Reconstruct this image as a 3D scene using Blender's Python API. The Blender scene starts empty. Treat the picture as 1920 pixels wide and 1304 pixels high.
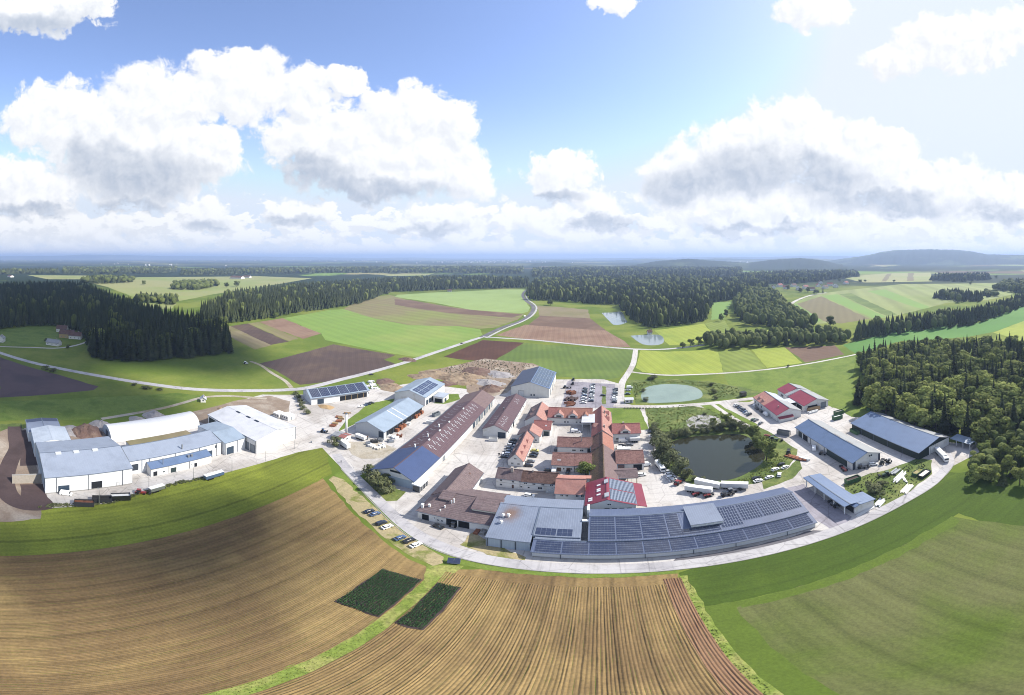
import bpy, math, random
import numpy as np
from mathutils import Vector, geometry
random.seed(7); RNG = np.random.default_rng(7)
R = math.radians
sc = bpy.context.scene
# ------------------------------------------------------------------ camera, world, sun, exposure
KDEG = 153.0 / 1920.0          # degrees per photograph pixel (the photograph is an equirectangular panorama)
HORIZON = 482.0                # pixel row of the horizon
CAM_H = 100.0                  # metres above the ground
YAW = 13.0                     # camera heading left of the farm's own axes
cd = bpy.data.cameras.new('camera'); cam = bpy.data.objects.new('camera', cd)
sc.collection.objects.link(cam); sc.camera = cam
cam.location = (0, 0, CAM_H); cam.rotation_euler = (R(90), 0, R(YAW))
cd.type = 'PANO'; cd.panorama_type = 'EQUIRECTANGULAR'
cd.longitude_min = R(-76.5); cd.longitude_max = R(76.5)
cd.latitude_max = R(HORIZON * KDEG); cd.latitude_min = R(-(1304 - HORIZON) * KDEG)
cd.clip_start = 0.5; cd.clip_end = 120000
SUN_AZ, SUN_EL = 69.0, 42.0    # clockwise from +Y, above horizon
sunv = Vector((math.sin(R(SUN_AZ)) * math.cos(R(SUN_EL)), math.cos(R(SUN_AZ)) * math.cos(R(SUN_EL)), math.sin(R(SUN_EL))))
sl = bpy.data.lights.new('sun', 'SUN'); sl.energy = 5.0; sl.angle = R(0.55); sl.color = (1.0, 0.935, 0.82)
sun = bpy.data.objects.new('sun', sl); sc.collection.objects.link(sun); sun.location = (300, 120, 400)
sun.rotation_euler = sunv.to_track_quat('Z', 'Y').to_euler()
sc.view_settings.view_transform = 'Standard'; sc.view_settings.look = 'None'
sc.view_settings.exposure = 0.82; sc.view_settings.gamma = 1.0
sc.render.engine = 'CYCLES'
cy = sc.cycles
cy.max_bounces = 5; cy.diffuse_bounces = 2; cy.glossy_bounces = 2; cy.transmission_bounces = 2
cy.volume_bounces = 0; cy.transparent_max_bounces = 6; cy.use_denoising = True
cy.sample_clamp_indirect = 4.0; cy.pixel_filter_type = 'BLACKMAN_HARRIS'; cy.filter_width = 1.0

world = bpy.data.worlds.new('World'); sc.world = world; world.use_nodes = True
WN = world.node_tree
class NT:
    """small helper to write node trees"""
    def __init__(s, nt): s.nt = nt; s.x = 0
    def n(s, t, **kw):
        nd = s.nt.nodes.new(t); s.x += 40; nd.location = (s.x, 0)
        for k, v in kw.items(): setattr(nd, k, v)
        return nd
    def put(s, sock, v):
        if isinstance(v, bpy.types.NodeSocket): s.nt.links.new(v, sock)
        elif v is not None: sock.default_value = v
    def m(s, op, a, b=None, c=None, clamp=False):
        nd = s.n('ShaderNodeMath', operation=op, use_clamp=clamp)
        s.put(nd.inputs[0], a); s.put(nd.inputs[1], b); s.put(nd.inputs[2], c)
        return nd.outputs[0]
    def v(s, op, a, b=None):
        nd = s.n('ShaderNodeVectorMath', operation=op); s.put(nd.inputs[0], a)
        if op == 'SCALE': s.put(nd.inputs[3], b)
        else: s.put(nd.inputs[1], b)
        return nd.outputs['Value'] if op in ('LENGTH', 'DOT_PRODUCT') else nd.outputs[0]
    def mix(s, f, a, b, blend='MIX'):
        nd = s.n('ShaderNodeMix', data_type='RGBA', blend_type=blend)
        s.put(nd.inputs['Factor'], f); s.put(nd.inputs['A'], a); s.put(nd.inputs['B'], b)
        return nd.outputs['Result']
    def noise(s, vec, scale, detail=4, rough=.55, dist=0, dim='3D'):
        nd = s.n('ShaderNodeTexNoise', noise_dimensions=dim)
        s.put(nd.inputs['Vector'], vec); s.put(nd.inputs['Scale'], scale); s.put(nd.inputs['Detail'], detail)
        s.put(nd.inputs['Roughness'], rough); s.put(nd.inputs['Distortion'], dist)
        return nd.outputs['Fac']
    def smooth(s, x, a, b, lo=0.0, hi=1.0):
        nd = s.n('ShaderNodeMapRange', interpolation_type='SMOOTHSTEP')
        s.put(nd.inputs['Value'], x); s.put(nd.inputs['From Min'], a); s.put(nd.inputs['From Max'], b)
        s.put(nd.inputs['To Min'], lo); s.put(nd.inputs['To Max'], hi)
        return nd.outputs['Result']
    def xyz(s, x, y, z=0.0):
        nd = s.n('ShaderNodeCombineXYZ'); s.put(nd.inputs[0], x); s.put(nd.inputs[1], y); s.put(nd.inputs[2], z)
        return nd.outputs[0]
    def sep(s, v):
        nd = s.n('ShaderNodeSeparateXYZ'); s.put(nd.inputs[0], v); return nd.outputs

# --- cumulus of the sky: heaps given as (heading, elevation, half width, rise above, drop below) in degrees
def heap(x, y, rx, up, dn, g=1.0): return ((x - 960) * KDEG, (HORIZON - y) * KDEG, rx * KDEG * g, up * KDEG * g, dn * KDEG * g)
HEAPS = [heap(*h) for h in (
    (110, 235, 130, 85, 60), (300, 205, 130, 95, 75), (440, 170, 120, 85, 70), (560, 170, 75, 45, 55), (640, 148, 58, 28, 34), (260, 320, 190, 120, 72),
    (395, 285, 55, 55, 40), (770, 240, 115, 92, 60), (620, 255, 145, 68, 70), (720, 315, 195, 90, 72), (850, 225, 60, 45, 60), (880, 330, 55, 40, 55),
    (40, 370, 120, 75, 45), (370, 405, 60, 35, 40), (560, 405, 70, 32, 30), (120, 430, 240, 30, 30), (830, 420, 120, 35, 30),
    (1050, 330, 80, 50, 55), (1120, 390, 70, 42, 55), (1000, 405, 90, 25, 35), (1290, 320, 95, 55, 75), (1400, 290, 130, 75, 80), (1490, 250, 110, 75, 80),
    (1620, 300, 130, 75, 85), (1760, 360, 150, 60, 70), (1880, 380, 110, 60, 60), (1420, 390, 240, 50, 50), (1650, 425, 260, 42, 40),
    (1520, 15, 85, 50, 48), (1790, 80, 130, 60, 60), (1680, 120, 80, 45, 40), (1140, 8, 55, 20, 18), (70, 20, 150, 40, 42), (165, 8, 50, 25, 20), (1870, 60, 90, 50, 50))]
BASES = [heap(*h) for h in (     # their flat shaded undersides
    (270, 335, 150, 58, 48), (180, 300, 90, 45, 40), (690, 362, 190, 30, 26), (590, 325, 90, 40, 35), (1300, 350, 105, 50, 42), (1400, 325, 110, 60, 50), (1540, 345, 130, 62, 40), (1660, 385, 170, 34, 26),
    (1040, 375, 90, 22, 16), (60, 400, 90, 18, 16), (235, 388, 110, 26, 20), (385, 425, 50, 18, 14), (560, 418, 60, 16, 12), (800, 435, 90, 18, 14), (1890, 400, 90, 25, 22), (60, 40, 130, 22, 26), (1420, 432, 160, 14, 12), (1130, 428, 80, 16, 12))]
def density_group():
    g = bpy.data.node_groups.new('cumulus_density', 'ShaderNodeTree')
    g.interface.new_socket('Vector', in_out='INPUT', socket_type='NodeSocketVector')
    for nm in ('Density', 'Base'): g.interface.new_socket(nm, in_out='OUTPUT', socket_type='NodeSocketFloat')
    t = NT(g); gi = t.n('NodeGroupInput'); go = t.n('NodeGroupOutput'); p = gi.outputs[0]
    wn = t.n('ShaderNodeTexNoise', noise_dimensions='2D'); t.put(wn.inputs['Vector'], p); wn.inputs['Scale'].default_value = .16; wn.inputs['Detail'].default_value = 4; wn.inputs['Roughness'].default_value = .6
    w = t.v('SUBTRACT', wn.outputs['Color'], (.5, .5, .5)); q = t.v('ADD', p, t.v('MULTIPLY', w, (7.5, 6.0, 0)))
    def fieldof(L):
        out = None
        for (cx, cyy, rx, up, dn) in L:
            ry = (up + dn) / 2; yc = cyy + (up - dn) / 2
            nd = t.n('ShaderNodeVectorMath', operation='MULTIPLY_ADD'); t.put(nd.inputs[0], q); nd.inputs[1].default_value = (1 / rx, 1 / ry, 0); nd.inputs[2].default_value = (-cx / rx, -yc / ry, 0)
            f = t.v('DOT_PRODUCT', nd.outputs[0], nd.outputs[0])
            out = f if out is None else t.m('MINIMUM', out, f)
        out = t.m('SUBTRACT', 1.0, out)
        return out
    f = fieldof(HEAPS); base = fieldof(BASES)
    x, y, _ = t.sep(p)
    # a bank of small far cumulus low over the horizon, and loose cumulus beyond the part of the sky seen here
    st = t.xyz(t.m('MULTIPLY', x, .55), t.m('MULTIPLY', y, 1.15))
    low = t.noise(st, .42, 4, .6, 0, '2D')
    lowf = t.m('SUBTRACT', t.m('MULTIPLY', t.m('SUBTRACT', low, .415), 6.5), t.m('MULTIPLY', t.m('MAXIMUM', t.m('SUBTRACT', y, 5.6), 0.0), .45))
    out_of = t.m('MAXIMUM', t.smooth(t.m('ABSOLUTE', x), 80, 92), t.smooth(y, 40, 47))
    far = t.m('MULTIPLY', t.m('SUBTRACT', t.noise(p, .055, 3, .6, 0, '2D'), .53), 6.0)
    f = t.m('SMOOTH_MAX', t.m('MAXIMUM', f, -1.2), t.m('MAXIMUM', lowf, -1.2), .2)
    f = t.m('MAXIMUM', f, t.m('SUBTRACT', far, t.m('MULTIPLY', t.m('SUBTRACT', 1.0, out_of), 9.0)))
    n1 = t.noise(p, .35, 6, .62, .3, '2D')
    t.put(go.inputs['Density'], t.m('ADD', f, t.m('MULTIPLY', t.m('SUBTRACT', n1, .5), 1.5)))
    t.put(go.inputs['Base'], t.m('ADD', base, t.m('MULTIPLY', t.m('SUBTRACT', n1, .5), .45)))
    return g
def build_world():
    t = NT(WN); WN.nodes.clear()
    out = t.n('ShaderNodeOutputWorld'); bg = t.n('ShaderNodeBackground'); bg.inputs['Strength'].default_value = 0.1
    sky = t.n('ShaderNodeTexSky', sky_type='NISHITA'); sky.sun_disc = False
    sky.sun_elevation = R(SUN_EL); sky.sun_rotation = R(SUN_AZ); sky.altitude = 500; sky.air_density = 1.0; sky.dust_density = 1.0; sky.ozone_density = 2.0
    tc = t.n('ShaderNodeTexCoord'); x, y, z = t.sep(tc.outputs['Generated'])
    az = t.m('ADD', t.m('MULTIPLY', t.m('ARCTAN2', x, y), 180 / math.pi), YAW)
    el = t.m('MULTIPLY', t.m('ARCSINE', z), 180 / math.pi)
    p = t.xyz(az, el)
    g = density_group()
    d1 = t.n('ShaderNodeGroup'); d1.node_tree = g; t.put(d1.inputs[0], p)
    d2 = t.n('ShaderNodeGroup'); d2.node_tree = g; t.put(d2.inputs[0], t.v('ADD', p, (.8, 1.1, 0)))
    soft = t.noise(p, .09, 3, .5, 0, '2D')
    mask = t.smooth(d1.outputs[0], t.m('SUBTRACT', 0.0, t.m('MULTIPLY', soft, .25)), t.m('ADD', .10, t.m('MULTIPLY', soft, .5)))
    lit = t.m('SUBTRACT', d2.outputs[0], d1.outputs[0])            # thicker towards the sun = shaded
    shade = t.smooth(lit, -.40, .55)
    base = t.smooth(d1.outputs[1], -.25, 1.0)
    dark = t.m('ADD', t.m('MULTIPLY', shade, .34), t.m('MULTIPLY', base, .64), clamp=True)
    cloud = t.mix(dark, (6.2, 6.25, 6.35, 1), (3.0, 3.4, 4.1, 1))
    # moist air: the sky pales towards the horizon and round the sun
    tosun = t.v('DOT_PRODUCT', tc.outputs['Generated'], tuple(sunv))
    glow = t.m('POWER', t.m('MAXIMUM', tosun, 0.0), 6.0)
    skyc = t.mix(1.0, sky.outputs[0], SKY_TINT, 'MULTIPLY')
    skyc = t.mix(t.m('MULTIPLY', glow, .5, clamp=True), skyc, (4.9, 5.4, 6.0, 1))
    skyc = t.mix(1.0, skyc, (4.85, 5.3, 6.0, 1), 'DARKEN')
    low = t.m('MULTIPLY', t.smooth(el, 26, -1), .66)
    skyc = t.mix(low, skyc, (4.3, 4.9, 5.7, 1))
    veil = t.smooth(el, 9, 0)
    cloud = t.mix(t.m('MULTIPLY', veil, .3), cloud, (5.4, 5.7, 6.0, 1))
    col = t.mix(mask, skyc, cloud)
    col = t.mix(t.m('MULTIPLY', t.smooth(el, 3.6, .1), .75), col, (5.6, 5.8, 6.1, 1))
    t.put(bg.inputs['Color'], col); WN.links.new(bg.outputs[0], out.inputs[0])
    world.cycles.sampling_method = 'MANUAL'; world.cycles.sample_map_resolution = 512
SKY_TINT = (1.75, 1.62, 1.70, 1)
build_world()

# ------------------------------------------------------------------ pixels to places
_c, _s = math.cos(R(-YAW)), math.sin(R(-YAW))
def S(x, y, z=0.0):
    """place at height z seen at photograph pixel x, y: (X along the yards, Y away from the camera, z)"""
    az = R((x - 960) * KDEG); d = R((y - HORIZON) * KDEG); D = (CAM_H - z) / math.tan(d)
    X, Y = D * math.sin(az), D * math.cos(az)
    return (X * _c + Y * _s, -X * _s + Y * _c, z)

# ------------------------------------------------------------------ materials
def lin(c): c /= 255.0; return c / 12.92 if c <= .04045 else ((c + .055) / 1.055) ** 2.4
LIT = 2.0
def C(r, g, b, f=LIT, sat=1.0):
    c = [lin(r) / f, lin(g) / f, lin(b) / f]; L = .3 * c[0] + .59 * c[1] + .11 * c[2]
    return tuple(L + (q - L) * sat for q in c) + (1,)
MATS = {}
def mat(name, col, rough=.85, var=.18, scale=.4, col2=None, patch=.05, pth=(.45, .65), stripes=(), bump=0, bscale=3, spec=.25, metal=0, fine=0, rnd=0, trans=0, coat=0):
    m = bpy.data.materials.new(name); m.use_nodes = True; MATS[name] = m
    nt = m.node_tree; nt.nodes.clear(); t = NT(nt)
    out = t.n('ShaderNodeOutputMaterial'); bs = t.n('ShaderNodeBsdfPrincipled')
    pos = t.n('ShaderNodeNewGeometry').outputs['Position']
    c = col
    if col2 is not None: c = t.mix(t.smooth(t.noise(pos, patch, 5, .6, .4), *pth), col, col2)
    k = None
    if var: k = t.m('MULTIPLY', t.m('SUBTRACT', t.noise(pos, scale, 6, .68), .5), var * 3.2)
    if fine: 
        f2 = t.m('MULTIPLY', t.m('SUBTRACT', t.noise(pos, 1.35, 4, .72), .5), fine * 4.2); k = f2 if k is None else t.m('ADD', k, f2)
    hgt = None
    for (dx, dy, dz, pitch, amp, wob) in stripes:
        w = t.m('MULTIPLY', t.v('DOT_PRODUCT', pos, (dx, dy, dz)), 2 * math.pi / pitch)
        if wob: w = t.m('ADD', w, t.m('MULTIPLY', t.noise(pos, .11, 2), wob))
        sn = t.m('SINE', w)
        if amp < -5: sn = t.smooth(sn, .93, 1.0, 0, -1); amp = -amp - 10
        elif amp < 0: sn = t.smooth(sn, .75, 1.0, 0, 1); amp = -amp
        hgt = sn; s2 = t.m('MULTIPLY', sn, amp); k = s2 if k is None else t.m('ADD', k, s2)
    if rnd:
        r = t.n('ShaderNodeObjectInfo').outputs['Random']; r2 = t.m('MULTIPLY', t.m('SUBTRACT', r, .5), rnd * 2); k = r2 if k is None else t.m('ADD', k, r2)
    if k is not None:
        kk = t.m('MAXIMUM', t.m('ADD', k, 1.0), .15); c = t.mix(1.0, c, t.xyz(kk, kk, kk), 'MULTIPLY')
    t.put(bs.inputs['Base Color'], c); bs.inputs['Roughness'].default_value = rough
    bs.inputs['Specular IOR Level'].default_value = spec; bs.inputs['Metallic'].default_value = metal
    if coat: bs.inputs['Coat Weight'].default_value = coat; bs.inputs['Coat Roughness'].default_value = .08
    if bump:
        b = t.n('ShaderNodeBump'); b.inputs['Strength'].default_value = bump; b.inputs['Distance'].default_value = .1
        t.put(b.inputs['Height'], hgt if hgt is not None else t.noise(pos, bscale, 4, .6)); t.put(bs.inputs['Normal'], b.outputs[0])
    if trans:
        tr = t.n('ShaderNodeBsdfTranslucent'); t.put(tr.inputs[0], c); mx = t.n('ShaderNodeMixShader'); mx.inputs[0].default_value = trans
        nt.links.new(bs.outputs[0], mx.inputs[1]); nt.links.new(tr.outputs[0], mx.inputs[2]); nt.links.new(mx.outputs[0], out.inputs[0])
    else: nt.links.new(bs.outputs[0], out.inputs[0])
    return m

# ------------------------------------------------------------------ mesh and object helpers
COL = sc.collection
def tag(o, label=None, cat=None, group=None, kind=None):
    if label: o['label'] = label
    if cat: o['category'] = cat
    if group: o['group'] = group
    if kind: o['kind'] = kind
    return o
def mesh(name, V, F, m=None, smooth=False):
    me = bpy.data.meshes.new(name); me.from_pydata(V, [], F); me.update()
    for mm in (m if isinstance(m, (list, tuple)) else [m]):
        if mm: me.materials.append(MATS[mm] if isinstance(mm, str) else mm)
    if smooth: me.polygons.foreach_set('use_smooth', [True] * len(me.polygons))
    return me
def link(name, me, parent=None, loc=(0, 0, 0), rz=0.0):
    o = bpy.data.objects.new(name, me); COL.objects.link(o); o.location = loc; o.rotation_euler = (0, 0, rz)
    if parent: o.parent = parent
    return o
def empty(name, loc=(0, 0, 0), rz=0.0):
    o = link(name, None, None, loc, rz); o.empty_display_size = .5; return o
class MB:
    """collects faces; o is subtracted so that parts live in their thing's own space"""
    def __init__(s, o=(0, 0, 0)): s.V = []; s.F = []; s.M = []; s.o = o; s.mi = 0
    def v(s, p): s.V.append((p[0] - s.o[0], p[1] - s.o[1], p[2] - s.o[2])); return len(s.V) - 1
    def face(s, *P):
        s.F.append([s.v(p) for p in P]); s.M.append(s.mi)
    def hexa(s, B, T):
        b = [s.v(p) for p in B]; t = [s.v(p) for p in T]; n = len(b)
        s.F += [b[::-1], t] + [[b[i], b[(i + 1) % n], t[(i + 1) % n], t[i]] for i in range(n)]; s.M += [s.mi] * (n + 2)
    def box(s, x0, x1, y0, y1, z0, z1):
        s.hexa([(x0, y0, z0), (x1, y0, z0), (x1, y1, z0), (x0, y1, z0)], [(x0, y0, z1), (x1, y0, z1), (x1, y1, z1), (x0, y1, z1)])
    def tube(s, p0, p1, r0, r1=None, n=8):
        r1 = r0 if r1 is None else r1; a = Vector(p1) - Vector(p0); q = a.to_track_quat('Z', 'Y')
        ring = lambda p, r: [Vector(p) + q @ Vector((r * math.cos(2 * math.pi * i / n), r * math.sin(2 * math.pi * i / n), 0)) for i in range(n)]
        s.hexa(ring(p0, r0), ring(p1, r1))
    def build(s, name, m, parent=None, smooth=False, loc=(0, 0, 0)):
        me = mesh(name, s.V, s.F, m, smooth)
        if any(s.M): me.polygons.foreach_set('material_index', s.M)
        return link(name, me, parent, loc)
def clone(o, parent=None, keep=True):
    c = o.copy(); COL.objects.link(c)
    if parent: c.parent = parent
    for ch in list(o.children): clone(ch, c)
    return c
# ------------------------------------------------------------------ materials of the setting
mat('grass', C(116, 140, 62), .95, .2, .06, C(138, 152, 78), .012, fine=.22)
mat('concrete', C(236, 232, 230), .8, .07, .12, C(212, 206, 202), .035, (.46, .60), fine=.10)
mat('asphalt_light', C(222, 220, 224), .85, .06, .3, C(200, 198, 204), .06, fine=.05)
mat('asphalt_dark', C(120, 118, 126), .9, .10, .3, C(140, 138, 145), .05, fine=.08)
mat('car_park_gravel', C(182, 178, 190), .9, .12, .3, C(160, 156, 168), .07, fine=.1)
mat('gravel', C(206, 198, 184), .95, .16, .5, C(180, 168, 145), .08, fine=.2)
mat('dry_grass', C(196, 182, 142), .95, .2, .5, C(140, 146, 78), .12, (.48, .62), fine=.25)
mat('dirt', C(164, 146, 130), .95, .22, .2, C(196, 184, 170), .05, fine=.2)
mat('dark_soil', C(98, 82, 82), .95, .15, .3, C(84, 70, 70), .05, fine=.12)
mat('lush_grass', C(130, 152, 66), .95, .22, .25, C(110, 136, 52), .06, fine=.25)
mat('weed_bank', C(104, 124, 62), .95, .34, .4, C(140, 150, 86), .08, fine=.35)
mat('stubble', C(176, 150, 101), .95, .18, .12, C(138, 114, 79), .022, (.38, .62), fine=.26, stripes=((1, 0, 0, 13.5, -10.16, .4), (1, 0, 0, 7.1, -10.10, .8), (1, 0, 0, 4.8, .09, 1.5), (1, 0, 0, 1.7, .07, .6)))
mat('stubble_pink', C(160, 126, 98), .95, .18, .12, C(140, 106, 82), .05, fine=.16)
mat('strip_grass', C(140, 160, 72), .95, .4, .6, C(176, 178, 104), .15, fine=.4)
mat('cabbage', C(52, 92, 50), .9, .3, .8, C(70, 108, 58), .1, fine=.4)
mat('plough', C(100, 84, 80), .95, .16, .05, C(118, 100, 88), .02, stripes=((.8, .6, 0, 6.5, .05, 2), (.8, .6, 0, 1.9, .05, .5)), fine=.1)
mat('plough_red', C(96, 66, 56), .95, .12, .05, C(108, 76, 62), .02, stripes=((.97, .25, 0, 4, .05, 1),), fine=.1)
mat('plough_purple', C(112, 94, 98), .95, .12, .05, C(98, 84, 90), .02, fine=.1)
mat('fallow_tan', C(158, 146, 116), .95, .12, .05, C(146, 140, 100), .02, stripes=((.2, .98, 0, 9, .05, 1),), fine=.08)
mat('fallow_pink', C(166, 138, 118), .95, .12, .05, C(152, 122, 104), .02, stripes=((1, .1, 0, 7, .06, 1), (1, .1, 0, 2.6, .05, 1)), fine=.08)
mat('fallow_brown', C(128, 104, 90), .95, .12, .05, C(144, 120, 102), .02, stripes=((.1, 1, 0, 6, .05, 1),), fine=.08)
mat('meadow_bright', C(142, 174, 84), .95, .12, .03, C(158, 178, 94), .008, stripes=((.35, .93, 0, 16, .05, 2), (.35, .93, 0, 5, .03, 2)), fine=.08)
mat('meadow_pale', C(168, 192, 120), .95, .08, .02, C(158, 182, 108), .006, stripes=((.2, .98, 0, 18, .03, 2),), fine=.06)
mat('meadow_brown', C(152, 142, 104), .95, .10, .02, C(150, 158, 92), .006, stripes=((.3, .95, 0, 22, .07, 2.5), (.3, .95, 0, 8, .04, 2)), fine=.08)
mat('meadow_mid', C(108, 132, 64), .95, .14, .03, C(128, 150, 74), .012, stripes=((.98, .17, 0, 5.5, .07, 1),), fine=.12)
mat('rape_yellow', C(172, 186, 80), .95, .14, .04, C(152, 172, 74), .012, stripes=((.98, .2, 0, 9, .05, 2.5), (.98, .2, 0, 3, .05, 1)), fine=.1)
mat('crop_green', C(138, 156, 70), .95, .1, .04, C(150, 166, 80), .02, stripes=((.98, .2, 0, 8, .10, .5),), fine=.1)
mat('deep_meadow', C(80, 104, 32), .95, .18, .1, C(106, 128, 44), .015, fine=.28, stripes=((0, 1, 0, 8.5, -10.12, .8), (0, 1, 0, 3.6, .04, 1),))
mat('green_corn', C(128, 140, 54), .95, .2, .1, C(158, 170, 66), .016, fine=.3, stripes=((1, 0, 0, 16, -10.25, .6), (1, 0, 0, 2.4, .07, 1)))
mat('sown_field', C(118, 122, 76), .95, .16, .1, C(98, 118, 44), .02, (.36, .64), fine=.28, stripes=((1, 0, 0, 18, -10.2, .5), (1, 0, 0, 9, .05, 1.5), (1, 0, 0, 2.6, .05, 1)))
mat('sown_edge', C(104, 126, 46), .95, .15, .2, fine=.2)
mat('hill_meadow', C(158, 170, 108), .95, .1, .01, C(146, 164, 92), .004, stripes=((.82, -.57, 0, 90, .09, 3), (.82, -.57, 0, 37, .07, 2)))
mat('hill_green', C(140, 176, 92), .95, .08, .01)
mat('hill_brown', C(140, 132, 100), .95, .1, .02, stripes=((.82, -.57, 0, 14, .05, 1),))
mat('far_field', C(176, 178, 122), .95, .1, .005, C(160, 174, 104), .002)
mat('far_grass', C(98, 150, 70), .95, .1, .01, C(112, 160, 78), .006)

def ground_material():
    m = mat('country', (0, 0, 0, 1)); nt = m.node_tree; nt.nodes.clear(); t = NT(nt)
    out = t.n('ShaderNodeOutputMaterial'); bs = t.n('ShaderNodeBsdfPrincipled'); bs.inputs['Roughness'].default_value = .95; bs.inputs['Specular IOR Level'].default_value = .1
    pos = t.n('ShaderNodeNewGeometry').outputs['Position']
    r = t.v('LENGTH', pos)
    vo = t.n('ShaderNodeTexVoronoi'); t.put(vo.inputs['Vector'], t.v('MULTIPLY', pos, (1, .75, 0))); vo.inputs['Scale'].default_value = .0028
    cr = t.n('ShaderNodeValToRGB'); e = cr.color_ramp; e.interpolation = 'CONSTANT'
    cols = [(0, C(120, 146, 70)), (.2, C(150, 160, 96)), (.4, C(104, 130, 60)), (.55, C(176, 170, 120)), (.68, C(140, 170, 84)), (.84, C(128, 110, 90))]
    e.elements[0].color = cols[0][1]; e.elements[1].position = cols[1][0]; e.elements[1].color = cols[1][1]
    for p, c in cols[2:]: q = e.elements.new(p); q.color = c
    sp = t.sep(vo.outputs['Color']); t.put(cr.inputs[0], sp[0])
    patch = cr.outputs[0]
    wood = t.smooth(t.noise(t.v('MULTIPLY', pos, (1, 1, 0)), .00075, 7, .62, .6), .43, .46)
    farc = t.mix(wood, patch, (.017, .030, .016, 1))
    near = t.mix(t.smooth(t.noise(pos, .012, 5, .6), .42, .62), C(116, 138, 58), C(146, 158, 76))
    n2 = t.m('ADD', t.m('MULTIPLY', t.m('SUBTRACT', t.noise(pos, .35, 6, .7), .5), .55), 1.0)
    near = t.mix(1.0, near, t.xyz(n2, n2, n2), 'MULTIPLY')
    c = t.mix(t.smooth(r, 900, 1600), near, farc)
    t.put(bs.inputs['Base Color'], c); nt.links.new(bs.outputs[0], out.inputs[0])
ground_material()
def worn_yard(name):
    # slab joints, tyre tracks and stains on the yards
    m = MATS[name]; nt = m.node_tree; t = NT(nt); bs = next(n for n in nt.nodes if n.type == 'BSDF_PRINCIPLED'); src = bs.inputs['Base Color'].links[0].from_socket
    pos = t.n('ShaderNodeNewGeometry').outputs['Position']
    vo = t.n('ShaderNodeTexVoronoi', feature='DISTANCE_TO_EDGE'); t.put(vo.inputs['Vector'], t.v('ADD', pos, t.v('SCALE', pos, 0.0))); vo.inputs['Scale'].default_value = .075
    crack = t.smooth(vo.outputs['Distance'], 0, .014, .70, 1)
    st = t.smooth(t.noise(pos, .22, 6, .7, 1.2), .54, .74, 1, .62)
    x, y, z = t.sep(pos); tr = t.noise(t.xyz(t.m('MULTIPLY', x, .9), t.m('MULTIPLY', y, .05), 0), .8, 4, .6, .3); tr2 = t.noise(t.xyz(t.m('MULTIPLY', x, .05), t.m('MULTIPLY', y, .9), 0), .8, 4, .6, .3)
    k = t.m('MULTIPLY', t.m('MULTIPLY', crack, st), t.m('MULTIPLY', t.smooth(tr, .50, .70, 1, .80), t.smooth(tr2, .52, .70, 1, .84)))
    t.put(bs.inputs['Base Color'], t.mix(1.0, src, t.xyz(k, k, k), 'MULTIPLY'))
for nm in ('concrete', 'asphalt_light', 'car_park_gravel'): worn_yard(nm)

# ------------------------------------------------------------------ ground, fields, yards, roads
def pts(poly, z):
    out = []
    for p in poly:
        q = S(p[0], p[1]) if len(p) == 2 else p[1:]
        out.append((q[0], q[1], z))
    return out
_lev = [0]
def sheet(name, label, poly, m, lev=1, cat=None, rag=1.0):
    _lev[0] += 1; z = .012 * lev + .0006 * (_lev[0] % 18)
    P = pts(poly, z)
    if rag:                                                         # uneven, overgrown margins
        r = random.Random(_lev[0] * 31); Q = []
        for i, a in enumerate(P):
            b = P[(i + 1) % len(P)]; L = math.dist(a, b); D = math.hypot(a[0], a[1]); st_ = max(2.5, D * .02); n = max(1, min(40, int(L / st_))); am = rag * max(.35, D * .0016); nx, ny = (b[1] - a[1]) / (L + 1e-6), -(b[0] - a[0]) / (L + 1e-6)
            for k in range(n): f = k / n; j = r.gauss(0, am * .6) if k else 0; Q.append((a[0] + (b[0] - a[0]) * f + nx * j, a[1] + (b[1] - a[1]) * f + ny * j, z))
        P = Q
    T = geometry.tessellate_polygon([[Vector(p) for p in P]])
    F = []
    for a, b, c in T:
        u = (Vector(P[b]) - Vector(P[a])).cross(Vector(P[c]) - Vector(P[a]))
        F.append((a, b, c) if u.z > 0 else (a, c, b))
    return tag(link(name, mesh(name, P, F, m)), label, cat or name.split('_')[-1], kind='structure')
def smoothline(P, n=4):
    Q = [Vector((p[0], p[1], 0)) for p in P]; out = []
    for i in range(len(Q) - 1):
        p0, p1, p2, p3 = Q[max(i - 1, 0)], Q[i], Q[i + 1], Q[min(i + 2, len(Q) - 1)]
        for k in range(n):
            u = k / n
            out.append(.5 * ((2 * p1) + (p2 - p0) * u + (2 * p0 - 5 * p1 + 4 * p2 - p3) * u * u + (3 * p1 - p0 - 3 * p2 + p3) * u ** 3))
    return out + [Q[-1]]
def road(name, label, line, width, m, lev=5, n=5, off=0.0):
    _lev[0] += 1; z = .012 * lev + .0006 * (_lev[0] % 18)
    Q = smoothline(pts(line, 0), n); V = []; F = []
    for i, p in enumerate(Q):
        d = (Q[min(i + 1, len(Q) - 1)] - Q[max(i - 1, 0)]).normalized(); nn = Vector((-d.y, d.x, 0))
        for e in (-1, 1): V.append(tuple(p + nn * (off + e * width / 2)) [:2] + (z,))
        if i: F.append((2 * i - 2, 2 * i - 1, 2 * i + 1, 2 * i))
    return tag(link(name, mesh(name, V, F, m)), label, 'road', kind='structure')

rings = [0, 300, 800, 1600, 3000, 6000, 12000, 25000, 60000]; V = [(0, 0, 0)]; F = []
for r in rings[1:]: V += [(r * math.cos(2 * math.pi * i / 96), r * math.sin(2 * math.pi * i / 96), 0) for i in range(96)]
for k in range(len(rings) - 1):
    for i in range(96):
        j = (i + 1) % 96; a = 1 + 96 * k
        F.append((0, 1 + i, 1 + j) if k == 0 else (a - 96 + i, a + i, a + j, a - 96 + j))
tag(link('ground', mesh('ground', V, F, 'country')), 'open green and wooded country reaching to the horizon', 'ground', kind='structure')

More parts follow.
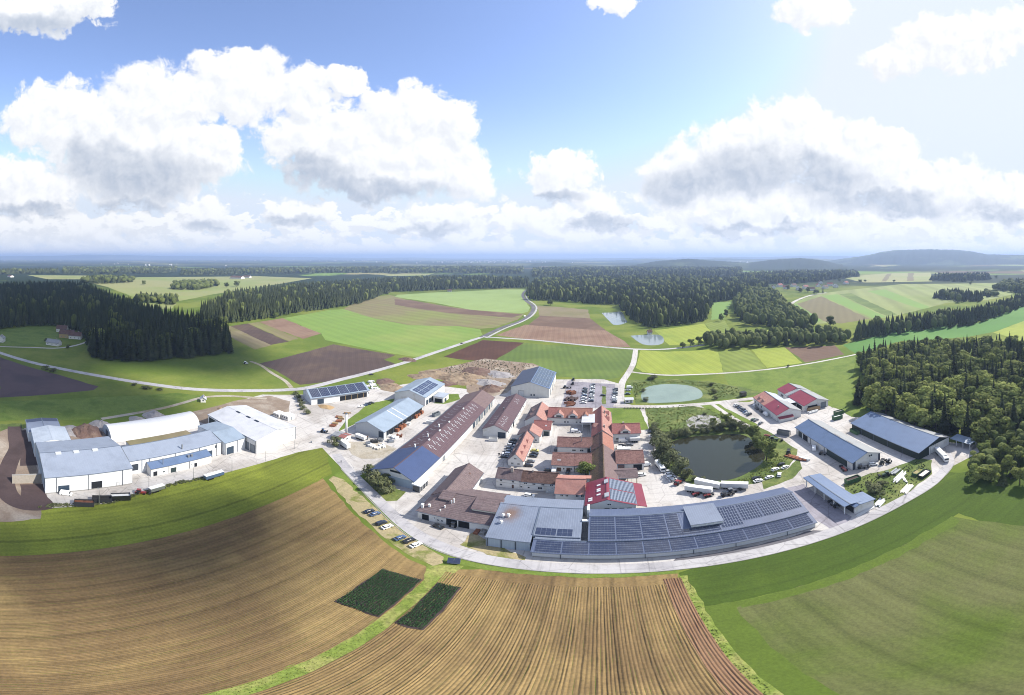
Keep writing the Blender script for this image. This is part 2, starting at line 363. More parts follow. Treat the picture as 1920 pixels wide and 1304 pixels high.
# fields round the farm, each its own sheet
s = lambda X, Y: ('s', X, Y)
FIELDS = [
 ('green corn strip between the brown field and the white halls', 'green_corn', [s(-101, -60), s(-128.5, -60), s(-128.5, 12), (205, 944), (260, 925), (333, 905), (420, 888), (500, 866), (560, 848), (604, 840), (612, 850), (622, 889), s(-101, 119)], 2),
 ('rough weedy verge beside the dark ramp', 'weed_bank', [s(-128, -60), s(-215, -60), s(-215, 14), s(-128.3, 14)], 1),
 ('deep green meadow between the lower road and the sown field', 'deep_meadow', [s(19.8, 74.5), s(19.0, 90.5), (1300, 1066), (1400, 1047), (1520, 1013), (1600, 985), (1680, 949), (1745, 909), (1772, 885), s(128, 93), s(190, 60), s(190, 20), s(102, 20), s(102, 74.8)], 2),
 ('sparse brownish green sown field in the lower right corner', 'sown_field', [s(27, -60), s(27, 72), s(33, 74.2), s(99, 75), s(107, 50), s(116, 20), s(130, -60)], 3),
 ('greener headland round the sown field', 'sown_edge', [s(20.5, -60), s(20.2, 74.4), s(28, 74.4), s(28, -60)], 2),
 ('greener headland along the top of the sown field', 'sown_edge', [s(28, 71.5), s(28, 74.5), s(99, 75.4), s(98, 71.5)], 4),
 ('purple brown ploughed field left of the main road', 'plough_purple', [(0, 670), (50, 687), (120, 706), (185, 725), (175, 732), (125, 737), (0, 746)], 2),
 ('shaded dark green field left of the white halls', 'lush_grass', [(0, 752), (180, 745), (330, 737), (400, 745), (300, 768), (200, 785), (60, 788), (0, 790)], 1),
 ('dark brown ploughed field beside the road junction', 'plough', [(487, 682), (625, 646), (742, 666), (720, 675), (742, 683), (642, 712), (562, 722), (552, 717), (520, 697)], 2),
 ('narrow tan fallow strip nearest the dark spruce wood', 'fallow_tan', [(400, 615), (432, 612), (510, 647), (478, 656)], 2),
 ('narrow dark ploughed strip among the fallow strips', 'plough', [(432, 612), (465, 607), (542, 641), (508, 647)], 2),
 ('thin olive strip among the fallow strips', 'meadow_brown', [(465, 607), (485, 604), (560, 635), (542, 640)], 2),
 ('pinkish tan fallow strip at the end of the strips', 'fallow_pink', [(485, 604), (530, 597), (602, 626), (568, 636)], 2),
 ('broad bright green meadow left of the winding road', 'meadow_bright', [(530, 597), (615, 582), (645, 580), (700, 597), (767, 610), (860, 612), (900, 618), (905, 628), (880, 641), (820, 660), (780, 670), (740, 664), (650, 646), (610, 638), (603, 626)], 2),
 ('brownish meadow rising to the spruce wood', 'meadow_brown', [(672, 562), (730, 553), (760, 562), (860, 578), (984, 589), (970, 600), (925, 615), (900, 617), (860, 612), (767, 610), (700, 597), (645, 580)], 2),
 ('brown tilled band inside the brownish meadow', 'fallow_brown', [(740, 561), (770, 563), (860, 579), (980, 590), (960, 596), (830, 586), (740, 572)], 3),
 ('pale bright green field beside the winding road', 'meadow_pale', [(745, 553), (810, 549), (940, 543), (985, 543), (978, 557), (994, 577), (990, 585), (978, 588), (882, 581), (810, 567), (740, 557)], 2),
 ('light brown tilled field on the far side of the winding road', 'fallow_tan', [(1006, 573), (1050, 576), (1103, 581), (1106, 597), (1012, 592)], 2),
 ('dark brown tilled field right of the winding road', 'fallow_brown', [(1012, 592), (1106, 597), (1136, 620), (990, 610)], 2),
 ('pinkish brown tilled field above the farm lane', 'fallow_pink', [(985, 609), (1136, 620), (1171, 640), (1183, 652), (1060, 644), (930, 629)], 2),
 ('dark red brown ploughed corner below the road fork', 'plough_red', [(832, 669), (905, 638), (983, 643), (923, 679), (860, 674)], 2),
 ('mid green field behind the hall with the solar roof', 'meadow_mid', [(983, 643), (1188, 656), (1180, 685), (1160, 709), (1134, 712), (1042, 706), (972, 695), (923, 679)], 2),
 ('yellow green field above the turquoise pond', 'rape_yellow', [(1201, 657), (1250, 660), (1345, 655), (1356, 700), (1250, 703), (1205, 698), (1192, 690)], 2),
 ('striped olive field in the row above the turquoise pond', 'crop_green', [(1345, 656), (1405, 656), (1437, 691), (1357, 699)], 2),
 ('yellow green field at the end of the row above the farm track', 'rape_yellow', [(1409, 655), (1472, 652), (1505, 681), (1438, 690)], 2),
 ('brown and olive plot beside the wooded stream', 'fallow_brown', [(1472, 652), (1565, 648), (1583, 665), (1510, 680)], 2),
 ('bright meadow below the farm track', 'lush_grass', [(1357, 702), (1605, 668), (1600, 700), (1598, 762), (1560, 765), (1520, 730), (1450, 742), (1400, 745), (1370, 730), (1362, 712)], 1),
 ('yellow green strips between stream and pond', 'rape_yellow', [(1227, 620), (1320, 607), (1332, 622), (1340, 635), (1300, 645), (1255, 648), (1240, 632)], 2),
 ('small tan and green strips in the clearing', 'crop_green', [(1322, 606), (1358, 600), (1372, 623), (1335, 626)], 2),
 ('little green meadow in the wood clearing', 'hill_green', [(1336, 567), (1372, 566), (1358, 598), (1333, 600)], 2),
 ('bright green wedge by the wooded stream', 'rape_yellow', [(1412, 623), (1462, 616), (1434, 638)], 2),
 ('striped hillside fields below the far village', 'hill_meadow', [(1478, 572), (1525, 553), (1580, 545), (1690, 533), (1900, 530), (1900, 552), (1850, 563), (1777, 568), (1690, 590), (1660, 596), (1530, 608)], 2),
 ('green strip at the foot of the hillside fields', 'hill_green', [(1480, 573), (1492, 570), (1540, 600), (1530, 607)], 3),
 ('brown field on the hillside', 'hill_brown', [(1494, 570), (1540, 556), (1630, 598), (1577, 607), (1545, 603)], 3),
 ('bright green strip on the hillside', 'hill_green', [(1540, 555), (1570, 552), (1662, 595), (1640, 598)], 3),
 ('dark olive strip on the hillside', 'meadow_mid', [(1574, 552), (1596, 550), (1682, 590), (1664, 594)], 3),
 ('pale green strip on the hillside', 'hill_green', [(1626, 546), (1660, 543), (1744, 576), (1728, 580)], 3),
 ('patchwork of small fields on the far hilltop', 'far_field', [(1575, 520), (1660, 513), (1745, 511), (1748, 528), (1620, 530)], 3),
 ('dark tilled strip on the far hilltop', 'hill_brown', [(1663, 514), (1672, 513), (1662, 528), (1652, 528)], 4),
 ('grey tilled strip on the far hilltop', 'hill_brown', [(1703, 512), (1713, 512), (1713, 527), (1700, 527)], 4),
 ('deep green field behind the near wood', 'far_grass', [(1580, 647), (1615, 638), (1680, 620), (1730, 615), (1840, 605), (1920, 571), (1920, 602), (1862, 623), (1815, 632), (1690, 640), (1610, 662), (1603, 663)], 2),
 ('yellow field on the far right behind the near wood', 'rape_yellow', [(1862, 624), (1920, 602), s(700, 330), (1920, 640)], 3),
 ('broad pale fields beyond the left spruce wood', 'far_field', [(175, 532), (260, 520), (480, 518), (585, 522), (480, 540), (400, 552), (330, 566), (250, 557), (200, 538)], 2),
 ('pale yellow clearing behind the left spruce wood', 'far_field', [(255, 569), (332, 569), (322, 579), (280, 580)], 3),
 ('thin pale far field left of the spruce wood', 'far_field', [(50, 516), (165, 517), (150, 524), (90, 524)], 2),
 ('far pale field beyond the central woods', 'far_field', [(710, 515), (815, 513), (800, 517), (730, 518)], 2),
 ('short mown lawn beside the houses at the wood edge', 'lush_grass', [(0, 618), (40, 614), (100, 612), (112, 640), (95, 650), (0, 648)], 1),
]
for lab, m, poly, lev in FIELDS: sheet('field', lab, poly, m, lev)
# ------------------------------------------------------------------ the ribbed stubble field in front (real ridges)
def ridge_field(name, label, X0, X1, yfun, pitch, hgt, m, z0=.02, seed=1, seg=3.5, hole=None):
    rng = random.Random(seed); V = []; F = []; X = X0
    while X < X1:
        w = pitch * rng.uniform(.85, 1.2); ya, yb = yfun(X); h = hgt * rng.uniform(.55, 1.35); n = max(2, int((yb - ya) / seg)); b = len(V)
        for i in range(n + 1):
            Y = ya + (yb - ya) * i / n; j = rng.uniform(-.07, .07); hh = h * rng.uniform(.6, 1.3)
            V += [(X + j, Y, z0), (X + w * .42 + j, Y, z0 + hh), (X + w * .6 + j, Y, z0 + hh * .9)]
            if i: a = b + 3 * i; F += [(a - 3, a - 2, a + 1, a), (a - 2, a - 1, a + 2, a + 1)]
        # far side of the ridge down to the next furrow
        for i in range(n + 1):
            Y = ya + (yb - ya) * i / n; V.append((X + w, Y, z0))
            if i: a = b + 3 * i; c = b + 3 * (n + 1) + i; F.append((a - 1, c - 1, c, a + 2))
        X += w
    return tag(link(name, mesh(name, V, F, m)), label, 'field', kind='structure')
BAY = sorted([S(*q)[:2] for q in ((604, 896), (610, 903), (636, 934), (664, 966), (696, 994), (724, 1019), (766, 1049), (810, 1068))])
def top_y(X):   # upper end of the ploughed rows: the headland along the road and the gravel bay
    return 85.7 if X > -38 else min(85.7 + max(0, -38 - X) * 1.2, float(np.interp(X, [q[0] for q in BAY], [q[1] for q in BAY])) - 4.5)
ridge_field('field', 'tan stubble field with long straight ridges in front', -101, -36.2 - 3.2, lambda X: (-40, min(top_y(X), 115)), .50, .055, 'stubble', seed=3)
ridge_field('field', 'tan ridged stubble field between the green strip and the pinkish rows', -36.2, 14.8, lambda X: (-40, top_y(X)), .60, .13, 'stubble', seed=4)
ridge_field('field', 'pinkish brown rows along the edge of the stubble field', 14.8, 19.0, lambda X: (-40, 88.2), .62, .17, 'stubble_pink', seed=5)
sheet('headland', 'turning strip of the stubble field along the lower road', [s(-40, 85.4), s(-28, 90.2), s(18.8, 90.4), s(18.5, 85.2)], 'stubble', 2)
sheet('headland', 'tyre marked turning strip of the stubble field below the gravel bay', [s(q[0], q[1]) for q in BAY] + [s(q[0], q[1] - 6.5) for q in BAY[::-1]], 'stubble', 1)
sheet('grass_strip', 'green weedy strip running through the stubble field', [s(-39.3, -40), s(-39.3, 80), s(-42, 87), s(-33, 90), s(-34, 84), s(-36.2, 78), s(-36.2, -40)], 'strip_grass', 4, 'grass')
sheet('verge', 'ragged green edge between stubble and sown field', [s(19, -40), s(19, 89), s(20.9, 89), s(20.9, -40)], 'strip_grass', 4, 'grass')
sheet('verge', 'narrow green verge along the lower road', [s(-40, 91.4), s(-30, 90.1), s(18.8, 90.2), s(18.8, 91.9), s(-16, 92), s(-30, 92.2), s(-38, 93.6)], 'lush_grass', 4, 'grass')
sheet('verge', 'green verge curving along the road beside the parked cars', [s(-100, 121), s(-82, 111), s(-60, 97.5), s(-37, 89.5), s(-35.6, 93.2), s(-46, 96.4), s(-60, 102.6), s(-80, 115.4), s(-99.6, 126.8)], 'lush_grass', 3, 'grass')
sheet('gravel_bay', 'pale dry gravel bay where cars are parked beside the road', [(616, 900), (624, 893), (645, 900), (665, 919), (700, 949), (735, 982), (760, 1003), (800, 1027), (832, 1045), (830, 1057), (812, 1062), (770, 1043), (728, 1014), (700, 989), (668, 961), (640, 930)], 'dry_grass', 5, 'gravel')

# crop plots in leaf: every row a low leafy ridge
def crop_plot(label, X0, X1, Y0, Y1, rows, h, seed):
    rng = random.Random(seed); V = []; F = []; dx = (X1 - X0) / rows
    for r in range(rows):
        xc = X0 + dx * (r + .5); n = int((Y1 - Y0) / .55); 
        for i in range(n):
            y = Y0 + (i + .5) * (Y1 - Y0) / n
            for k in range(8):
                a = rng.uniform(0, 6.28); rr = dx * rng.uniform(.25, .5); cx = xc + rng.uniform(-.1, .1); cyy = y + rng.uniform(-.2, .2); z = .2 + h * rng.uniform(.5, 1)
                b = len(V); ca, sa = math.cos(a) * rr, math.sin(a) * rr
                V += [(cx, cyy, z * .5), (cx + ca - sa * .45, cyy + sa + ca * .45, z), (cx + ca * 1.25, cyy + sa * 1.25, z * .6), (cx + ca + sa * .45, cyy + sa - ca * .45, z)]
                F.append((b, b + 1, b + 2, b + 3))
    return tag(link('crop_plot', mesh('crop_plot', V, F, 'cabbage')), label, 'crop', kind='stuff')
crop_plot('dark green leafy crop plot left of the weedy strip', -50.3, -39.8, 61.4, 79.5, 15, .5, 1)
crop_plot('dark green leafy crop plot right of the weedy strip', -35.6, -30.3, 61.0, 80.0, 8, .5, 2)
sheet('soil', 'dark soil under the left leafy plot', [s(-50.6, 61.2), s(-39.5, 61.2), s(-39.5, 79.8), s(-50.6, 79.8)], 'dark_soil', 15)
sheet('soil', 'dark soil under the right leafy plot', [s(-35.9, 60.8), s(-30, 60.8), s(-30, 80.2), s(-35.9, 80.2)], 'dark_soil', 15)

# ------------------------------------------------------------------ yards
sheet('yard', 'pale concrete and gravel yard of the whole farm works', [
 s(-129, 13), (205, 944), (260, 925), (333, 905), (420, 888), (500, 866), (560, 848), (604, 840), s(-99.5, 126.5), s(-80, 116), s(-60.4, 102.4), s(-47, 96.5), s(-35.7, 93), s(-14.6, 92.3), s(10, 92.2), s(37.4, 92.3), s(59, 92.7), s(92, 93.8), s(112, 96),
 s(127.4, 99.7), s(150, 98), s(156, 104), s(150, 118), s(150, 168), s(142, 178), s(138, 200), s(137, 206), s(120, 208), s(118, 240), s(112, 242), s(96, 232), s(80, 240), s(60, 241), s(24, 243), s(14, 250), s(16, 290), s(2, 304), s(-34, 300), s(-64, 300), s(-70, 262), s(-92, 262),
 s(-135, 262), s(-150, 240), s(-165, 215), s(-190, 186), s(-205, 170), s(-205, 150), s(-200, 110), s(-203, 60), s(-208, 15), s(-175, 13)], 'concrete', 1, rag=0)
PATCH = [
 ('lawn', 'square bright lawn inside the road by the farm court', [s(3, 204), s(26.8, 205), s(25.5, 240), s(2, 240)], 'lush_grass'),
 ('pond_bank', 'rough grassy bank round the dark pond', [s(27, 205), s(29, 240), s(55, 240), s(72, 226), s(84, 200), s(88, 180), s(90, 158), s(84, 150), s(75, 142), s(60, 136.5), s(42, 138), s(34, 146), s(28.5, 160), s(27, 180)], 'weed_bank'),
 ('pond_bank', 'lush grassy bank round the turquoise pond', [s(22, 296), s(16.5, 302), s(26, 300), s(60, 297), s(84, 285), s(104, 262), s(112, 245), s(95, 243), s(60, 243.5), s(24, 246), s(23.5, 250), s(24.5, 262)], 'weed_bank'),
 ('verge', 'bright grass wedge beside the angled car spaces', [s(62, 240), s(75, 238.5), s(86, 196), s(81, 193)], 'lush_grass'),
 ('car_park', 'grey gravel car park behind the farm court', [s(-24, 241), s(11, 241), s(12, 290), s(-24, 297)], 'car_park_gravel'),
 ('hedge_strip', 'narrow grass strip beside the car park', [s(2.2, 247), s(4.6, 247), s(5.4, 284), s(2.2, 285)], 'weed_bank'),
 ('rubble_ground', 'bare churned earth of the rubble dump', [s(-140, 296), s(-108, 352), s(-60, 345), s(-40, 322), s(-62, 300), s(-64, 262), s(-78, 245), s(-92, 256), s(-100, 278), s(-128, 276)], 'dirt'),
 ('lawn', 'small curved lawn behind the hall annex', [s(-103, 246), s(-96, 250), s(-91, 240), s(-97, 228), s(-104, 226)], 'lush_grass'),
 ('verge', 'sloping grass bank beside the grey hall', [s(-128, 158), s(-126, 212), s(-131, 222), s(-140, 206), s(-134, 172)], 'lush_grass'),
 ('verge', 'small lawn with white stakes at the works entrance', [s(-91, 126), s(-90.5, 131), s(-83, 122), s(-84, 114.5), s(-86, 115)], 'lush_grass'),
 ('planting_bed', 'weedy bed in front of the long hall', [s(-88, 126.5), s(-68.5, 124.5), s(-68, 117), s(-76, 112), s(-83, 114), s(-89, 122)], 'weed_bank'),
 ('gravel_lot', 'gravelly lot with stored scrap below the grey hall', [s(-118, 150), s(-104, 160), s(-92, 158), s(-92, 146), s(-100, 140), s(-106, 141)], 'gravel'),
 ('yard_edge', 'weedy storage ground on the far right yard', [s(88, 119), s(102, 120), s(108, 118), s(128, 116), s(130, 110), s(120, 101.5), s(100, 97.5), s(87, 97), s(86.5, 101), s(86, 106), s(82, 108)], 'weed_bank'),
 ('pond_bank', 'grassy strip with parked cars below the dark pond', [s(62, 137), s(75, 142), s(86, 150), s(82, 140), s(74, 134), s(60, 131)], 'weed_bank'),
 ('dirt_lot', 'tan dirt lot behind the white halls', [s(-183, 112), s(-176, 140), s(-168, 160), s(-182, 175), s(-200, 172), s(-206, 150), s(-203, 100)], 'dirt'),
 ('dirt_lot', 'churned dirt among the gravel heaps behind the left halls', [s(-176, 36), s(-176, 56), s(-188, 60), s(-208, 58), s(-206, 33), s(-194, 34)], 'dirt'),
 ('earth_bank', 'trodden earth bank at the end of the left hall', [s(-141, 17.5), s(-122, 14), s(-120.5, -2), s(-130, -12), s(-150, -12), s(-172, -4), s(-200, -2), s(-210, 8), s(-206, 17), s(-175, 17)], 'dirt'),
 ('verge', 'grass apron between the red roofed workshop and the field', [s(140, 200), s(138, 178), s(147, 170), s(152, 172), s(152, 196)], 'lush_grass'),
 ('court_paving', 'brown stained paving in front of the open grey shed', [s(-38, 100), s(-37, 108), s(-19, 98.5), s(-19, 96), s(-26, 96.5)], 'dry_grass'),
 ('gravel_strip', 'grey gravel strip along the foot of the long solar shed', [s(18, 95.4), s(20, 97.9), s(61.4, 97.9), s(66, 94.2), s(40, 94.6)], 'asphalt_dark'),
 ('asphalt_apron', 'blue grey asphalt apron between the solar shed and the canopy', [s(63.5, 128), s(75.5, 128), s(76, 98), s(70, 94.2), s(66, 95)], 'car_park_gravel'),
]
for nm, lab, poly, m in PATCH: sheet(nm, lab, poly, m, 5)

zz = lambda x, y: (x / 4.8, 740 + y / 4.8)
road('ramp', 'dark cindered ramp curling round the end of the left hall', [zz(130, 290), zz(135, 380), zz(150, 480), zz(100, 590), zz(60, 700), zz(50, 820), zz(90, 920), zz(200, 985), zz(330, 1000), zz(440, 985)], 7.5, 'dark_soil', 7)
sheet('ramp_floor', 'dark floor between the retaining wall and the left hall', [zz(180, 812), zz(385, 808), zz(425, 925), zz(490, 1010), zz(330, 1035), zz(200, 940)], 'dark_soil', 8)
sheet('ramp_floor', 'dark soil slope above the retaining wall', [zz(150, 330), zz(250, 320), zz(340, 640), zz(180, 645), zz(185, 560)], 'dark_soil', 6)
# ------------------------------------------------------------------ roads and tracks
road('road', 'pale main road sweeping in from the left past the works', [(-60, 640), (0, 662), (60, 680), (120, 693), (190, 706), (270, 719), (360, 730), (470, 733), (545, 731), (580, 727), (640, 712), (700, 697), (760, 680), (820, 660), (880, 640), (905, 632)], 6.2, 'asphalt_light', 6)
road('road', 'grey winding road climbing into the far wood', [(903, 633), (940, 615), (975, 603), (992, 592), (1000, 580), (997, 572), (985, 563), (980, 553), (986, 545), (997, 540)], 7, 'asphalt_dark', 6)
road('road', 'pale cycle path beside the winding road', [(912, 634), (945, 617), (980, 603), (999, 591), (1006, 579), (1002, 571), (990, 562), (985, 553)], 3.4, 'asphalt_light', 6)
road('road', 'pale lane crossing behind the fields to the stream', [(905, 632), (1000, 638), (1100, 648), (1190, 655), (1250, 655), (1320, 647)], 5, 'asphalt_light', 6)
road('road', 'white lane dropping from the crossing to the car park', [(1192, 655), (1188, 680), (1178, 700), (1166, 720), (1163, 757)], 5.2, 'concrete', 7)
road('track', 'white farm track running past the yellow fields', [(1180, 697), (1200, 700), (1250, 704), (1300, 703), (1400, 697), (1500, 685), (1610, 664)], 3, 'concrete', 6)
road('road', 'white lane between the lawn and the two ponds', [(1150, 761), (1230, 763), (1330, 757), (1400, 749), (1450, 744)], 5, 'concrete', 7)
road('track', 'white path cutting down beside the reed bed', [(1335, 758), (1360, 775), (1390, 793), (1412, 803)], 3, 'concrete', 7)
road('track', 'gravel track behind the white tent hall', [(190, 786), (250, 776), (300, 767), (340, 757), (380, 746), (430, 743), (500, 748)], 3.4, 'gravel', 6)
road('track', 'white path to the houses at the wood edge', [(-40, 646), (0, 650), (60, 652), (110, 653), (150, 646), (172, 636)], 3.6, 'concrete', 6)
road('track', 'field path leaving the junction between meadow and ploughland', [(548, 730), (535, 715), (510, 700), (490, 686), (470, 678)], 3.2, 'gravel', 6)
road('road', 'white road climbing to the far village', [(1482, 571), (1495, 563), (1520, 554), (1550, 549)], 8, 'concrete', 6)
road('road', 'lower concrete road curving past the whole works', [s(-112, 137), s(-100, 129), s(-80, 117.6), s(-59, 104.6), s(-46, 98.4), s(-33, 95.4), s(-14, 94.5), s(20, 94.3), s(45, 94), s(70, 94), s(95, 95.3), s(115, 97), s(132, 102), s(140, 110)], 4.4, 'asphalt_light', 7)

# ------------------------------------------------------------------ ponds
mat('pond_dark', (.022, .023, .014, 1), .03, 0, spec=.5, bump=.05, bscale=.5)
mat('pond_turquoise', (.17, .215, .185, 1), .06, .2, .05, spec=.5, bump=.02, bscale=1.2)
mat('pond_far', (.16, .20, .22, 1), .08, 0, spec=.5)
mat('silt', C(196, 194, 196), .9, .3, .5, C(120, 130, 90), .25, fine=.3)
def blob(P, n=4):
    Q = smoothline(pts(P + [P[0]], 0), n); return [s(q.x, q.y) for q in Q[:-1]]
sheet('pond', 'dark still farm pond ringed by bushes', blob([s(34.4, 187), s(46, 191.5), s(60, 190), s(70, 188), s(74.6, 182), s(74.5, 173), s(74, 160), s(68.3, 152), s(59, 146), s(51.5, 143.5), s(44.4, 144.5), s(38.7, 149), s(35, 159.5), s(33.6, 174)]), 'pond_dark', 7, rag=.5)
sheet('pond', 'turquoise pond beside the white lane', blob([s(31.5, 273.5), s(37, 282), s(50.7, 285.5), s(66, 279), s(72, 266), s(69, 251.5), s(59, 246.5), s(43.5, 246.2), s(31.5, 248), s(28.5, 259)]), 'pond_turquoise', 7)
sheet('pond', 'far pond in the woods beyond the brown fields', blob([(1128, 587), (1150, 586), (1165, 585), (1172, 597), (1175, 605), (1153, 610), (1140, 600)]), 'pond_far', 7)
sheet('pond', 'second far pond beside the green strips', blob([(1182, 630), (1210, 628), (1238, 629), (1245, 640), (1235, 647), (1205, 646)]), 'pond_far', 7)
sheet('silt_bed', 'pale dried silt bed above the dark pond', blob([(1287, 789), (1300, 781), (1320, 778), (1345, 783), (1352, 792), (1340, 800), (1310, 805), (1290, 800)]), 'silt', 7)
# ------------------------------------------------------------------ building materials
def metal(name, c, ax, pitch=1.0, amp=.05, rough=.5): mat(name, c, rough, .08, .35, tuple(q * .86 for q in c[:3]) + (1,), .16, (.45, .7), stripes=((1, 0, 0, pitch, -amp, 0) if ax == 'x' else (0, 1, 0, pitch, -amp, 0),), bump=.25, spec=.35)
metal('roof_bluegrey', C(170, 182, 204), 'y'); metal('roof_white', C(226, 229, 238, 1.8), 'x', 1.2, .04); metal('roof_white_y', C(206, 218, 236), 'y', 1.2, .04)
metal('roof_blue', C(66, 88, 138), 'y', .8, .08); metal('roof_slate_blue', C(118, 142, 182), 'y', .9, .06); metal('roof_silver', C(172, 190, 212), 'y', .9, .06)
metal('roof_corrugated', C(150, 162, 186), 'x', .7, .16); metal('roof_solar_base', C(112, 126, 160), 'x', .8, .10); metal('roof_navy', C(78, 90, 120), 'y', .9, .06)
metal('roof_crimson', C(172, 74, 94), 'y', .8, .07); metal('roof_grey', C(176, 180, 186), 'y', .9, .07); metal('roof_magenta', C(152, 62, 86), 'x', .9, .06)
def tile(name, c, c2, f=.3):
    c, c2 = [tuple((.3 * q[0] + .59 * q[1] + .11 * q[2]) * .28 + v * .72 for v in q[:3]) + (1,) for q in (c, c2)];  mat(name, c, .8, .2, .5, c2, .5, (.35, .75), fine=f, stripes=((0, 0, 1, .28, .07, 0),), bump=.3, spec=.2)
tile('tile_purple', C(128, 100, 112), C(112, 84, 98), .12); tile('tile_brown', C(150, 124, 126), C(132, 106, 110), .15); tile('tile_mauve', C(146, 124, 128), C(124, 102, 108), .3)
tile('tile_red', C(196, 116, 110), C(178, 100, 96)); tile('tile_pink', C(212, 150, 138), C(196, 132, 122)); tile('tile_orange', C(232, 158, 140), C(220, 142, 124), .15)
tile('tile_old', C(178, 126, 116), C(146, 98, 92), .5); tile('tile_mossy', C(140, 108, 84), C(104, 92, 62), .5); tile('tile_dark', C(140, 104, 94), C(108, 78, 72), .5); tile('tile_rust', C(202, 132, 110), C(184, 112, 94), .2)
mat('wall_white', C(236, 236, 236, 1.42), .8, .08, .4, C(220, 216, 208, 1.5), .25, (.5, .72), spec=.2); mat('wall_panel', C(226, 230, 236, 1.35), .6, .05, .3, C(210, 216, 222, 1.4), .2, (.5, .7), stripes=((1, 1, 0, 1.1, -.05, 0),), spec=.3)
mat('wall_cream', C(232, 226, 214, 1.3), .85, .08, .5); mat('wall_grey', C(206, 210, 214, 1.4), .7, .06, .3, stripes=((1, 1, 0, 1.0, -.05, 0),)); mat('wall_blue', C(180, 196, 214, 1.5), .6, .05, .3, stripes=((1, 1, 0, 1.2, -.06, 0),))
mat('wall_green', C(52, 66, 62), .7, .1, .3, stripes=((1, 1, 0, 1.2, -.12, 0),)); mat('wall_board', C(220, 220, 216, 1.35), .8, .08, .5, stripes=((1, 1, 0, .9, -.12, 0),)); mat('wall_yellow', C(214, 190, 140), .85, .08, .4)
mat('trim', C(120, 134, 156), .5, 0, spec=.4); mat('trim_dark', C(58, 70, 92), .5, 0, spec=.4); mat('trim_white', C(236, 238, 240, 1.25), .6, 0)
mat('glass', (.02, .028, .04, 1), .08, 0, spec=.6); mat('inside_shade_paint', (.012, .014, .018, 1), .9, 0); mat('gate_blue', C(58, 78, 100), .5, .1, 1, stripes=((0, 0, 1, .5, -.3, 0),), spec=.4)  # the inside material's near-black stands in for shade within open bays
mat('gate_grey', C(150, 160, 170), .5, .05, 1, stripes=((0, 0, 1, .5, -.25, 0),), spec=.4); mat('gate_green', C(62, 78, 78), .6, .1, 1, stripes=((1, 1, 0, .8, -.2, 0),)); mat('door_brown', C(120, 92, 76), .7, .15, 2)
mat('solar_cell', (.026, .034, .066, 1), .10, .25, .5, spec=.7, fine=.1, coat=.5); mat('solar_rail', C(176, 188, 212), .4, 0, spec=.5)
mat('skylight', C(226, 232, 240), .25, .05, 1, spec=.5); mat('brick_chimney', C(206, 196, 190), .9, .12, 3); mat('steel', C(196, 202, 210), .3, .05, 1, metal=.6, spec=.5); mat('rust', C(150, 100, 78), .9, .3, 1.2, C(110, 72, 58), .8)
mat('timber', C(206, 176, 134), .85, .2, 2); mat('timber_red', C(176, 116, 88), .85, .25, 1.5); mat('plinth', C(186, 184, 182), .9, .1, .6); mat('stone_wall', C(190, 182, 172), .95, .2, 1.2, bump=.3)

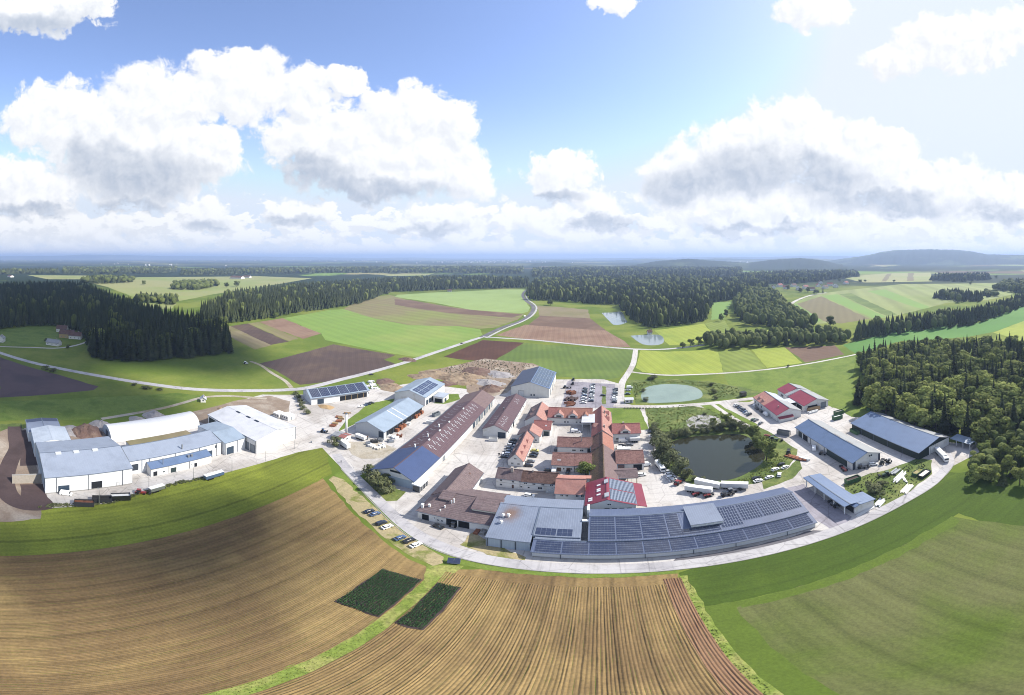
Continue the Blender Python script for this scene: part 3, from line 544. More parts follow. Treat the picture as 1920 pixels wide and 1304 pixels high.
def stained(src, name, cx, cyy, r):
    m = MATS[src].copy(); m.name = name; MATS[name] = m; nt = m.node_tree; t = NT(nt); bs = next(n for n in nt.nodes if n.type == 'BSDF_PRINCIPLED'); c = bs.inputs['Base Color'].links[0].from_socket
    pos = t.n('ShaderNodeNewGeometry').outputs['Position']; d = t.v('LENGTH', t.v('MULTIPLY', t.v('SUBTRACT', pos, (cx, cyy, 0)), (1, .62, 0)))
    f = t.m('MULTIPLY', t.smooth(t.m('ADD', d, t.m('MULTIPLY', t.noise(pos, .5, 5, .7), 3.0)), r + 1.5, r * .25), .85)
    t.put(bs.inputs['Base Color'], t.mix(f, c, C(150, 112, 78)))
stained('roof_corrugated', 'roof_stained', -26.6, 114.2, 4.2)
class Bld:
    """a gabled building in its own space; ax 'y': ridge along Y, 'x': ridge along X; e0/e1 are the eave heights of the low and high side"""
    def __init__(s, name, label, cat, X0, X1, Y0, Y1, e0, zr, ax, roof, wall, e1=None, ov=.45, rf=.5, at=(0, 0, 0), rot=0.0, roof2=None, segs=None, group=None, walls=True, zb=0, gov=None, hip=(0, 0)):
        s.X0, s.X1, s.Y0, s.Y1, s.ax, s.zr = X0, X1, Y0, Y1, ax, zr
        s.e = (e0, e0 if e1 is None else e1); s.ov = ov
        s.a0, s.a1, s.l0, s.l1 = (X0, X1, Y0, Y1) if ax == 'y' else (Y0, Y1, X0, X1)
        s.ar = s.a0 + (s.a1 - s.a0) * rf
        base = ((X0 + X1) / 2, (Y0 + Y1) / 2, 0)
        if rot or at != (0, 0, 0): s.o = (0, 0, 0); s.root = empty(name, at, rot)
        else: s.o = base; s.root = empty(name, base)
        tag(s.root, label, cat, group)
        if walls:
            m = MB(s.o); ze0, ze1 = s.e; th = .02
            c = lambda a, l, z: s.P(a, l, z)
            A0, A1, L0, L1, r = s.a0, s.a1, s.l0, s.l1, s.ar
            m.face(c(A0, L0, zb), c(A0, L1, zb), c(A0, L1, ze0), c(A0, L0, ze0)); m.face(c(A1, L1, zb), c(A1, L0, zb), c(A1, L0, ze1), c(A1, L1, ze1))
            for L in (L0, L1): m.face(c(A0, L, zb), c(A1, L, zb), c(A1, L, ze1), *([] if hip[L == L1] else [c(r, L, zr)]), c(A0, L, ze0))
            m.build('wall', wall, s.root)
        gov = ov if gov is None else gov
        segs = segs or [(s.l0 - gov, s.l1 + gov, roof, roof2 or roof)]
        s.slope = [None, None]; s.roof = []
        for i in (0, 1):
            ae = s.a0 if i == 0 else s.a1; run = s.ar - ae
            if abs(run) < .3: continue
            k = (zr - s.e[i]) / abs(run); aov = ae - math.copysign(ov, run); zov = s.e[i] - ov * k
            s.slope[i] = (aov, zov)
            for g in segs:
                m = MB(s.o); h0 = hip[0] if g is segs[0] else 0; h1 = hip[1] if g is segs[-1] else 0; B = [s.P(aov, g[0], zov + .02), s.P(s.ar, g[0] + h0, zr + .02), s.P(s.ar, g[1] - h1, zr + .02), s.P(aov, g[1], zov + .02)]
                m.hexa(B, [(p[0], p[1], p[2] + .2) for p in B]); s.roof.append(m.build('roof', g[2 + i], s.root))
            m = MB(s.o); sg = math.copysign(1, run); A = s.P(aov - sg * .16, segs[0][0], zov - .02); B = s.P(aov - sg * .01, segs[-1][1], zov + .14)
            m.box(min(A[0], B[0]), max(A[0], B[0]), min(A[1], B[1]), max(A[1], B[1]), A[2], B[2]); m.build('gutter', 'trim', s.root)
        for e, L in ((0, segs[0][0]), (1, segs[-1][1])):               # hipped ends
            if hip[e] and s.slope[0] and s.slope[1]:
                m = MB(s.o); B = [s.P(s.slope[0][0], L, s.slope[0][1] + .02), s.P(s.slope[1][0], L, s.slope[1][1] + .02), s.P(s.ar, L + (hip[0] if e == 0 else -hip[1]), zr + .02)]
                m.hexa(B, [(q[0], q[1], q[2] + .2) for q in B]); m.build('roof', (segs[0] if e == 0 else segs[-1])[2 + (1 if hip[e] > 0 else 0)], s.root)
        m = MB(s.o); a, b = s.P(s.ar - .22, segs[0][0] - .03 + hip[0], zr + .16), s.P(s.ar + .22, segs[-1][1] + .03 - hip[1], zr + .3)
        m.box(min(a[0], b[0]), max(a[0], b[0]), min(a[1], b[1]), max(a[1], b[1]), a[2], b[2]); m.build('ridge_cap', TRIM.get(roof, roof), s.root)
    def P(s, a, l, z): return (a, l, z) if s.ax == 'y' else (l, a, z)
    def on(s, i, u, v, h):
        aov, zov = s.slope[i]; return s.P(aov + (s.ar - aov) * v, u, zov + (s.zr - zov) * v + .22 + h)
    def rbox(s, m, i, u0, u1, v0, v1, h0, h1):
        m.hexa([s.on(i, u0, v0, h0), s.on(i, u1, v0, h0), s.on(i, u1, v1, h0), s.on(i, u0, v1, h0)], [s.on(i, u0, v0, h1), s.on(i, u1, v0, h1), s.on(i, u1, v1, h1), s.on(i, u0, v1, h1)])
    def solar(s, i, u0, u1, v0, v1, nu, nv, gu=.07, gv=.08, label=None):
        m = MB(s.o); s.rbox(m, i, u0, u1, v0, v1, .03, .07); bed = m.build('solar_rail', 'solar_rail', s.root)
        m = MB(s.o); du = (u1 - u0) / nu; dv = (v1 - v0) / nv; L = math.dist(s.on(i, u0, v0, 0), s.on(i, u0, v1, 0)) / (v1 - v0); g = gv / L
        for a in range(nu):
            for b in range(nv): s.rbox(m, i, u0 + a * du + gu / 2, u0 + (a + 1) * du - gu / 2, v0 + b * dv + g / 2, v0 + (b + 1) * dv - g / 2, .071, .11)
        o = m.build('solar_array', 'solar_cell', bed); o['kind'] = 'stuff'
    def sky(s, i, u, v, w, dv, h=.35, m='skylight', name='skylight'):
        b = MB(s.o); s.rbox(b, i, u - w / 2, u + w / 2, v - dv / 2, v + dv / 2, .0, h); return b.build(name, m, s.root)
    def wbox(s, face, u0, u1, z0, z1, d0, d1):
        if face == 'S': return (u0, u1, s.Y0 - d1, s.Y0 - d0, z0, z1)
        if face == 'N': return (u0, u1, s.Y1 + d0, s.Y1 + d1, z0, z1)
        if face == 'E': return (s.X1 + d0, s.X1 + d1, u0, u1, z0, z1)
        return (s.X0 - d1, s.X0 - d0, u0, u1, z0, z1)
    def win(s, face, u0, u1, z0, z1, name='window', pane='glass', frame='trim_white', fw=.09):
        m = MB(s.o); W = lambda *a: m.box(*s.wbox(face, *a, .002, .07))
        W(u0, u1, z0, z0 + fw); W(u0, u1, z1 - fw, z1); W(u0, u0 + fw, z0 + fw, z1 - fw); W(u1 - fw, u1, z0 + fw, z1 - fw)
        if name == 'window' and u1 - u0 > .9: c = (u0 + u1) / 2; W(c - .04, c + .04, z0 + fw, z1 - fw)
        o = m.build(name, frame, s.root)
        p = MB(s.o); p.box(*s.wbox(face, u0 + fw, u1 - fw, z0 + fw, z1 - fw, .003, .03)); p.build('pane' if pane == 'glass' else 'leaf', pane, o); return o
    def gate(s, face, u0, u1, z1, m='gate_blue', z0=.02): return s.win(face, u0, u1, z0, z1, 'gate', m, 'trim_dark', .12)
    def band(s, face, u0, u1, z0, z1, m, name, d=.05):
        b = MB(s.o); b.box(*s.wbox(face, u0, u1, z0, z1, .003, d)); return b.build(name, m, s.root)
    def pipes(s, face, us, z1, m='trim_dark'):
        for u in us: s.band(face, u - .09, u + .09, .05, z1, m, 'downpipe', .16)
    def chimney(s, x, y, z0, z1, w=.9, m='brick_chimney'):
        b = MB(s.o); b.box(x - w / 2, x + w / 2, y - w / 2, y + w / 2, z0, z1); b.box(x - w / 2 - .1, x + w / 2 + .1, y - w / 2 - .1, y + w / 2 + .1, z1, z1 + .15); return b.build('chimney', m, s.root)
    def dormer(s, i, u, v, w, h, depth, roof, wall='wall_white', glass=True):
        """gabled dormer looking out of slope i, centred at u along the ridge"""
        p = s.on(i, u, v, 0); sg = 1 if s.ar > s.slope[i][0] else -1   # direction towards the ridge
        a0 = p[0] if s.ax == 'y' else p[1]; z0 = p[2] - .35; a1 = a0 + sg * depth; q = s.P
        m = MB(s.o); m.face(q(a0, u - w / 2, z0), q(a0, u + w / 2, z0), q(a0, u + w / 2, z0 + h * .45), q(a0, u, z0 + h), q(a0, u - w / 2, z0 + h * .45))
        for e in (-1, 1): m.face(q(a0, u + e * w / 2, z0), q(a1, u + e * w / 2, z0), q(a1, u + e * w / 2, z0 + h * .45), q(a0, u + e * w / 2, z0 + h * .45))
        d = m.build('dormer', wall, s.root); f = a0 - sg * .3
        for e in (-1, 1):
            m = MB(s.o); E = w / 2 + .3; zb = z0 + h * .45 - .3 * h * .55 / (w / 2)
            B = [q(f, u, z0 + h + .03), q(f, u + e * E, zb + .03), q(a1, u + e * E, zb + .03), q(a1, u, z0 + h + .03)]; m.hexa(B, [(x, y, z + .15) for x, y, z in B]); m.build('dormer_roof', roof, d)
        if glass:
            m = MB(s.o); b = a0 - sg * .04; m.hexa([q(a0, u - w * .28, z0 + .5), q(a0, u + w * .28, z0 + .5), q(b, u + w * .28, z0 + .5), q(b, u - w * .28, z0 + .5)], [q(a0, u - w * .28, z0 + h * .5), q(a0, u + w * .28, z0 + h * .5), q(b, u + w * .28, z0 + h * .5), q(b, u - w * .28, z0 + h * .5)]); m.build('pane', 'glass', d)
        return d
TRIM = {'roof_blue': 'trim_dark', 'roof_bluegrey': 'trim', 'roof_slate_blue': 'trim', 'roof_crimson': 'trim', 'roof_magenta': 'roof_magenta', 'roof_corrugated': 'trim', 'roof_solar_base': 'trim'}

# ------------------------------------------------------------------ left works: white and blue-grey halls
b = Bld('hall', 'biggest left hall, blue grey roof and pale panel walls beside the dark ramp', 'hall', -172.8, -139.5, 17.8, 51.5, 8.6, 11.9, 'y', 'roof_bluegrey', 'wall_panel', rf=.52, ov=.3)
b.gate('E', 22.6, 26.8, 3.8); b.gate('E', 35.2, 39.4, 4.2, 'inside_shade_paint'); b.win('E', 45, 46.2, .1, 2.2, 'door', 'wall_white', 'trim'); b.pipes('E', (22, 34, 47.5), 8.4)
for y in (25, 32.5, 40.5): b.sky(1, y, .93, 2.4, .09, .5)
b.band('S', -171, -141, 1.5, 8.2, 'trim_dark', 'cladding', .06); b.band('E', 17.9, 51.4, .02, .5, 'plinth', 'plinth', .08)  # the south gable's shade is put into dark bands under bluish panels
for k in range(9): b.band('S', -170.8 + 3.3 * k, -168.0 + 3.3 * k, 1.7, 8.0, 'wall_blue', 'panel', .1)
b = Bld('hall', 'pale gabled annex joined behind the biggest left hall', 'hall', -190.2, -173.0, 17.2, 34, 8, 9.6, 'x', 'roof_white_y', 'wall_panel', ov=.2)
b.band('S', -189, -175, 1, 7.5, 'wall_blue', 'cladding')
b = Bld('shed', 'grey end shed with navy roof edge behind the left annex', 'shed', -206.8, -190.5, 15.8, 32.6, 6, 6.8, 'x', 'roof_corrugated', 'wall_panel', ov=.2)
b.sky(0, -204.6, .5, 4, .94, .12, 'roof_navy', 'roof_strip'); b.sky(1, -204.6, .5, 4, .94, .12, 'roof_navy', 'roof_strip')
def wall_block(name, label, x0, x1, y0, y1, h, m, cat='wall'):
    o = empty(name, ((x0 + x1) / 2, (y0 + y1) / 2, 0)); tag(o, label, cat)
    a = MB(o.location); a.box(x0, x1, y0, y1, 0, h); a.build('body', m, o); a = MB(o.location); a.box(x0 - .08, x1 + .08, y0 - .08, y1 + .08, h, h + .15); a.build('coping', 'plinth', o); return o
wall_block('retaining_wall', 'pale stone retaining wall at the corner of the dark ramp', -149.2, -148.6, 6, 17.5, 4.6, 'stone_wall')
# barrel tent
def barrel(name, label, X0, X1, Y0, Y1, h, m):
    xc, r = (X0 + X1) / 2, (X1 - X0) / 2; o = empty(name, (xc, (Y0 + Y1) / 2, 0)); tag(o, label, 'tent hall'); n = 18; k = 14; a = MB(o.location)
    arc = [(xc - r * math.cos(math.pi * i / n), h * math.sin(math.pi * i / n) ** .8) for i in range(n + 1)]
    for j in range(k):
        ya = Y0 + (Y1 - Y0) * j / k; yb = Y0 + (Y1 - Y0) * (j + 1) / k
        for i in range(n): a.face((arc[i][0], ya, arc[i][1]), (arc[i + 1][0], ya, arc[i + 1][1]), (arc[i + 1][0], yb, arc[i + 1][1]), (arc[i][0], yb, arc[i][1]))
    a.build('membrane', m, o, True)
    for Y in (Y0 + .02, Y1 - .02):
        a = MB(o.location); a.face(*[(x, Y, z) for x, z in arc]); e = a.build('end_wall', 'wall_blue', o)
        a = MB(o.location); yy = Y - .05 if Y == Y0 + .02 else Y; a.box(xc - 2.5, xc + 2.5, yy, yy + .05, .05, 4.2); a.build('gate', 'gate_blue', e)
    for j in range(0, k + 1, 2):
        Y = Y0 + (Y1 - Y0) * j / k; a = MB(o.location)
        for i in range(n): a.hexa([(arc[i][0], Y - .06, arc[i][1]), (arc[i + 1][0], Y - .06, arc[i + 1][1]), (arc[i + 1][0], Y + .06, arc[i + 1][1]), (arc[i][0], Y + .06, arc[i][1])], [(arc[i][0] * 1.0, Y - .06, arc[i][1] + .06), (arc[i + 1][0], Y - .06, arc[i + 1][1] + .06), (arc[i + 1][0], Y + .06, arc[i + 1][1] + .06), (arc[i][0], Y + .06, arc[i][1] + .06)])
        a.build('rib', 'trim_white', o)
mat('membrane', C(242, 243, 248, 1.6), .5, .02, .2, spec=.3)
barrel('tent_hall', 'long white barrel vaulted tent hall behind the blue grey row', -197, -181.2, 56, 106, 6.9, 'membrane')
b = Bld('store', 'flat beige roofed store between tent hall and blue grey row', 'store', -171, -158.6, 60, 92, 5.4, 5.7, 'y', 'fallow_tan', 'wall_grey', ov=.1)
b.sky(1, 66, .6, 3, .5, .5, 'trim_white', 'roof_light')
b = Bld('hall', 'long blue grey single pitch hall in the middle of the left row', 'hall', -158, -147.2, 53.4, 97.4, 9.4, 9.9, 'y', 'roof_bluegrey', 'wall_panel', e1=7.5, rf=.04, ov=.25)
b.pipes('E', (62, 74, 86, 95), 7.3); b.win('E', 54, 57, 2, 5.5, 'window', 'glass', 'trim_dark'); b.gate('E', 89.6, 92.8, 4); b.win('E', 94, 95.5, 4.5, 6.5); b.win('E', 93.6, 96.6, .1, 4, 'door', 'wall_white', 'trim')
b.chimney(-148.6, 78, 6, 10.4, .5, 'steel'); b.band('E', 58.4, 58.8, 0, 7.4, 'trim', 'downpipe')
b = Bld('annex', 'low lean to annex with doors in front of the blue grey hall', 'annex', -146.9, -142.3, 60.6, 89.2, 5.4, 5.6, 'y', 'roof_slate_blue', 'wall_white', e1=4.2, rf=.06, ov=.15)
b.win('E', 61.6, 63.4, .1, 2.6, 'door', 'inside_shade_paint', 'trim'); b.gate('E', 69.4, 72, 2.6, 'gate_green'); b.win('E', 80.6, 82, .1, 2.3, 'door', 'inside_shade_paint', 'trim'); b.win('E', 84.8, 86, .1, 2.6, 'door', 'wall_cream', 'trim_white'); b.win('E', 65.8, 67, 1, 2); b.pipes('E', (68.6, 78.2), 4.1)
for y in (79, 80.6): b.chimney(-144.5, y, 4.6, 6.2, .8, 'steel')
b.chimney(-143.6, 66.5, 4.3, 8, .25, 'steel')
b = Bld('hall', 'small blue grey gabled hall between the long hall and the white hall', 'hall', -170.3, -145.4, 98.5, 110.2, 7, 9, 'y', 'roof_silver', 'wall_panel', rf=.58, ov=.2, segs=None)
b.gate('E', 99.4, 103.4, 4.2); b.pipes('E', (98.7, 105.5), 6.8)
b = Bld('hall', 'big white gabled hall at the right end of the left works', 'hall', -180, -138.2, 110.8, 136.8, 7.7, 10.1, 'x', 'roof_white', 'wall_white', ov=.3)
b.gate('S', -146.6, -143.2, 4.6, 'gate_grey'); b.gate('S', -142.6, -138.9, 4.6, 'gate_grey'); b.band('S', -179, -168, .5, 6.5, 'wall_green', 'cladding'); b.pipes('S', (-147.2, -138.6), 7.5); b.pipes('E', (111, 136.5), 7.5, 'trim')
for x in (-169, -160, -153): b.sky(0, x, .96, 3.0, .06, .35, 'trim_dark')
def container(label, x0, x1, y0, y1, h, m='wall_white', n=3, rz=0):
    o = empty('office_container', ((x0 + x1) / 2, (y0 + y1) / 2, .06)); tag(o, label, 'container'); w, d = (x1 - x0) / 2, (y1 - y0) / 2
    a = MB(); a.box(-w, w, -d, d, 0, h); a.build('body', m, o); a = MB(); a.box(-w - .05, w + .05, -d - .05, d + .05, h, h + .14); a.build('roof', 'trim_white', o)
    for k in range(n):
        a = MB(); x = -w + (2 * w) * (k + .5) / n; a.box(x - .45, x + .45, -d - .04, -d, 1, 2.1); a.build('window', 'glass', o)
    a = MB(); a.box(w, w + .05, -.5, .5, .05, 2.1); a.build('door', 'gate_grey', o); return o
container('white office container, farther of the two behind the white hall', -170, -164.9, 149.3, 154.2, 2.8)
container('white office container, nearer of the two behind the white hall', -164.6, -158.8, 150.8, 156, 2.8)

# solar shed by the junction
b = Bld('shed', 'long shed with six solar blocks on its roof by the road junction', 'shed', -16.5, 0, 0, 41.2, 5.2, 8.6, 'y', 'roof_silver', 'wall_panel', at=(-167.5, 179.7, 0), rot=R(-27.7), ov=.8)
for k in range(6): b.solar(1, .6 + 6.7 * k, 6.9 + 6.7 * k, .08, .96, 6, 5)
b.gate('E', 4.2, 8.6, 3.6, 'gate_blue'); b.band('E', 20, 40, .1, 3.6, 'inside_shade_paint', 'painted_opening')
for y in (24, 28.5, 33, 37.5): b.band('E', y - .12, y + .12, .02, 3.8, 'timber', 'post', .2)
# grey twin halls
b = Bld('hall', 'tall hall with a solar block and garage doors beyond the grey hall', 'hall', -129.5, -107, 219.6, 251, 6, 9.6, 'y', 'roof_silver', 'wall_white', ov=.4, roof2='roof_silver')
for k in range(2):
    for j in range(4): b.solar(1, 221 + 6.2 * j, 226.7 + 6.2 * j, .22 + .36 * k, .55 + .36 * k, 4, 3, .16, .16)
for y in (221, 225, 229, 233, 237): b.gate('E', y, y + 3.2, 3.4, 'gate_blue')
b = Bld('annex', 'little flat white annex beside the tall solar hall', 'annex', -105.6, -98.4, 229, 238, 3.9, 4.1, 'y', 'roof_white_y', 'wall_white', ov=.2)
b.band('S', -104.5, -99.5, .1, 2.8, 'inside_shade_paint', 'painted_opening'); b.gate('E', 231, 234, 2.6)
b = Bld('hall', 'pale grey hall stacked with timber along its open side', 'hall', -121, -103.4, 164.6, 208.4, 5.4, 8.5, 'y', 'roof_silver', 'wall_grey', ov=.6, rf=.43, e1=4.6)
b.sky(1, 183.6, .5, .5, .98, .06, 'trim_white', 'joint'); b.sky(1, 188.6, .5, .5, .98, .06, 'trim_white', 'joint'); b.band('E', 167, 207.6, .1, 3.8, 'inside_shade_paint', 'painted_opening'); b.gate('S', -106.6, -103.8, 4.2, 'gate_blue')
for y in range(168, 208, 5): b.band('E', y - .15, y + .15, .02, 4.2, 'trim', 'post', .4)
# long hall
b = Bld('hall', 'very long hall with a blue front roof and purple tiles behind', 'hall', -86.2, -67, 127.6, 238.6, 4.7, 9.3, 'y', 'tile_purple', 'wall_white', rf=.57, ov=.5,
        segs=[(126.9, 151, 'roof_blue', 'roof_blue'), (151, 218, 'tile_purple', 'tile_purple'), (218, 239.2, 'tile_brown', 'tile_brown')])
m = MB(b.o)
for r in range(14):
    y = 154.5 + r * 4.55
    for (dv, dy) in ((.78, 0), (.62, .9), (.66, -.8), (.46, .2)): b.rbox(m, 1, y + dy - .16, y + dy + .16, dv - .075, dv + .075, .0, .05)
    for (dv, dy) in ((.66, 0), (.50, 1.1), (.34, -.5)): b.rbox(m, 0, y + dy - .14, y + dy + .14, dv - .055, dv + .055, .0, .05)
o = m.build('roof_light', 'skylight', b.root); o['kind'] = 'stuff'
for y in (158, 170, 182, 203): b.sky(1, y, .965, 1.6, .06, .5)
for y in (150, 163, 176): b.chimney(-78, y, 8.2, 9.9, .5, 'trim_white')
for y in (196, 201, 206, 211, 216, 221, 226, 231): b.gate('E', y, y + 3.8, 3.7, 'gate_grey' if y % 2 else 'gate_blue')
b.band('E', 128, 238, 3.9, 4.35, 'trim_white', 'gutter', .15); b.band('S', -85.8, -67.4, .02, 4.3, 'wall_blue', 'cladding'); b.win('S', -77.4, -72.6, 6.6, 7.6, 'window', 'glass', 'trim_dark'); b.gate('E', 155, 158, 2.6, 'gate_grey')
m = MB(b.o); m.box(-66.6, -63.8, 126.2, 133.2, .02, 3.4); p = m.build('porch', 'glass', b.root); m = MB(b.o); m.hexa([(-67, 126, 3.42), (-63.2, 126, 3.42), (-63.2, 133.6, 3.42), (-67, 133.6, 3.42)], [(-67, 126, 4.2), (-63.2, 126, 3.6), (-63.2, 133.6, 3.6), (-67, 133.6, 4.2)]); m.build('porch_roof', 'wall_panel', p)
for y in (126.3, 128.5, 130.7, 132.9):
    m = MB(b.o); m.box(-63.75, -63.6, y - .07, y + .07, .02, 3.4); m.build('post', 'trim_white', p)
b = Bld('hall', 'shorter purple tiled hall beside the very long hall', 'hall', -59.2, -46.6, 189.4, 241, 4.6, 7.7, 'y', 'tile_purple', 'wall_white', ov=.5)
m = MB(b.o)
for y in (193, 196.5, 200, 203.5, 229, 233):
    for (dv, dy) in ((.75, 0), (.55, .9), (.5, -.8)): b.rbox(m, 1, y + dy - .15, y + dy + .15, dv - .08, dv + .08, 0, .05)
    for (dv, dy) in ((.7, 0), (.45, .9)): b.rbox(m, 0, y + dy - .15, y + dy + .15, dv - .08, dv + .08, 0, .05)
o = m.build('roof_light', 'skylight', b.root); o['kind'] = 'stuff'
b.gate('S', -51.2, -47.2, 3.6, 'gate_blue'); b.band('S', -59, -51.6, .02, 4.4, 'wall_white', 'cladding')
for y in (192, 200, 208, 216, 224, 232): b.win('E', y, y + 2.4, 1.2, 2.8)
b.gate('E', 204, 207, 3.2, 'inside_shade_paint'); b.chimney(-54, 213, 6.6, 8.6, .5, 'steel')
b = Bld('hall', 'tall pale hall with a striped solar slope in front of the green field', 'hall', -60, -33.6, 257.6, 297.4, 7, 11.4, 'y', 'roof_navy', 'wall_board', ov=.4, segs=[(257.2, 297.8, 'roof_navy', 'roof_slate_blue')])
for k in range(3): b.solar(1, 259 + 12.6 * k, 270.8 + 12.6 * k, .06, .95, 10, 6, .3, .12)
b.gate('S', -55, -51, 4.4, 'wall_grey'); b.win('S', -46.6, -45.4, .6, 2.4); b.win('S', -44.6, -43.4, .6, 2.4)
for y in (262, 272, 282): b.gate('E', y, y + 4, 4.4, 'gate_grey')
# ------------------------------------------------------------------ farm court: white walls and red tiles
def rowwin(b, face, us, z0, z1, w=1.1):
    for u in us: b.win(face, u - w / 2, u + w / 2, z0, z1)
b = Bld('house', 'narrow west wing of the court with six triangular dormers', 'house', -38.8, -32.3, 160.6, 187, 3.5, 7.2, 'y', 'tile_purple', 'wall_white', ov=.45, segs=[(160.2, 187.3, 'tile_mauve', 'tile_pink')])
for y in (165.5, 172, 178.5): b.dormer(1, y, .45, 2.4, 1.3, 2.2, 'tile_red', 'tile_red', False); b.dormer(0, y + 1.5, .45, 3.2, 1.5, 2.4, 'tile_brown', 'tile_brown', False)
rowwin(b, 'S', (-36.9, -34.2), .9, 2.1); rowwin(b, 'S', (-35.6,), 3.9, 5.0); rowwin(b, 'E', (164, 169, 174, 180, 184), 1, 2.2)
b = Bld('house', 'middle part of the west wing with a stepped pink roof', 'house', -40.3, -29.3, 187.4, 196.4, 4, 7.5, 'y', 'tile_mauve', 'wall_white', rf=.54, segs=[(187, 196.6, 'tile_mauve', 'tile_pink')]); b.win('S', -31.6, -30.6, 1, 2.1)
b = Bld('house', 'short red roofed cross wing with a dark garage facing the court', 'house', -33.9, -25.2, 196.7, 206.6, 4, 7.1, 'x', 'tile_red', 'wall_white'); b.gate('S', -28.6, -25.9, 2.8, 'gate_green')
b.sky(0, -27.6, .45, .9, .12, .1)
b = Bld('house', 'northern part of the west wing with a big pink hipped end', 'house', -40.3, -29.2, 206.8, 227.6, 4.2, 8.4, 'y', 'tile_mauve', 'wall_white', rf=.55, segs=[(206.4, 228, 'tile_mauve', 'tile_pink')])
b.dormer(0, 212, .4, 3, 1.6, 2.4, 'tile_brown'); b.dormer(0, 219, .4, 3, 1.6, 2.4, 'tile_brown')
b = Bld('house', 'north range of the court with half timbered gable dormers', 'house', -28.8, -4, 213.4, 226, 4.4, 8.3, 'x', 'tile_rust', 'wall_white', segs=[(-29, -23.4, 'tile_red', 'tile_red'), (-23.4, -3.6, 'tile_rust', 'tile_rust')])
for x in (-22.4, -14.6): b.dormer(0, x, .04, 5.2, 3.6, 5, 'tile_pink')
b.dormer(0, -7.6, .04, 4, 3.2, 5, 'tile_rust', glass=False)
rowwin(b, 'S', (-27, -25.4, -19, -17.4, -12.5, -10.4), 1, 2.2)
def canopy(name, label, cat, x0, x1, y0, y1, z, th, roof, posts, zslope=0.0, wall=None):
    o = empty(name, ((x0 + x1) / 2, (y0 + y1) / 2, 0)); tag(o, label, cat); m = MB(o.location)
    B = [(x0, y0, z), (x1, y0, z + zslope), (x1, y1, z + zslope), (x0, y1, z)]; m.hexa(B, [(x, y, q + th) for x, y, q in B]); m.build('roof', roof, o)
    for (x, y) in posts:
        m = MB(o.location); m.box(x - .13, x + .13, y - .13, y + .13, .02, z + zslope * (x - x0) / (x1 - x0) - .01); m.build('post', 'trim_white', o)
    return o
canopy('canopy', 'flat white canopy over the corner of the farm court', 'canopy', -9.4, .2, 203.8, 216.6, 5.7, .3, 'roof_white', ((-9, 204.2), (-4.4, 204.2), (-.4, 204.2), (-9, 210)))
b = Bld('house', 'tall pink roofed spine house at the north corner of the court', 'house', -3.4, 6.5, 187.8, 222, 4.8, 9, 'y', 'tile_red', 'wall_white', segs=[(187.4, 222.4, 'tile_red', 'tile_pink')], ov=.5)
for y in (208, 216): b.dormer(1, y, .3, 4, 2.2, 3, 'tile_red')
b.dormer(0, 199, .25, 3.4, 2.2, 3.4, 'tile_pink'); b.chimney(3, 213, 7.6, 9.8, .7); b.chimney(4.2, 209.5, 6.8, 8.6, .6); b.chimney(2.6, 192.5, 7.8, 9.6, .8); b.win('S', .6, 2.4, 5.6, 7)
b = Bld('house', 'white wing with a red roof and one dark glazed gable', 'house', 6.9, 20.6, 191.4, 203, 4.9, 8.1, 'x', 'tile_red', 'wall_white', ov=.5); b.dormer(0, 13.2, .04, 5, 3.2, 4.6, 'tile_pink'); rowwin(b, 'S', (9.4, 12.8), .9, 2.3, 1.8); b.win('S', 16, 17, 1, 3.2, 'door', 'wall_grey'); b.chimney(12.5, 197.5, 7.4, 8.9, .8)
b = Bld('barn', 'orange roofed spine barn in the middle of the court', 'barn', -3.3, 6.4, 172.6, 187.2, 4.5, 8.2, 'y', 'tile_dark', 'wall_cream', segs=[(172.3, 187.3, 'tile_dark', 'tile_rust')])
b = Bld('barn', 'long court barn with dark red tiles, upper of the two', 'barn', -19.3, -3.5, 177.4, 186, 3.9, 7.2, 'x', 'tile_old', 'wall_white'); rowwin(b, 'S', (-11.6, -8), 1.2, 2.4, 1.8); b.gate('S', -5.4, -3.8, 3, 'inside_shade_paint'); b.band('S', -18.8, -12.8, .02, .6, 'plinth', 'plinth'); b.chimney(-8.2, 180, 6, 8.4, .35)
b = Bld('barn', 'court barn with grey doors and two round roof lights, lower left', 'barn', -19.5, -10.2, 158.4, 170, 3.9, 7.3, 'x', 'tile_old', 'wall_white')
for x in (-17.2, -16.4): b.sky(0, x, .42, .6, .08, .1)
for x in (-17.5, -13.6): b.win('S', x, x + 1.9, .1, 2.6, 'door', 'door_brown', 'trim_white')
rowwin(b, 'S', (-14.6, -11.4), 1.4, 2.4, .8)
b = Bld('barn', 'court barn behind the round tree, lower right', 'barn', -9.9, -3.4, 158.4, 170, 4, 7.4, 'x', 'tile_old', 'wall_white'); rowwin(b, 'S', (-8.6,), 1, 2.2)
b = Bld('barn', 'mossy brown spine barn leading down to the solar house', 'barn', -3.2, 7, 141.4, 172.2, 4, 8.2, 'y', 'tile_mossy', 'wall_cream', segs=[(141.2, 172.3, 'tile_mossy', 'tile_brown')])
b = Bld('barn', 'east barn with old red tiles and an open dark bay', 'barn', 7.3, 18.8, 160.2, 172.4, 4, 7.6, 'x', 'tile_old', 'wall_white', segs=[(7, 19.2, 'tile_old', 'tile_old')]); b.band('S', 14.4, 18, .02, 3.2, 'inside_shade_paint', 'painted_opening'); b.band('S', 7.6, 10.6, .02, 3.4, 'tile_brown', 'lean_to', .8)
b = Bld('carport', 'brown tiled open cart shed beside the east barn', 'carport', 6.6, 15, 148.4, 156.6, 3.2, 4.9, 'x', 'tile_mauve', 'wall_cream', walls=False, ov=.3)
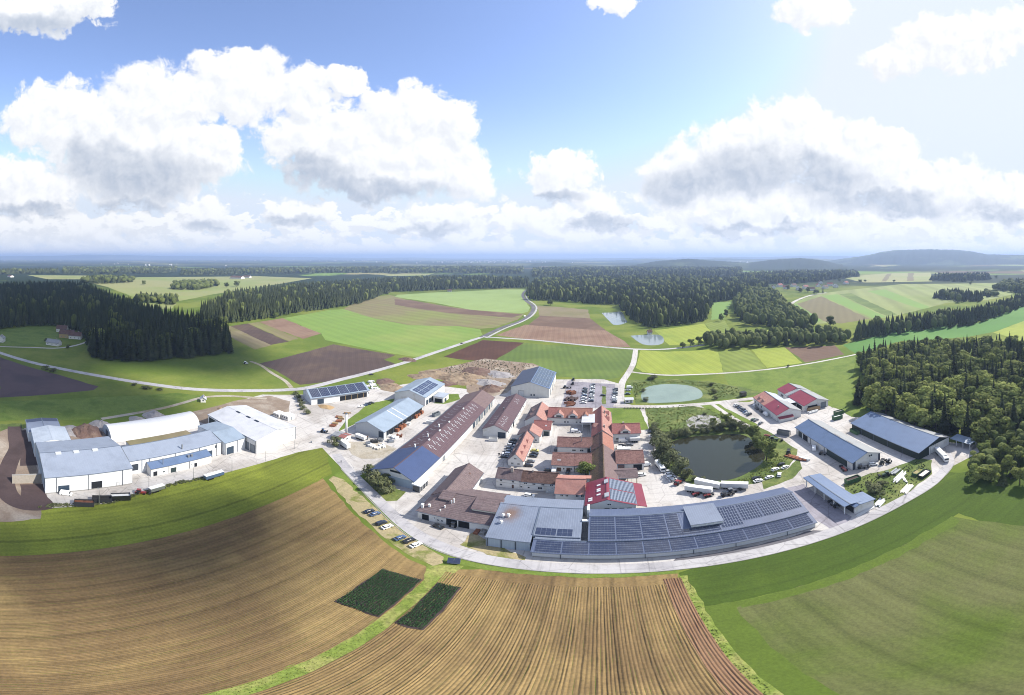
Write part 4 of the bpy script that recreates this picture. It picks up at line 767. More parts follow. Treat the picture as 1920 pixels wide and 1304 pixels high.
for (x, y) in ((7.2, 148.6), (11, 148.6), (14.7, 148.6), (14.7, 156.2), (11, 156.2)):
    m = MB(b.o); m.box(x - .15, x + .15, y - .15, y + .15, .02, 3.2); m.build('post', 'timber', b.root)
b = Bld('farmhouse', 'left half of the white two storey farmhouse with tall chimney', 'farmhouse', -38.8, -29.6, 141.2, 149, 4.9, 7.9, 'x', 'tile_mauve', 'wall_white', ov=.4); rowwin(b, 'S', (-36.9, -32.2), 3.2, 4.4); rowwin(b, 'S', (-36.9,), 1, 2); b.win('S', -32.8, -31.8, .1, 2.2, 'door', 'door_brown'); b.chimney(-33.2, 144.2, 6.6, 9.4, .9); b.band('S', -38.7, -29.7, 2.7, 2.8, 'plinth', 'cornice', .06)
b = Bld('farmhouse', 'right half of the white farmhouse with mottled brown roof', 'farmhouse', -29.4, -15.6, 141.2, 149, 4.5, 7.6, 'x', 'tile_dark', 'wall_white', ov=.4); rowwin(b, 'S', (-27.4, -24.2, -20.8, -17.6), 3.0, 4.0, 1.3); rowwin(b, 'S', (-29, -26.2), 1, 1.9, .9); b.win('S', -22.8, -21, .9, 2.2); b.band('S', -29.3, -15.7, 2.5, 2.6, 'plinth', 'cornice', .06); b.chimney(-25.2, 145, 6.6, 8.4, .5)
m = MB(b.o); m.hexa([(-19.6, 140.1, .02), (-15.8, 140.1, .02), (-15.8, 141.1, .02), (-19.6, 141.1, .02)], [(-19.6, 140.1, .3), (-15.8, 140.1, 3), (-15.8, 141.1, 3), (-19.6, 141.1, .3)]); m.build('stair', 'wall_grey', b.root)
b = Bld('house', 'salmon tiled house in front of the court barns', 'house', -15.2, -5, 133.4, 142.8, 5, 9.4, 'x', 'tile_orange', 'wall_white', ov=.4); rowwin(b, 'S', (-13, -11.2, -7.6, -5.8), 3.3, 4.5)
m = MB(b.o); m.hexa([(-15.2, 138.3, 9.45), (-2.8, 138.3, 9.45), (-2.8, 142, 8.6), (-15.2, 142, 8.6)], [(-15.2, 138.3, 9.75), (-2.8, 138.3, 9.75), (-2.8, 142, 8.9), (-15.2, 142, 8.9)]); m.build('dormer_roof', 'tile_orange', b.root); b.band('E', 134, 138, 5.2, 8, 'tile_red', 'cladding', .3)
b = Bld('workshop', 'magenta roofed workshop with a striped solar slope', 'workshop', -4.4, 12, 124, 140, 6, 9, 'y', 'roof_magenta', 'wall_grey', rf=.43, e1=5.9, ov=.3, segs=[(123.6, 140.4, 'roof_magenta', 'roof_magenta')])
m = MB(b.o); B = [(12.3, 123.6, 5.75), (15.6, 123.6, 4.8), (15.6, 140.4, 4.8), (12.3, 140.4, 5.75)]; m.hexa(B, [(x, y, z + .2) for x, y, z in B]); m.build('roof', 'roof_magenta', b.root)
b.solar(1, 124.4, 131.6, .0, .9, 4, 18, .12, .22); b.solar(1, 132.2, 139.6, .0, .9, 4, 18, .12, .22)
for y in (126.6, 136.6): b.sky(0, y, .985, 2.6, .2, .5)
for (y, v) in ((135.5, .62), (132.4, .62), (131.2, .62), (128.6, .62), (127.3, .25), (126, .25)): b.sky(0, y, v, .8, .18, .25, 'trim_white')
b.win('S', 2.6, 4, 6.0, 7); 
for x in (1.8, 4.2, 6.6, 9): b.win('S', x, x + 1.6, 3.6, 4.6, 'window', 'glass', 'trim_dark')
# grey corrugated roofs and long solar shed
b = Bld('shed', 'grey corrugated open shed with rust stained roof and mushroom vents', 'shed', -31, -18.6, 102, 127.2, 4.4, 8, 'x', 'roof_stained', 'wall_blue', e1=6, rf=.67, ov=.2)
for (x, v, z) in ((-28.6, .60, 1.2), (-27, .62, 1.2), (-28.4, .42, 1.0)):
    p = b.on(0, x, v, -.1); m = MB(b.o); m.tube(p, (p[0], p[1], p[2] + z), .3, .3, 10); m.tube((p[0], p[1], p[2] + z), (p[0], p[1], p[2] + z + .5), .6, .35, 10); m.build('vent', 'trim_white', b.root)
for x in (-30.6, -26.6, -22.6): b.band('S', x - .12, x + .12, .02, 4.2, 'trim_dark', 'post', .2)
b = Bld('shed', 'blue grey corrugated shed joining the solar shed', 'shed', -18.3, -5.1, 105.2, 127.2, 5.2, 8, 'x', 'roof_corrugated', 'wall_blue', e1=6, rf=.62, ov=.15)
b.solar(0, -17.8, -12, .03, .26, 4, 2); b.solar(0, -11.7, -7.4, .03, .26, 3, 2); b.sky(0, -18.3, .5, .5, .98, .12, 'trim', 'flashing')
b = Bld('solar_shed', 'long shed fully clad with solar panels along the lower road', 'shed', -2.9, 63, 103.8, 121, 4.9, 8, 'x', 'roof_solar_base', 'wall_blue', rf=.61, ov=.12, e1=6.2)
for k in range(4): b.solar(0, -2.4 + 7.35 * k, 4.5 + 7.35 * k - (3.2 if k == 3 else 0), .05, .96, 7 if k < 3 else 4, 10, .05, .14)
b.solar(0, 23.2, 34.6, .05, .28, 11, 3, .05, .14)
for k in range(4): b.solar(0, 35.2 + 6.9 * k, 41.7 + 6.9 * k, .26 if k else .12, .95, 8, 6 if k else 7, .13, .13)
m = MB(b.o); B = [(26.2, 106.6, 6.4), (35.6, 106.6, 6.4), (35.6, 116.4, 7.2), (26.2, 116.4, 7.2)]; m.hexa(B, [(x, y, z + 1.35) for x, y, z in B]); d = m.build('dormer', 'wall_panel', b.root)
m = MB(b.o); B = [(25.9, 106.2, 7.74), (35.9, 106.2, 7.74), (35.9, 116.8, 8.56), (25.9, 116.8, 8.56)]; m.hexa(B, [(x, y, z + .16) for x, y, z in B]); m.build('dormer_roof', 'roof_corrugated', d)
for x in (28.2, 30.8, 33.4):
    m = MB(b.o); m.box(x - .35, x + .35, 106.4, 106.6, 6.8, 7.4); m.build('vent', 'trim_white', d)
m = MB(b.o); m.box(-3.6, -2.9, 117.6, 121.4, .02, 8.6); m.build('flue', 'trim_white', b.root); m = MB(b.o); m.box(-5, -3, 112.4, 113.4, 6.8, 7.4); m.build('duct', 'trim_white', b.root)
b = Bld('solar_shed', 'low front lean to of the solar shed with pale wall', 'shed', -17.5, 62.8, 99.2, 103.9, 2.8, 4.5, 'x', 'roof_solar_base', 'wall_grey', rf=.985, ov=.5, gov=.4)
for k in range(11): b.solar(0, -16.8 + 7.2 * k, -10 + 7.2 * k, .06, .9, 7, 5, .05, .10)
b.pipes('S', (-10, 12, 25, 37, 53), 2.6, 'trim_dark'); b.band('S', -17.4, 62.7, .02, .35, 'plinth', 'plinth', .06)
m = MB(b.o); B = [(-17.6, 103.95, 4.55), (-5, 103.95, 4.55), (-5, 105.3, 4.95), (-17.6, 105.3, 4.95)]; m.hexa(B, [(x, y, z + .15) for x, y, z in B]); m.build('flashing', 'roof_corrugated', b.root)
# L shaped purple building
b = Bld('workshop', 'purple tiled workshop with white front and dark open bays by the road', 'workshop', -56.2, -31.3, 109.8, 130.6, 4, 8, 'x', 'tile_mauve', 'wall_white', ov=.5, rf=.52, hip=(5.6, 0))
b.band('S', -46.2, -38.6, .02, 3.5, 'inside_shade_paint', 'painted_opening'); b.band('S', -42.5, -42.2, .02, 3.5, 'trim_white', 'post', .1); b.gate('S', -54.6, -52.2, 2.8, 'inside_shade_paint'); rowwin(b, 'S', (-50.2,), 1.8, 2.5, .7); rowwin(b, 'S', (-49, -47.6), 1.0, 1.9, .9)
for (x, v, h) in ((-48.2, .36, 1.1), (-46.9, .58, 1.4), (-46.2, .62, 2.0), (-49, .2, .9), (-31.8, .5, 1)): 
    p = b.on(0, x, v, -.1); m = MB(b.o); m.tube(p, (p[0], p[1], p[2] + h), .25, .25, 8); m.build('vent', 'trim_white', b.root)
for (x0, x1, y0, y1, z) in ((-39.4, -30.6, 114.4, 120.6, 6.9), (-51.6, -47.4, 116.6, 121, 7.2)):
    m = MB(b.o); B = [(x0, y0, z - 1.2), (x1, y0, z - 1.2), (x1, y1, z - .3), (x0, y1, z - .3)]; m.hexa(B, [(x, y, q + 1.3) for x, y, q in B]); d = m.build('dormer', 'wall_cream', b.root)
    m = MB(b.o); B = [(x0 - .3, y0 - .5, z + .06), (x1 + .3, y0 - .5, z + .06), (x1 + .3, y1, z + 1.25), (x0 - .3, y1, z + 1.25)]; m.hexa(B, [(x, y, q + .16) for x, y, q in B]); m.build('dormer_roof', 'tile_mauve', d)
b.chimney(-55.2, 111.4, 4, 6.4, .7, 'trim_white'); b.chimney(-53.2, 112.4, 4.6, 6.2, .6, 'trim_white')
b = Bld('workshop', 'purple tiled wing running back from the roadside workshop', 'workshop', -56.6, -45.5, 121.4, 145, 4.2, 8.08, 'y', 'tile_mauve', 'wall_white', ov=.5, gov=.2)
b.sky(1, 139, .6, 1.2, .1, .06, 'tile_dark')

# ------------------------------------------------------------------ right yard
b = Bld('workshop', 'half orange half crimson roofed workshop by the angled parking', 'workshop', 97.8, 113.5, 195.2, 229, 4.4, 7.6, 'y', 'roof_crimson', 'wall_white', ov=.5, segs=[(194.7, 212.6, 'roof_crimson', 'roof_grey'), (212.6, 229.5, 'tile_orange', 'roof_white_y')])
for y in (216, 220.5, 225): b.win('W', y, y + 2, 1, 2.8)
b.dormer(0, 224, .3, 2.6, 1.5, 2.4, 'tile_orange'); b.dormer(0, 218.5, .3, 2.6, 1.5, 2.4, 'tile_orange'); b.chimney(102, 202, 5.8, 7.2, .5)
m = MB(b.o); m.box(98.4, 107.6, 193.4, 195.0, .02, 2.1); p = m.build('porch', 'wall_white', b.root); m = MB(b.o); m.hexa([(98.2, 193, 2.12), (107.8, 193, 2.12), (107.8, 195.15, 2.9), (98.2, 195.15, 2.9)], [(98.2, 193, 2.25), (107.8, 193, 2.25), (107.8, 195.15, 3.05), (98.2, 195.15, 3.05)]); m.build('porch_roof', 'roof_crimson', p)
b = Bld('workshop', 'crimson and grey roofed workshop with dark loading bays', 'workshop', 119.2, 137.2, 201.6, 221, 4.4, 7.6, 'y', 'roof_crimson', 'wall_white', ov=.6, segs=[(200.6, 221, 'roof_crimson', 'roof_grey')])
b.band('S', 122, 129, .02, 3.2, 'inside_shade_paint', 'painted_opening'); b.band('W', 204, 219, .02, 3, 'inside_shade_paint', 'painted_opening'); b.gate('S', 131.5, 135.4, 3.8, 'gate_grey')
b = Bld('workshop', 'farther crimson roof joined behind the loading bay workshop', 'workshop', 119.4, 137, 226, 237.4, 4.4, 7.6, 'y', 'roof_crimson', 'wall_white', ov=.5, segs=[(225.4, 237.9, 'roof_crimson', 'roof_grey')]); b.win('W', 229, 232, 1, 2.8)
b = Bld('link', 'white connecting roof between the crimson roofs', 'link building', 118, 137, 221.6, 225, 4.6, 7, 'y', 'roof_grey', 'wall_white', ov=.1)
canopy('canopy', 'small flat white canopy between the crimson workshops', 'canopy', 113.9, 119, 209.6, 218.4, 3.9, .25, 'roof_white', ((118.6, 210), (118.6, 218)))
b = Bld('hall', 'white hall with blue roof standing beside the pond yard', 'hall', 98.6, 114.2, 126.8, 174.6, 4.4, 7.5, 'y', 'roof_slate_blue', 'wall_white', ov=.5, segs=[(126.2, 175.2, 'roof_slate_blue', 'roof_grey')])
b.gate('W', 163, 167.4, 3.4, 'inside_shade_paint'); b.gate('W', 168.6, 172, 3.4, 'gate_green'); b.band('W', 130.5, 146, .1, 3.6, 'gate_green', 'gate', .08); b.pipes('W', (148, 160), 4.2); b.win('S', 107.4, 109.6, 4.3, 5.4); b.band('S', 98.7, 100.2, .02, 4.3, 'trim_dark', 'cladding', .08); b.band('S', 113, 114.1, .02, 4.2, 'trim_dark', 'cladding', .08)
for y in (140, 150, 160): b.sky(1, y, .9, 5, .03, .04, 'rust', 'joint')
b = Bld('hall', 'green walled hall with blue roof against the wood', 'hall', 126.4, 148.6, 114.8, 163, 4.5, 8, 'y', 'roof_slate_blue', 'wall_green', ov=.6, rf=.62, segs=[(114, 163.6, 'roof_slate_blue', 'roof_grey')])
b.band('S', 133.5, 148.4, .02, 4.6, 'wall_white', 'cladding', .04); b.gate('S', 134.6, 138.4, 4.3, 'inside_shade_paint'); b.pipes('W', (125, 135, 145, 155), 4.3, 'trim')
canopy('canopy', 'low open shelter at the end of the green walled hall', 'shelter', 148.9, 155, 102.4, 114.6, 3.5, .2, 'roof_silver', ((149.4, 103), (149.4, 107), (149.4, 111), (154.6, 103), (154.6, 113)), .4)
wall_block('screen_wall', 'low pale wall closing the open shelter', 149.4, 154.9, 102, 102.3, 1.6, 'plinth')
b = Bld('canopy', 'long open blue roofed machine shelter at the lower right', 'shelter', 74.9, 81.6, 100.4, 125.8, 4.7, 4.9, 'y', 'roof_slate_blue', 'wall_white', walls=False, ov=.5, e1=4.4, rf=.3)
for y in (101, 107, 113, 119, 125.2):
    m = MB(b.o); m.box(75.1, 75.4, y - .15, y + .15, .02, 4.6); m.build('post', 'trim_white', b.root)
m = MB(b.o); m.box(81.2, 81.5, 100.6, 125.6, .02, 4.3); m.build('wall', 'wall_grey', b.root)
b = Bld('store', 'white closed box store at the end of the machine shelter', 'store', 78, 86, 98.8, 105, 4, 4.5, 'y', 'roof_slate_blue', 'wall_white', ov=.5, rf=.2); b.band('E', 99, 104.8, .02, 3.6, 'trim_dark', 'cladding', .1); b.gate('W', 99.6, 104, 3.6, 'inside_shade_paint')
# gatehouse, chimney stack, houses at the wood
b = Bld('gatehouse', 'little white gatehouse with a red roof patch at the works entrance', 'hut', -124.8, -117.2, 149.6, 155, 2.7, 3.3, 'x', 'roof_grey', 'wall_white', ov=.3, segs=[(-125.1, -120.8, 'roof_grey', 'roof_grey'), (-120.8, -116.9, 'tile_red', 'tile_red')]); b.win('S', -123.5, -122, 1, 2); b.win('E', 151, 153, 1, 2)
o = empty('chimney_stack', (-121.2, 156.6, 0)); tag(o, 'tall slim white chimney stack beside the gatehouse', 'chimney')
m = MB(); m.tube((0, 0, 0), (0, 0, 14), .62, .5, 16); m.build('shaft', 'wall_white', o, True); m = MB(); m.tube((0, 0, 14), (0, 0, 14.5), .62, .62, 16); m.build('cap', 'trim', o); m = MB(); m.box(-.9, .9, -.9, .9, .02, .6); m.build('base', 'plinth', o)
def cottage(label, x, y, w, d, ze, zr, roof, wall, ax='x', rz=0, wins=3):
    b = Bld('house', label, 'house', -w / 2, w / 2, -d / 2, d / 2, ze, zr, ax, roof, wall, at=(x, y, 0), rot=R(rz), ov=.5)
    for k in range(wins): u = -w / 2 + w * (k + .5) / wins; b.win('S', u - .6, u + .6, 1, 2.3)
    if ax == 'x': b.win('E', -.6, .6, 1, 2.3)
    b.chimney(w * .2, d * .1 if ax == 'x' else 0, zr - 1, zr + .7, .8); return b
def at(x, y): return S(x, y)[:2]
x, y = at(126, 633); cottage('cream house with brown roof at the edge of the spruce wood', x, y, 18, 10, 5.5, 9.5, 'tile_dark', 'wall_yellow', 'x', 60)
x, y = at(142, 635); cottage('white house wing with brown roof beside the cream house', x, y, 15, 9, 4.5, 8, 'tile_dark', 'wall_white', 'x', 60)
x, y = at(117, 622); cottage('farthest brown roofed house at the wood edge', x, y, 14, 9, 4.5, 8.5, 'tile_dark', 'wall_white', 'x', 60)
x, y = at(101, 647); cottage('grey roofed garage house nearest the white path', x, y, 16, 8, 3.5, 6.5, 'roof_grey', 'wall_white', 'x', 50)
x, y = at(2, 641); cottage('small white house at the left picture edge', x, y, 8, 8, 5, 8, 'roof_grey', 'wall_white', 'y', 70)
x, y = at(381, 753); cottage('tiny white hut alone on the dirt lot', x, y, 3.4, 4.4, 2.4, 3.8, 'roof_white', 'wall_white', 'y', 60, 1)
VILLAGE = [(1450, 541, 'tile_dark', 1), (1462, 538, 'tile_red', 0), (1474, 542, 'tile_red', 2), (1488, 538, 'tile_dark', 0), (1497, 544, 'roof_grey', 1), (1510, 541, 'tile_red', 0), (1522, 545, 'tile_dark', 2), (1534, 538, 'tile_red', 1), (1547, 541, 'tile_dark', 0), (1556, 536, 'tile_red', 2), (1567, 539, 'roof_grey', 1), (1586, 533, 'tile_red', 0), (1538, 532, 'tile_dark', 1)]
ROOFW = {'tile_dark': 'brown', 'tile_red': 'red', 'roof_grey': 'grey'}
for i, (px_, py_, rf_, k) in enumerate(VILLAGE):
    x, y = at(px_, py_); cottage('%s roofed house of the far village, %s in the row from the left' % (ROOFW[rf_], ['first', 'second', 'third', 'fourth', 'fifth', 'sixth', 'seventh', 'eighth', 'ninth', 'tenth', 'eleventh', 'twelfth', 'thirteenth'][sorted(v[0] for v in VILLAGE).index(px_)]), x, y, 20, 13, 6, 11, rf_, 'wall_white', 'x', (20, 70, -30)[k], 2).root['group'] = 'houses of the far village'
for px_, py_, lab, w in ((445, 523, 'long white farm with brown roof on the far left fields', 60), (463, 521, 'white barn beside the far left farm', 40), (20, 520, 'white farm house near the far left horizon', 40), (1218, 627, 'tiny hut between the two far ponds', 6), (1165, 575, 'boathouse by the far pond', 8), (843, 547, 'lone barn at the edge of the far wood', 12)):
    x, y = at(px_, py_); cottage(lab, x, y, w, w * .5, 3 + w * .06, 5 + w * .14, 'tile_dark', 'wall_white', 'x', 20, 2)
# ------------------------------------------------------------------ trees
mat('needles', (.038, .050, .024, 1), .9, .3, .25, (.060, .072, .034, 1), .12, rnd=.45, fine=.3, spec=.1, trans=.1)
mat('leaves', (.100, .128, .036, 1), .9, .3, .3, (.14, .165, .05, 1), .10, rnd=.35, fine=.4, spec=.15, trans=.25)
mat('leaves_pale', (.19, .225, .062, 1), .9, .3, .3, (.235, .26, .08, 1), .12, rnd=.25, fine=.4, spec=.15, trans=.25)
mat('leaves_grey', (.10, .115, .055, 1), .9, .3, .4, (.14, .15, .08, 1), .2, rnd=.25, fine=.4, spec=.15, trans=.2)
mat('bark', (.07, .055, .045, 1), .95, .3, 2)
mat('wood_mass', (.040, .052, .026, 1), .9, .5, .05, (.058, .070, .032, 1), .02, fine=.5, spec=.1)
mat('leaf_mass', (.075, .094, .030, 1), .9, .5, .06, (.105, .122, .042, 1), .02, fine=.6, spec=.1)
def spruce_crown(seed, tiers=15, arms=11):
    r = random.Random(seed); V = []; F = []
    for t in range(tiers):
        f = t / (tiers - 1); z = .10 + .88 * f; rad = .20 * (1 - f) ** .85 + .012; n = max(5, int(arms * (1 - f * .45))); o = r.uniform(0, 6.28)
        for k in range(n):
            a = o + 6.283 * k / n + r.uniform(-.25, .25); L = rad * r.uniform(.72, 1.18); w = L * r.uniform(.36, .5) + .008; dz = -.035 * (1 - f) - r.uniform(.005, .028)
            c, s_ = math.cos(a), math.sin(a); b = len(V)
            for (q, e, zz) in ((.05, -.5, .02), (.05, .5, .02), (.62, .85, dz * .45), (1.0, .16, dz), (1.0, -.16, dz), (.62, -.85, dz * .45)):
                V.append((c * L * q - s_ * w * e, s_ * L * q + c * w * e, z + zz + r.uniform(-.006, .006)))
            F += [(b, b + 1, b + 2, b + 5), (b + 5, b + 2, b + 3, b + 4)]
    b = len(V); V.append((0, 0, 1.0)); n = 9                        # dark inner cone of twigs
    for k in range(n): V.append((.10 * math.cos(6.283 * k / n), .10 * math.sin(6.283 * k / n), .08))
    F += [(b, b + 1 + k, b + 1 + (k + 1) % n) for k in range(n)]
    return V, F
def leaf_crown(seed, nl=14, n=1500, leaf=.036, rx=.34, z0=.10, round_=False):
    r = random.Random(seed); V = []; F = []; L = []
    for k in range(nl):
        a = r.uniform(0, 6.283); d = rx * r.uniform(.3, .74) if k else 0; z = r.uniform(z0 + .14, .82) if k else .62
        q = r.uniform(.24, .44) * rx * (1.35 if not k else 1) * (1.2 - .5 * abs(z - .5)); L.append((d * math.cos(a), d * math.sin(a), z, q * 1.15, q * r.uniform(.8, 1.15)))
    for i in range(n):
        x, y, z, q, qz = L[i % nl]; u = Vector((r.gauss(0, 1), r.gauss(0, 1), r.gauss(0, 1) + .25)).normalized(); e = r.uniform(.72, 1.06)
        p = Vector((x, y, z)) + Vector((u.x * q, u.y * q, u.z * qz)) * e; p.z = max(p.z, z0 * r.uniform(.7, 1.1))
        nrm = (u + Vector((r.uniform(-.6, .6), r.uniform(-.6, .6), r.uniform(-.2, .6)))).normalized(); t1 = nrm.orthogonal().normalized(); t1.rotate(__import__('mathutils').Quaternion(nrm, r.uniform(0, 6.28))); t2 = nrm.cross(t1); h = leaf * r.uniform(.6, 1.35); b = len(V)
        V += [tuple(p - t1 * h), tuple(p + t2 * h * .8), tuple(p + t1 * h), tuple(p - t2 * h * .8)]; F.append((b, b + 1, b + 2, b + 3))
    return V, F
def trunk_mesh(r0, top, limbs=0, seed=0):
    m = MB(); r = random.Random(seed); m.tube((0, 0, -.01), (0, 0, top * .5), r0, r0 * .7, 7); m.tube((0, 0, top * .5), (0, 0, top), r0 * .7, r0 * .2, 7)
    for k in range(limbs):
        a = 6.283 * k / limbs + r.uniform(-.4, .4); z = top * r.uniform(.3, .6); m.tube((0, 0, z), (.2 * math.cos(a), .2 * math.sin(a), z + r.uniform(.15, .3)), r0 * .45, r0 * .12, 5)
    return mesh('trunk', m.V, m.F, 'bark')
SPR = [mesh('crown', *spruce_crown(k), 'needles') for k in range(5)]; SPT = trunk_mesh(.016, .96)
BRD = [mesh('crown', *leaf_crown(20 + k), 'leaves') for k in range(5)]; BRP = [mesh('crown', *leaf_crown(40 + k), 'leaves_pale') for k in range(3)]; BRT = trunk_mesh(.026, .7, 5, 3)
BSH = [mesh('crown', *leaf_crown(60 + k, 10, 1100, .045, .55, .06), 'leaves_grey') for k in range(3)]; BST = trunk_mesh(.03, .6, 6, 5)
def tree(kind, x, y, h, w, label, group=None, name=None, rng=random):
    crowns, tr, nm = {'spruce': (SPR, SPT, 'spruce_tree'), 'broad': (BRD, BRT, 'broadleaf_tree'), 'pale': (BRP, BRT, 'broadleaf_tree'), 'bush': (BSH, BST, 'bush')}[kind]
    o = empty(name or nm, (x, y, 0), rng.uniform(0, 6.28)); o.scale = (w, w, h); tag(o, label, 'bush' if kind == 'bush' else 'tree', group)
    for n_, me in (('trunk', tr), ('crown', rng.choice(crowns))):
        c = bpy.data.objects.new(n_, me); COL.objects.link(c); c.parent = o
    return o
def inside(P, poly):
    x, y = P[:, 0], P[:, 1]; r = np.zeros(len(P), bool); n = len(poly)
    for i in range(n):
        (x0, y0), (x1, y1) = poly[i], poly[(i + 1) % n]
        c = ((y0 > y) != (y1 > y)) & (x < (x1 - x0) * (y - y0) / (y1 - y0 + 1e-12) + x0); r ^= c
    return r
def scatter(poly, base, grow, rng):
    """places inside poly, spaced wider with distance; returns (x, y, spacing)"""
    Q = [p[:2] for p in pts(poly, 0)]; A = np.array(Q); lo, hi = A.min(0), A.max(0); out = []; cells = {}
    d0 = max(60, np.hypot(*A.T).min()); smin = max(base, d0 * grow); n = int(min(90000, (hi - lo).prod() / smin ** 2 * 4))
    P = rng.uniform(lo, hi, (n, 2)); P = P[inside(P, Q)]; D = np.hypot(P[:, 0], P[:, 1]); az = np.degrees(np.arctan2(P[:, 0], P[:, 1])) + YAW
    ok = np.abs(az) < 80; P, D = P[ok], D[ok]
    for (x, y), d in zip(P, D):
        sp = max(base, d * grow); c = max(base, 2 ** math.floor(math.log2(sp))); k = (round(c, 2), int(x // sp), int(y // sp)); bad = False
        for i in (-1, 0, 1):
            for j in (-1, 0, 1):
                for (xx, yy) in cells.get((k[0], k[1] + i, k[2] + j), ()):
                    if (xx - x) ** 2 + (yy - y) ** 2 < (sp * .8) ** 2: bad = True
        if not bad: cells.setdefault(k, []).append((x, y)); out.append((x, y, sp))
    return out
WOODS = [  # name, polygon, share of spruce, spacing, growth, height range, label noun
 ('the wood behind the green walled hall', [s(151, 196), s(172, 203), s(215, 264), s(240, 268), s(290, 250), s(355, 178), s(300, 110), s(200, 82), s(158, 100), s(158, 119), s(151.5, 128), s(151.5, 166)], .5, 6.6, .012, (17, 25)),
 ('the thicket at the lower right corner', [s(124, 84), s(136, 92), s(150, 96), s(162, 99), s(190, 90), s(175, 76), s(140, 62), s(131, 64)], .25, 5.4, .012, (6.5, 12)),
 ('the dark spruce wood on the left', [(0, 619), (40, 613), (100, 611), (156, 627), (174, 672), (215, 677), (290, 677), (345, 673), (440, 662), (425, 642), (370, 617), (300, 602), (237, 580), (195, 560), (160, 546), (130, 540), (40, 541), (-40, 547), (-40, 622)], .96, 7.5, .0125, (23, 31)),
 ('the spruce wood beyond the fallow strips', [(385, 611), (445, 605), (520, 595), (555, 587), (612, 580), (675, 570), (717, 554), (735, 548), (860, 543), (988, 540), (990, 529), (900, 525), (800, 527), (700, 532), (600, 540), (500, 548), (430, 562), (375, 592)], .95, 8, .0125, (22, 29)),
 ('the big central wood above the ponds', [(988, 556), (998, 563), (1060, 566), (1107, 571), (1160, 573), (1166, 582), (1192, 607), (1222, 616), (1260, 613), (1320, 606), (1336, 568), (1375, 563), (1440, 540), (1400, 528), (1250, 522), (1100, 524), (1005, 530)], .85, 8.5, .0125, (20, 27)),
 ('the leafy wood above the clearing', [(1376, 572), (1382, 600), (1405, 612), (1440, 612), (1470, 622), (1520, 624), (1530, 610), (1478, 583), (1463, 562), (1440, 547), (1400, 550)], .2, 9, .0125, (16, 22)),
 ('the tree belt along the stream', [(1318, 652), (1350, 656), (1400, 653), (1450, 650), (1500, 651), (1560, 648), (1600, 640), (1560, 630), (1500, 630), (1440, 634), (1390, 636), (1330, 638)], .1, 8, .0125, (12, 18)),
 ('the spruce belt below the hillside fields', [(1600, 640), (1640, 634), (1700, 625), (1760, 618), (1820, 611), (1880, 592), (1940, 566), (1940, 550), (1880, 574), (1820, 590), (1740, 600), (1660, 612), (1610, 622)], .85, 8, .0125, (14, 20)),
 ('the copse on the hillside', [(1752, 560), (1800, 568), (1842, 566), (1838, 557), (1790, 552), (1765, 553)], .85, 10, .014, (16, 22)),
 ('the little round copse on the hillside', [(1842, 556), (1855, 558), (1870, 556), (1866, 551), (1848, 551)], .3, 10, .014, (12, 16)),
 ('the dark copse on the far hilltop', [(1744, 526), (1800, 529), (1858, 525), (1852, 519), (1760, 520)], .9, 12, .013, (22, 30)),
 ('the wood at the far right edge', [(1862, 544), (1920, 552), (1960, 548), (1960, 530), (1890, 532)], .5, 12, .014, (18, 26)),
 ('the long wood behind the far village', [(1385, 528), (1470, 534), (1530, 529), (1610, 519), (1600, 512), (1480, 513), (1400, 517)], .9, 14, .012, (22, 30)),
 ('the copse beyond the left wood', [(150, 531), (200, 533), (248, 530), (250, 524), (170, 523)], .7, 12, .013, (20, 26)),
 ('the loose copse on the pale far fields', [(320, 543), (370, 545), (408, 537), (405, 530), (330, 533)], .4, 12, .014, (16, 22)),
 ('the hedge wood behind the left wood', [(250, 568), (330, 572), (335, 562), (262, 558)], .7, 10, .014, (14, 18)),
 ('the far dark wood near the left horizon', [(-20, 515), (40, 514), (110, 513), (110, 509), (-20, 510)], .9, 20, .012, (24, 32)),
 ('the far woods in the middle distance', [(340, 517), (480, 514), (620, 512), (830, 512), (980, 514), (980, 504), (830, 503), (620, 505), (480, 507), (340, 509)], .9, 22, .011, (22, 30)),
 ('the far woods right of the winding road', [(1000, 520), (1200, 517), (1390, 519), (1390, 505), (1200, 504), (1000, 506)], .9, 22, .011, (22, 30)),
 ('the dark far woods on the left plain', [(120, 514), (300, 513), (330, 510), (330, 504), (120, 505)], .9, 22, .011, (22, 30)),
]
rg = np.random.default_rng(11); TR = {'spruce': [], 'broad': []}
for wi, (nm, poly, sh, base, grow, (h0, h1)) in enumerate(WOODS):
    for (x, y, sp) in scatter(poly, base, grow, rg):
        k = 'spruce' if rg.random() < sh else 'broad'; TR[k].append((x, y, sp, rg.uniform(h0, h1), wi))
def lod_spruce(seed, tiers, n):
    r = random.Random(seed); V = []; F = []
    for t in range(tiers):
        f = t / tiers; zt = min(1, .42 + .58 * (t + 1) / tiers); zb = .06 + .80 * f; rad = .5 * (1 - f) ** .8; b = len(V); V.append((0, 0, zt))
        for k in range(n): a = 6.283 * (k + .5 * t) / n; q = rad * (r.uniform(.9, 1.15) if k % 2 else r.uniform(.5, .72)); V.append((q * math.cos(a), q * math.sin(a), zb + r.uniform(-.03, .03)))
        F += [(b, b + 1 + k, b + 1 + (k + 1) % n) for k in range(n)]
    return np.array(V), F
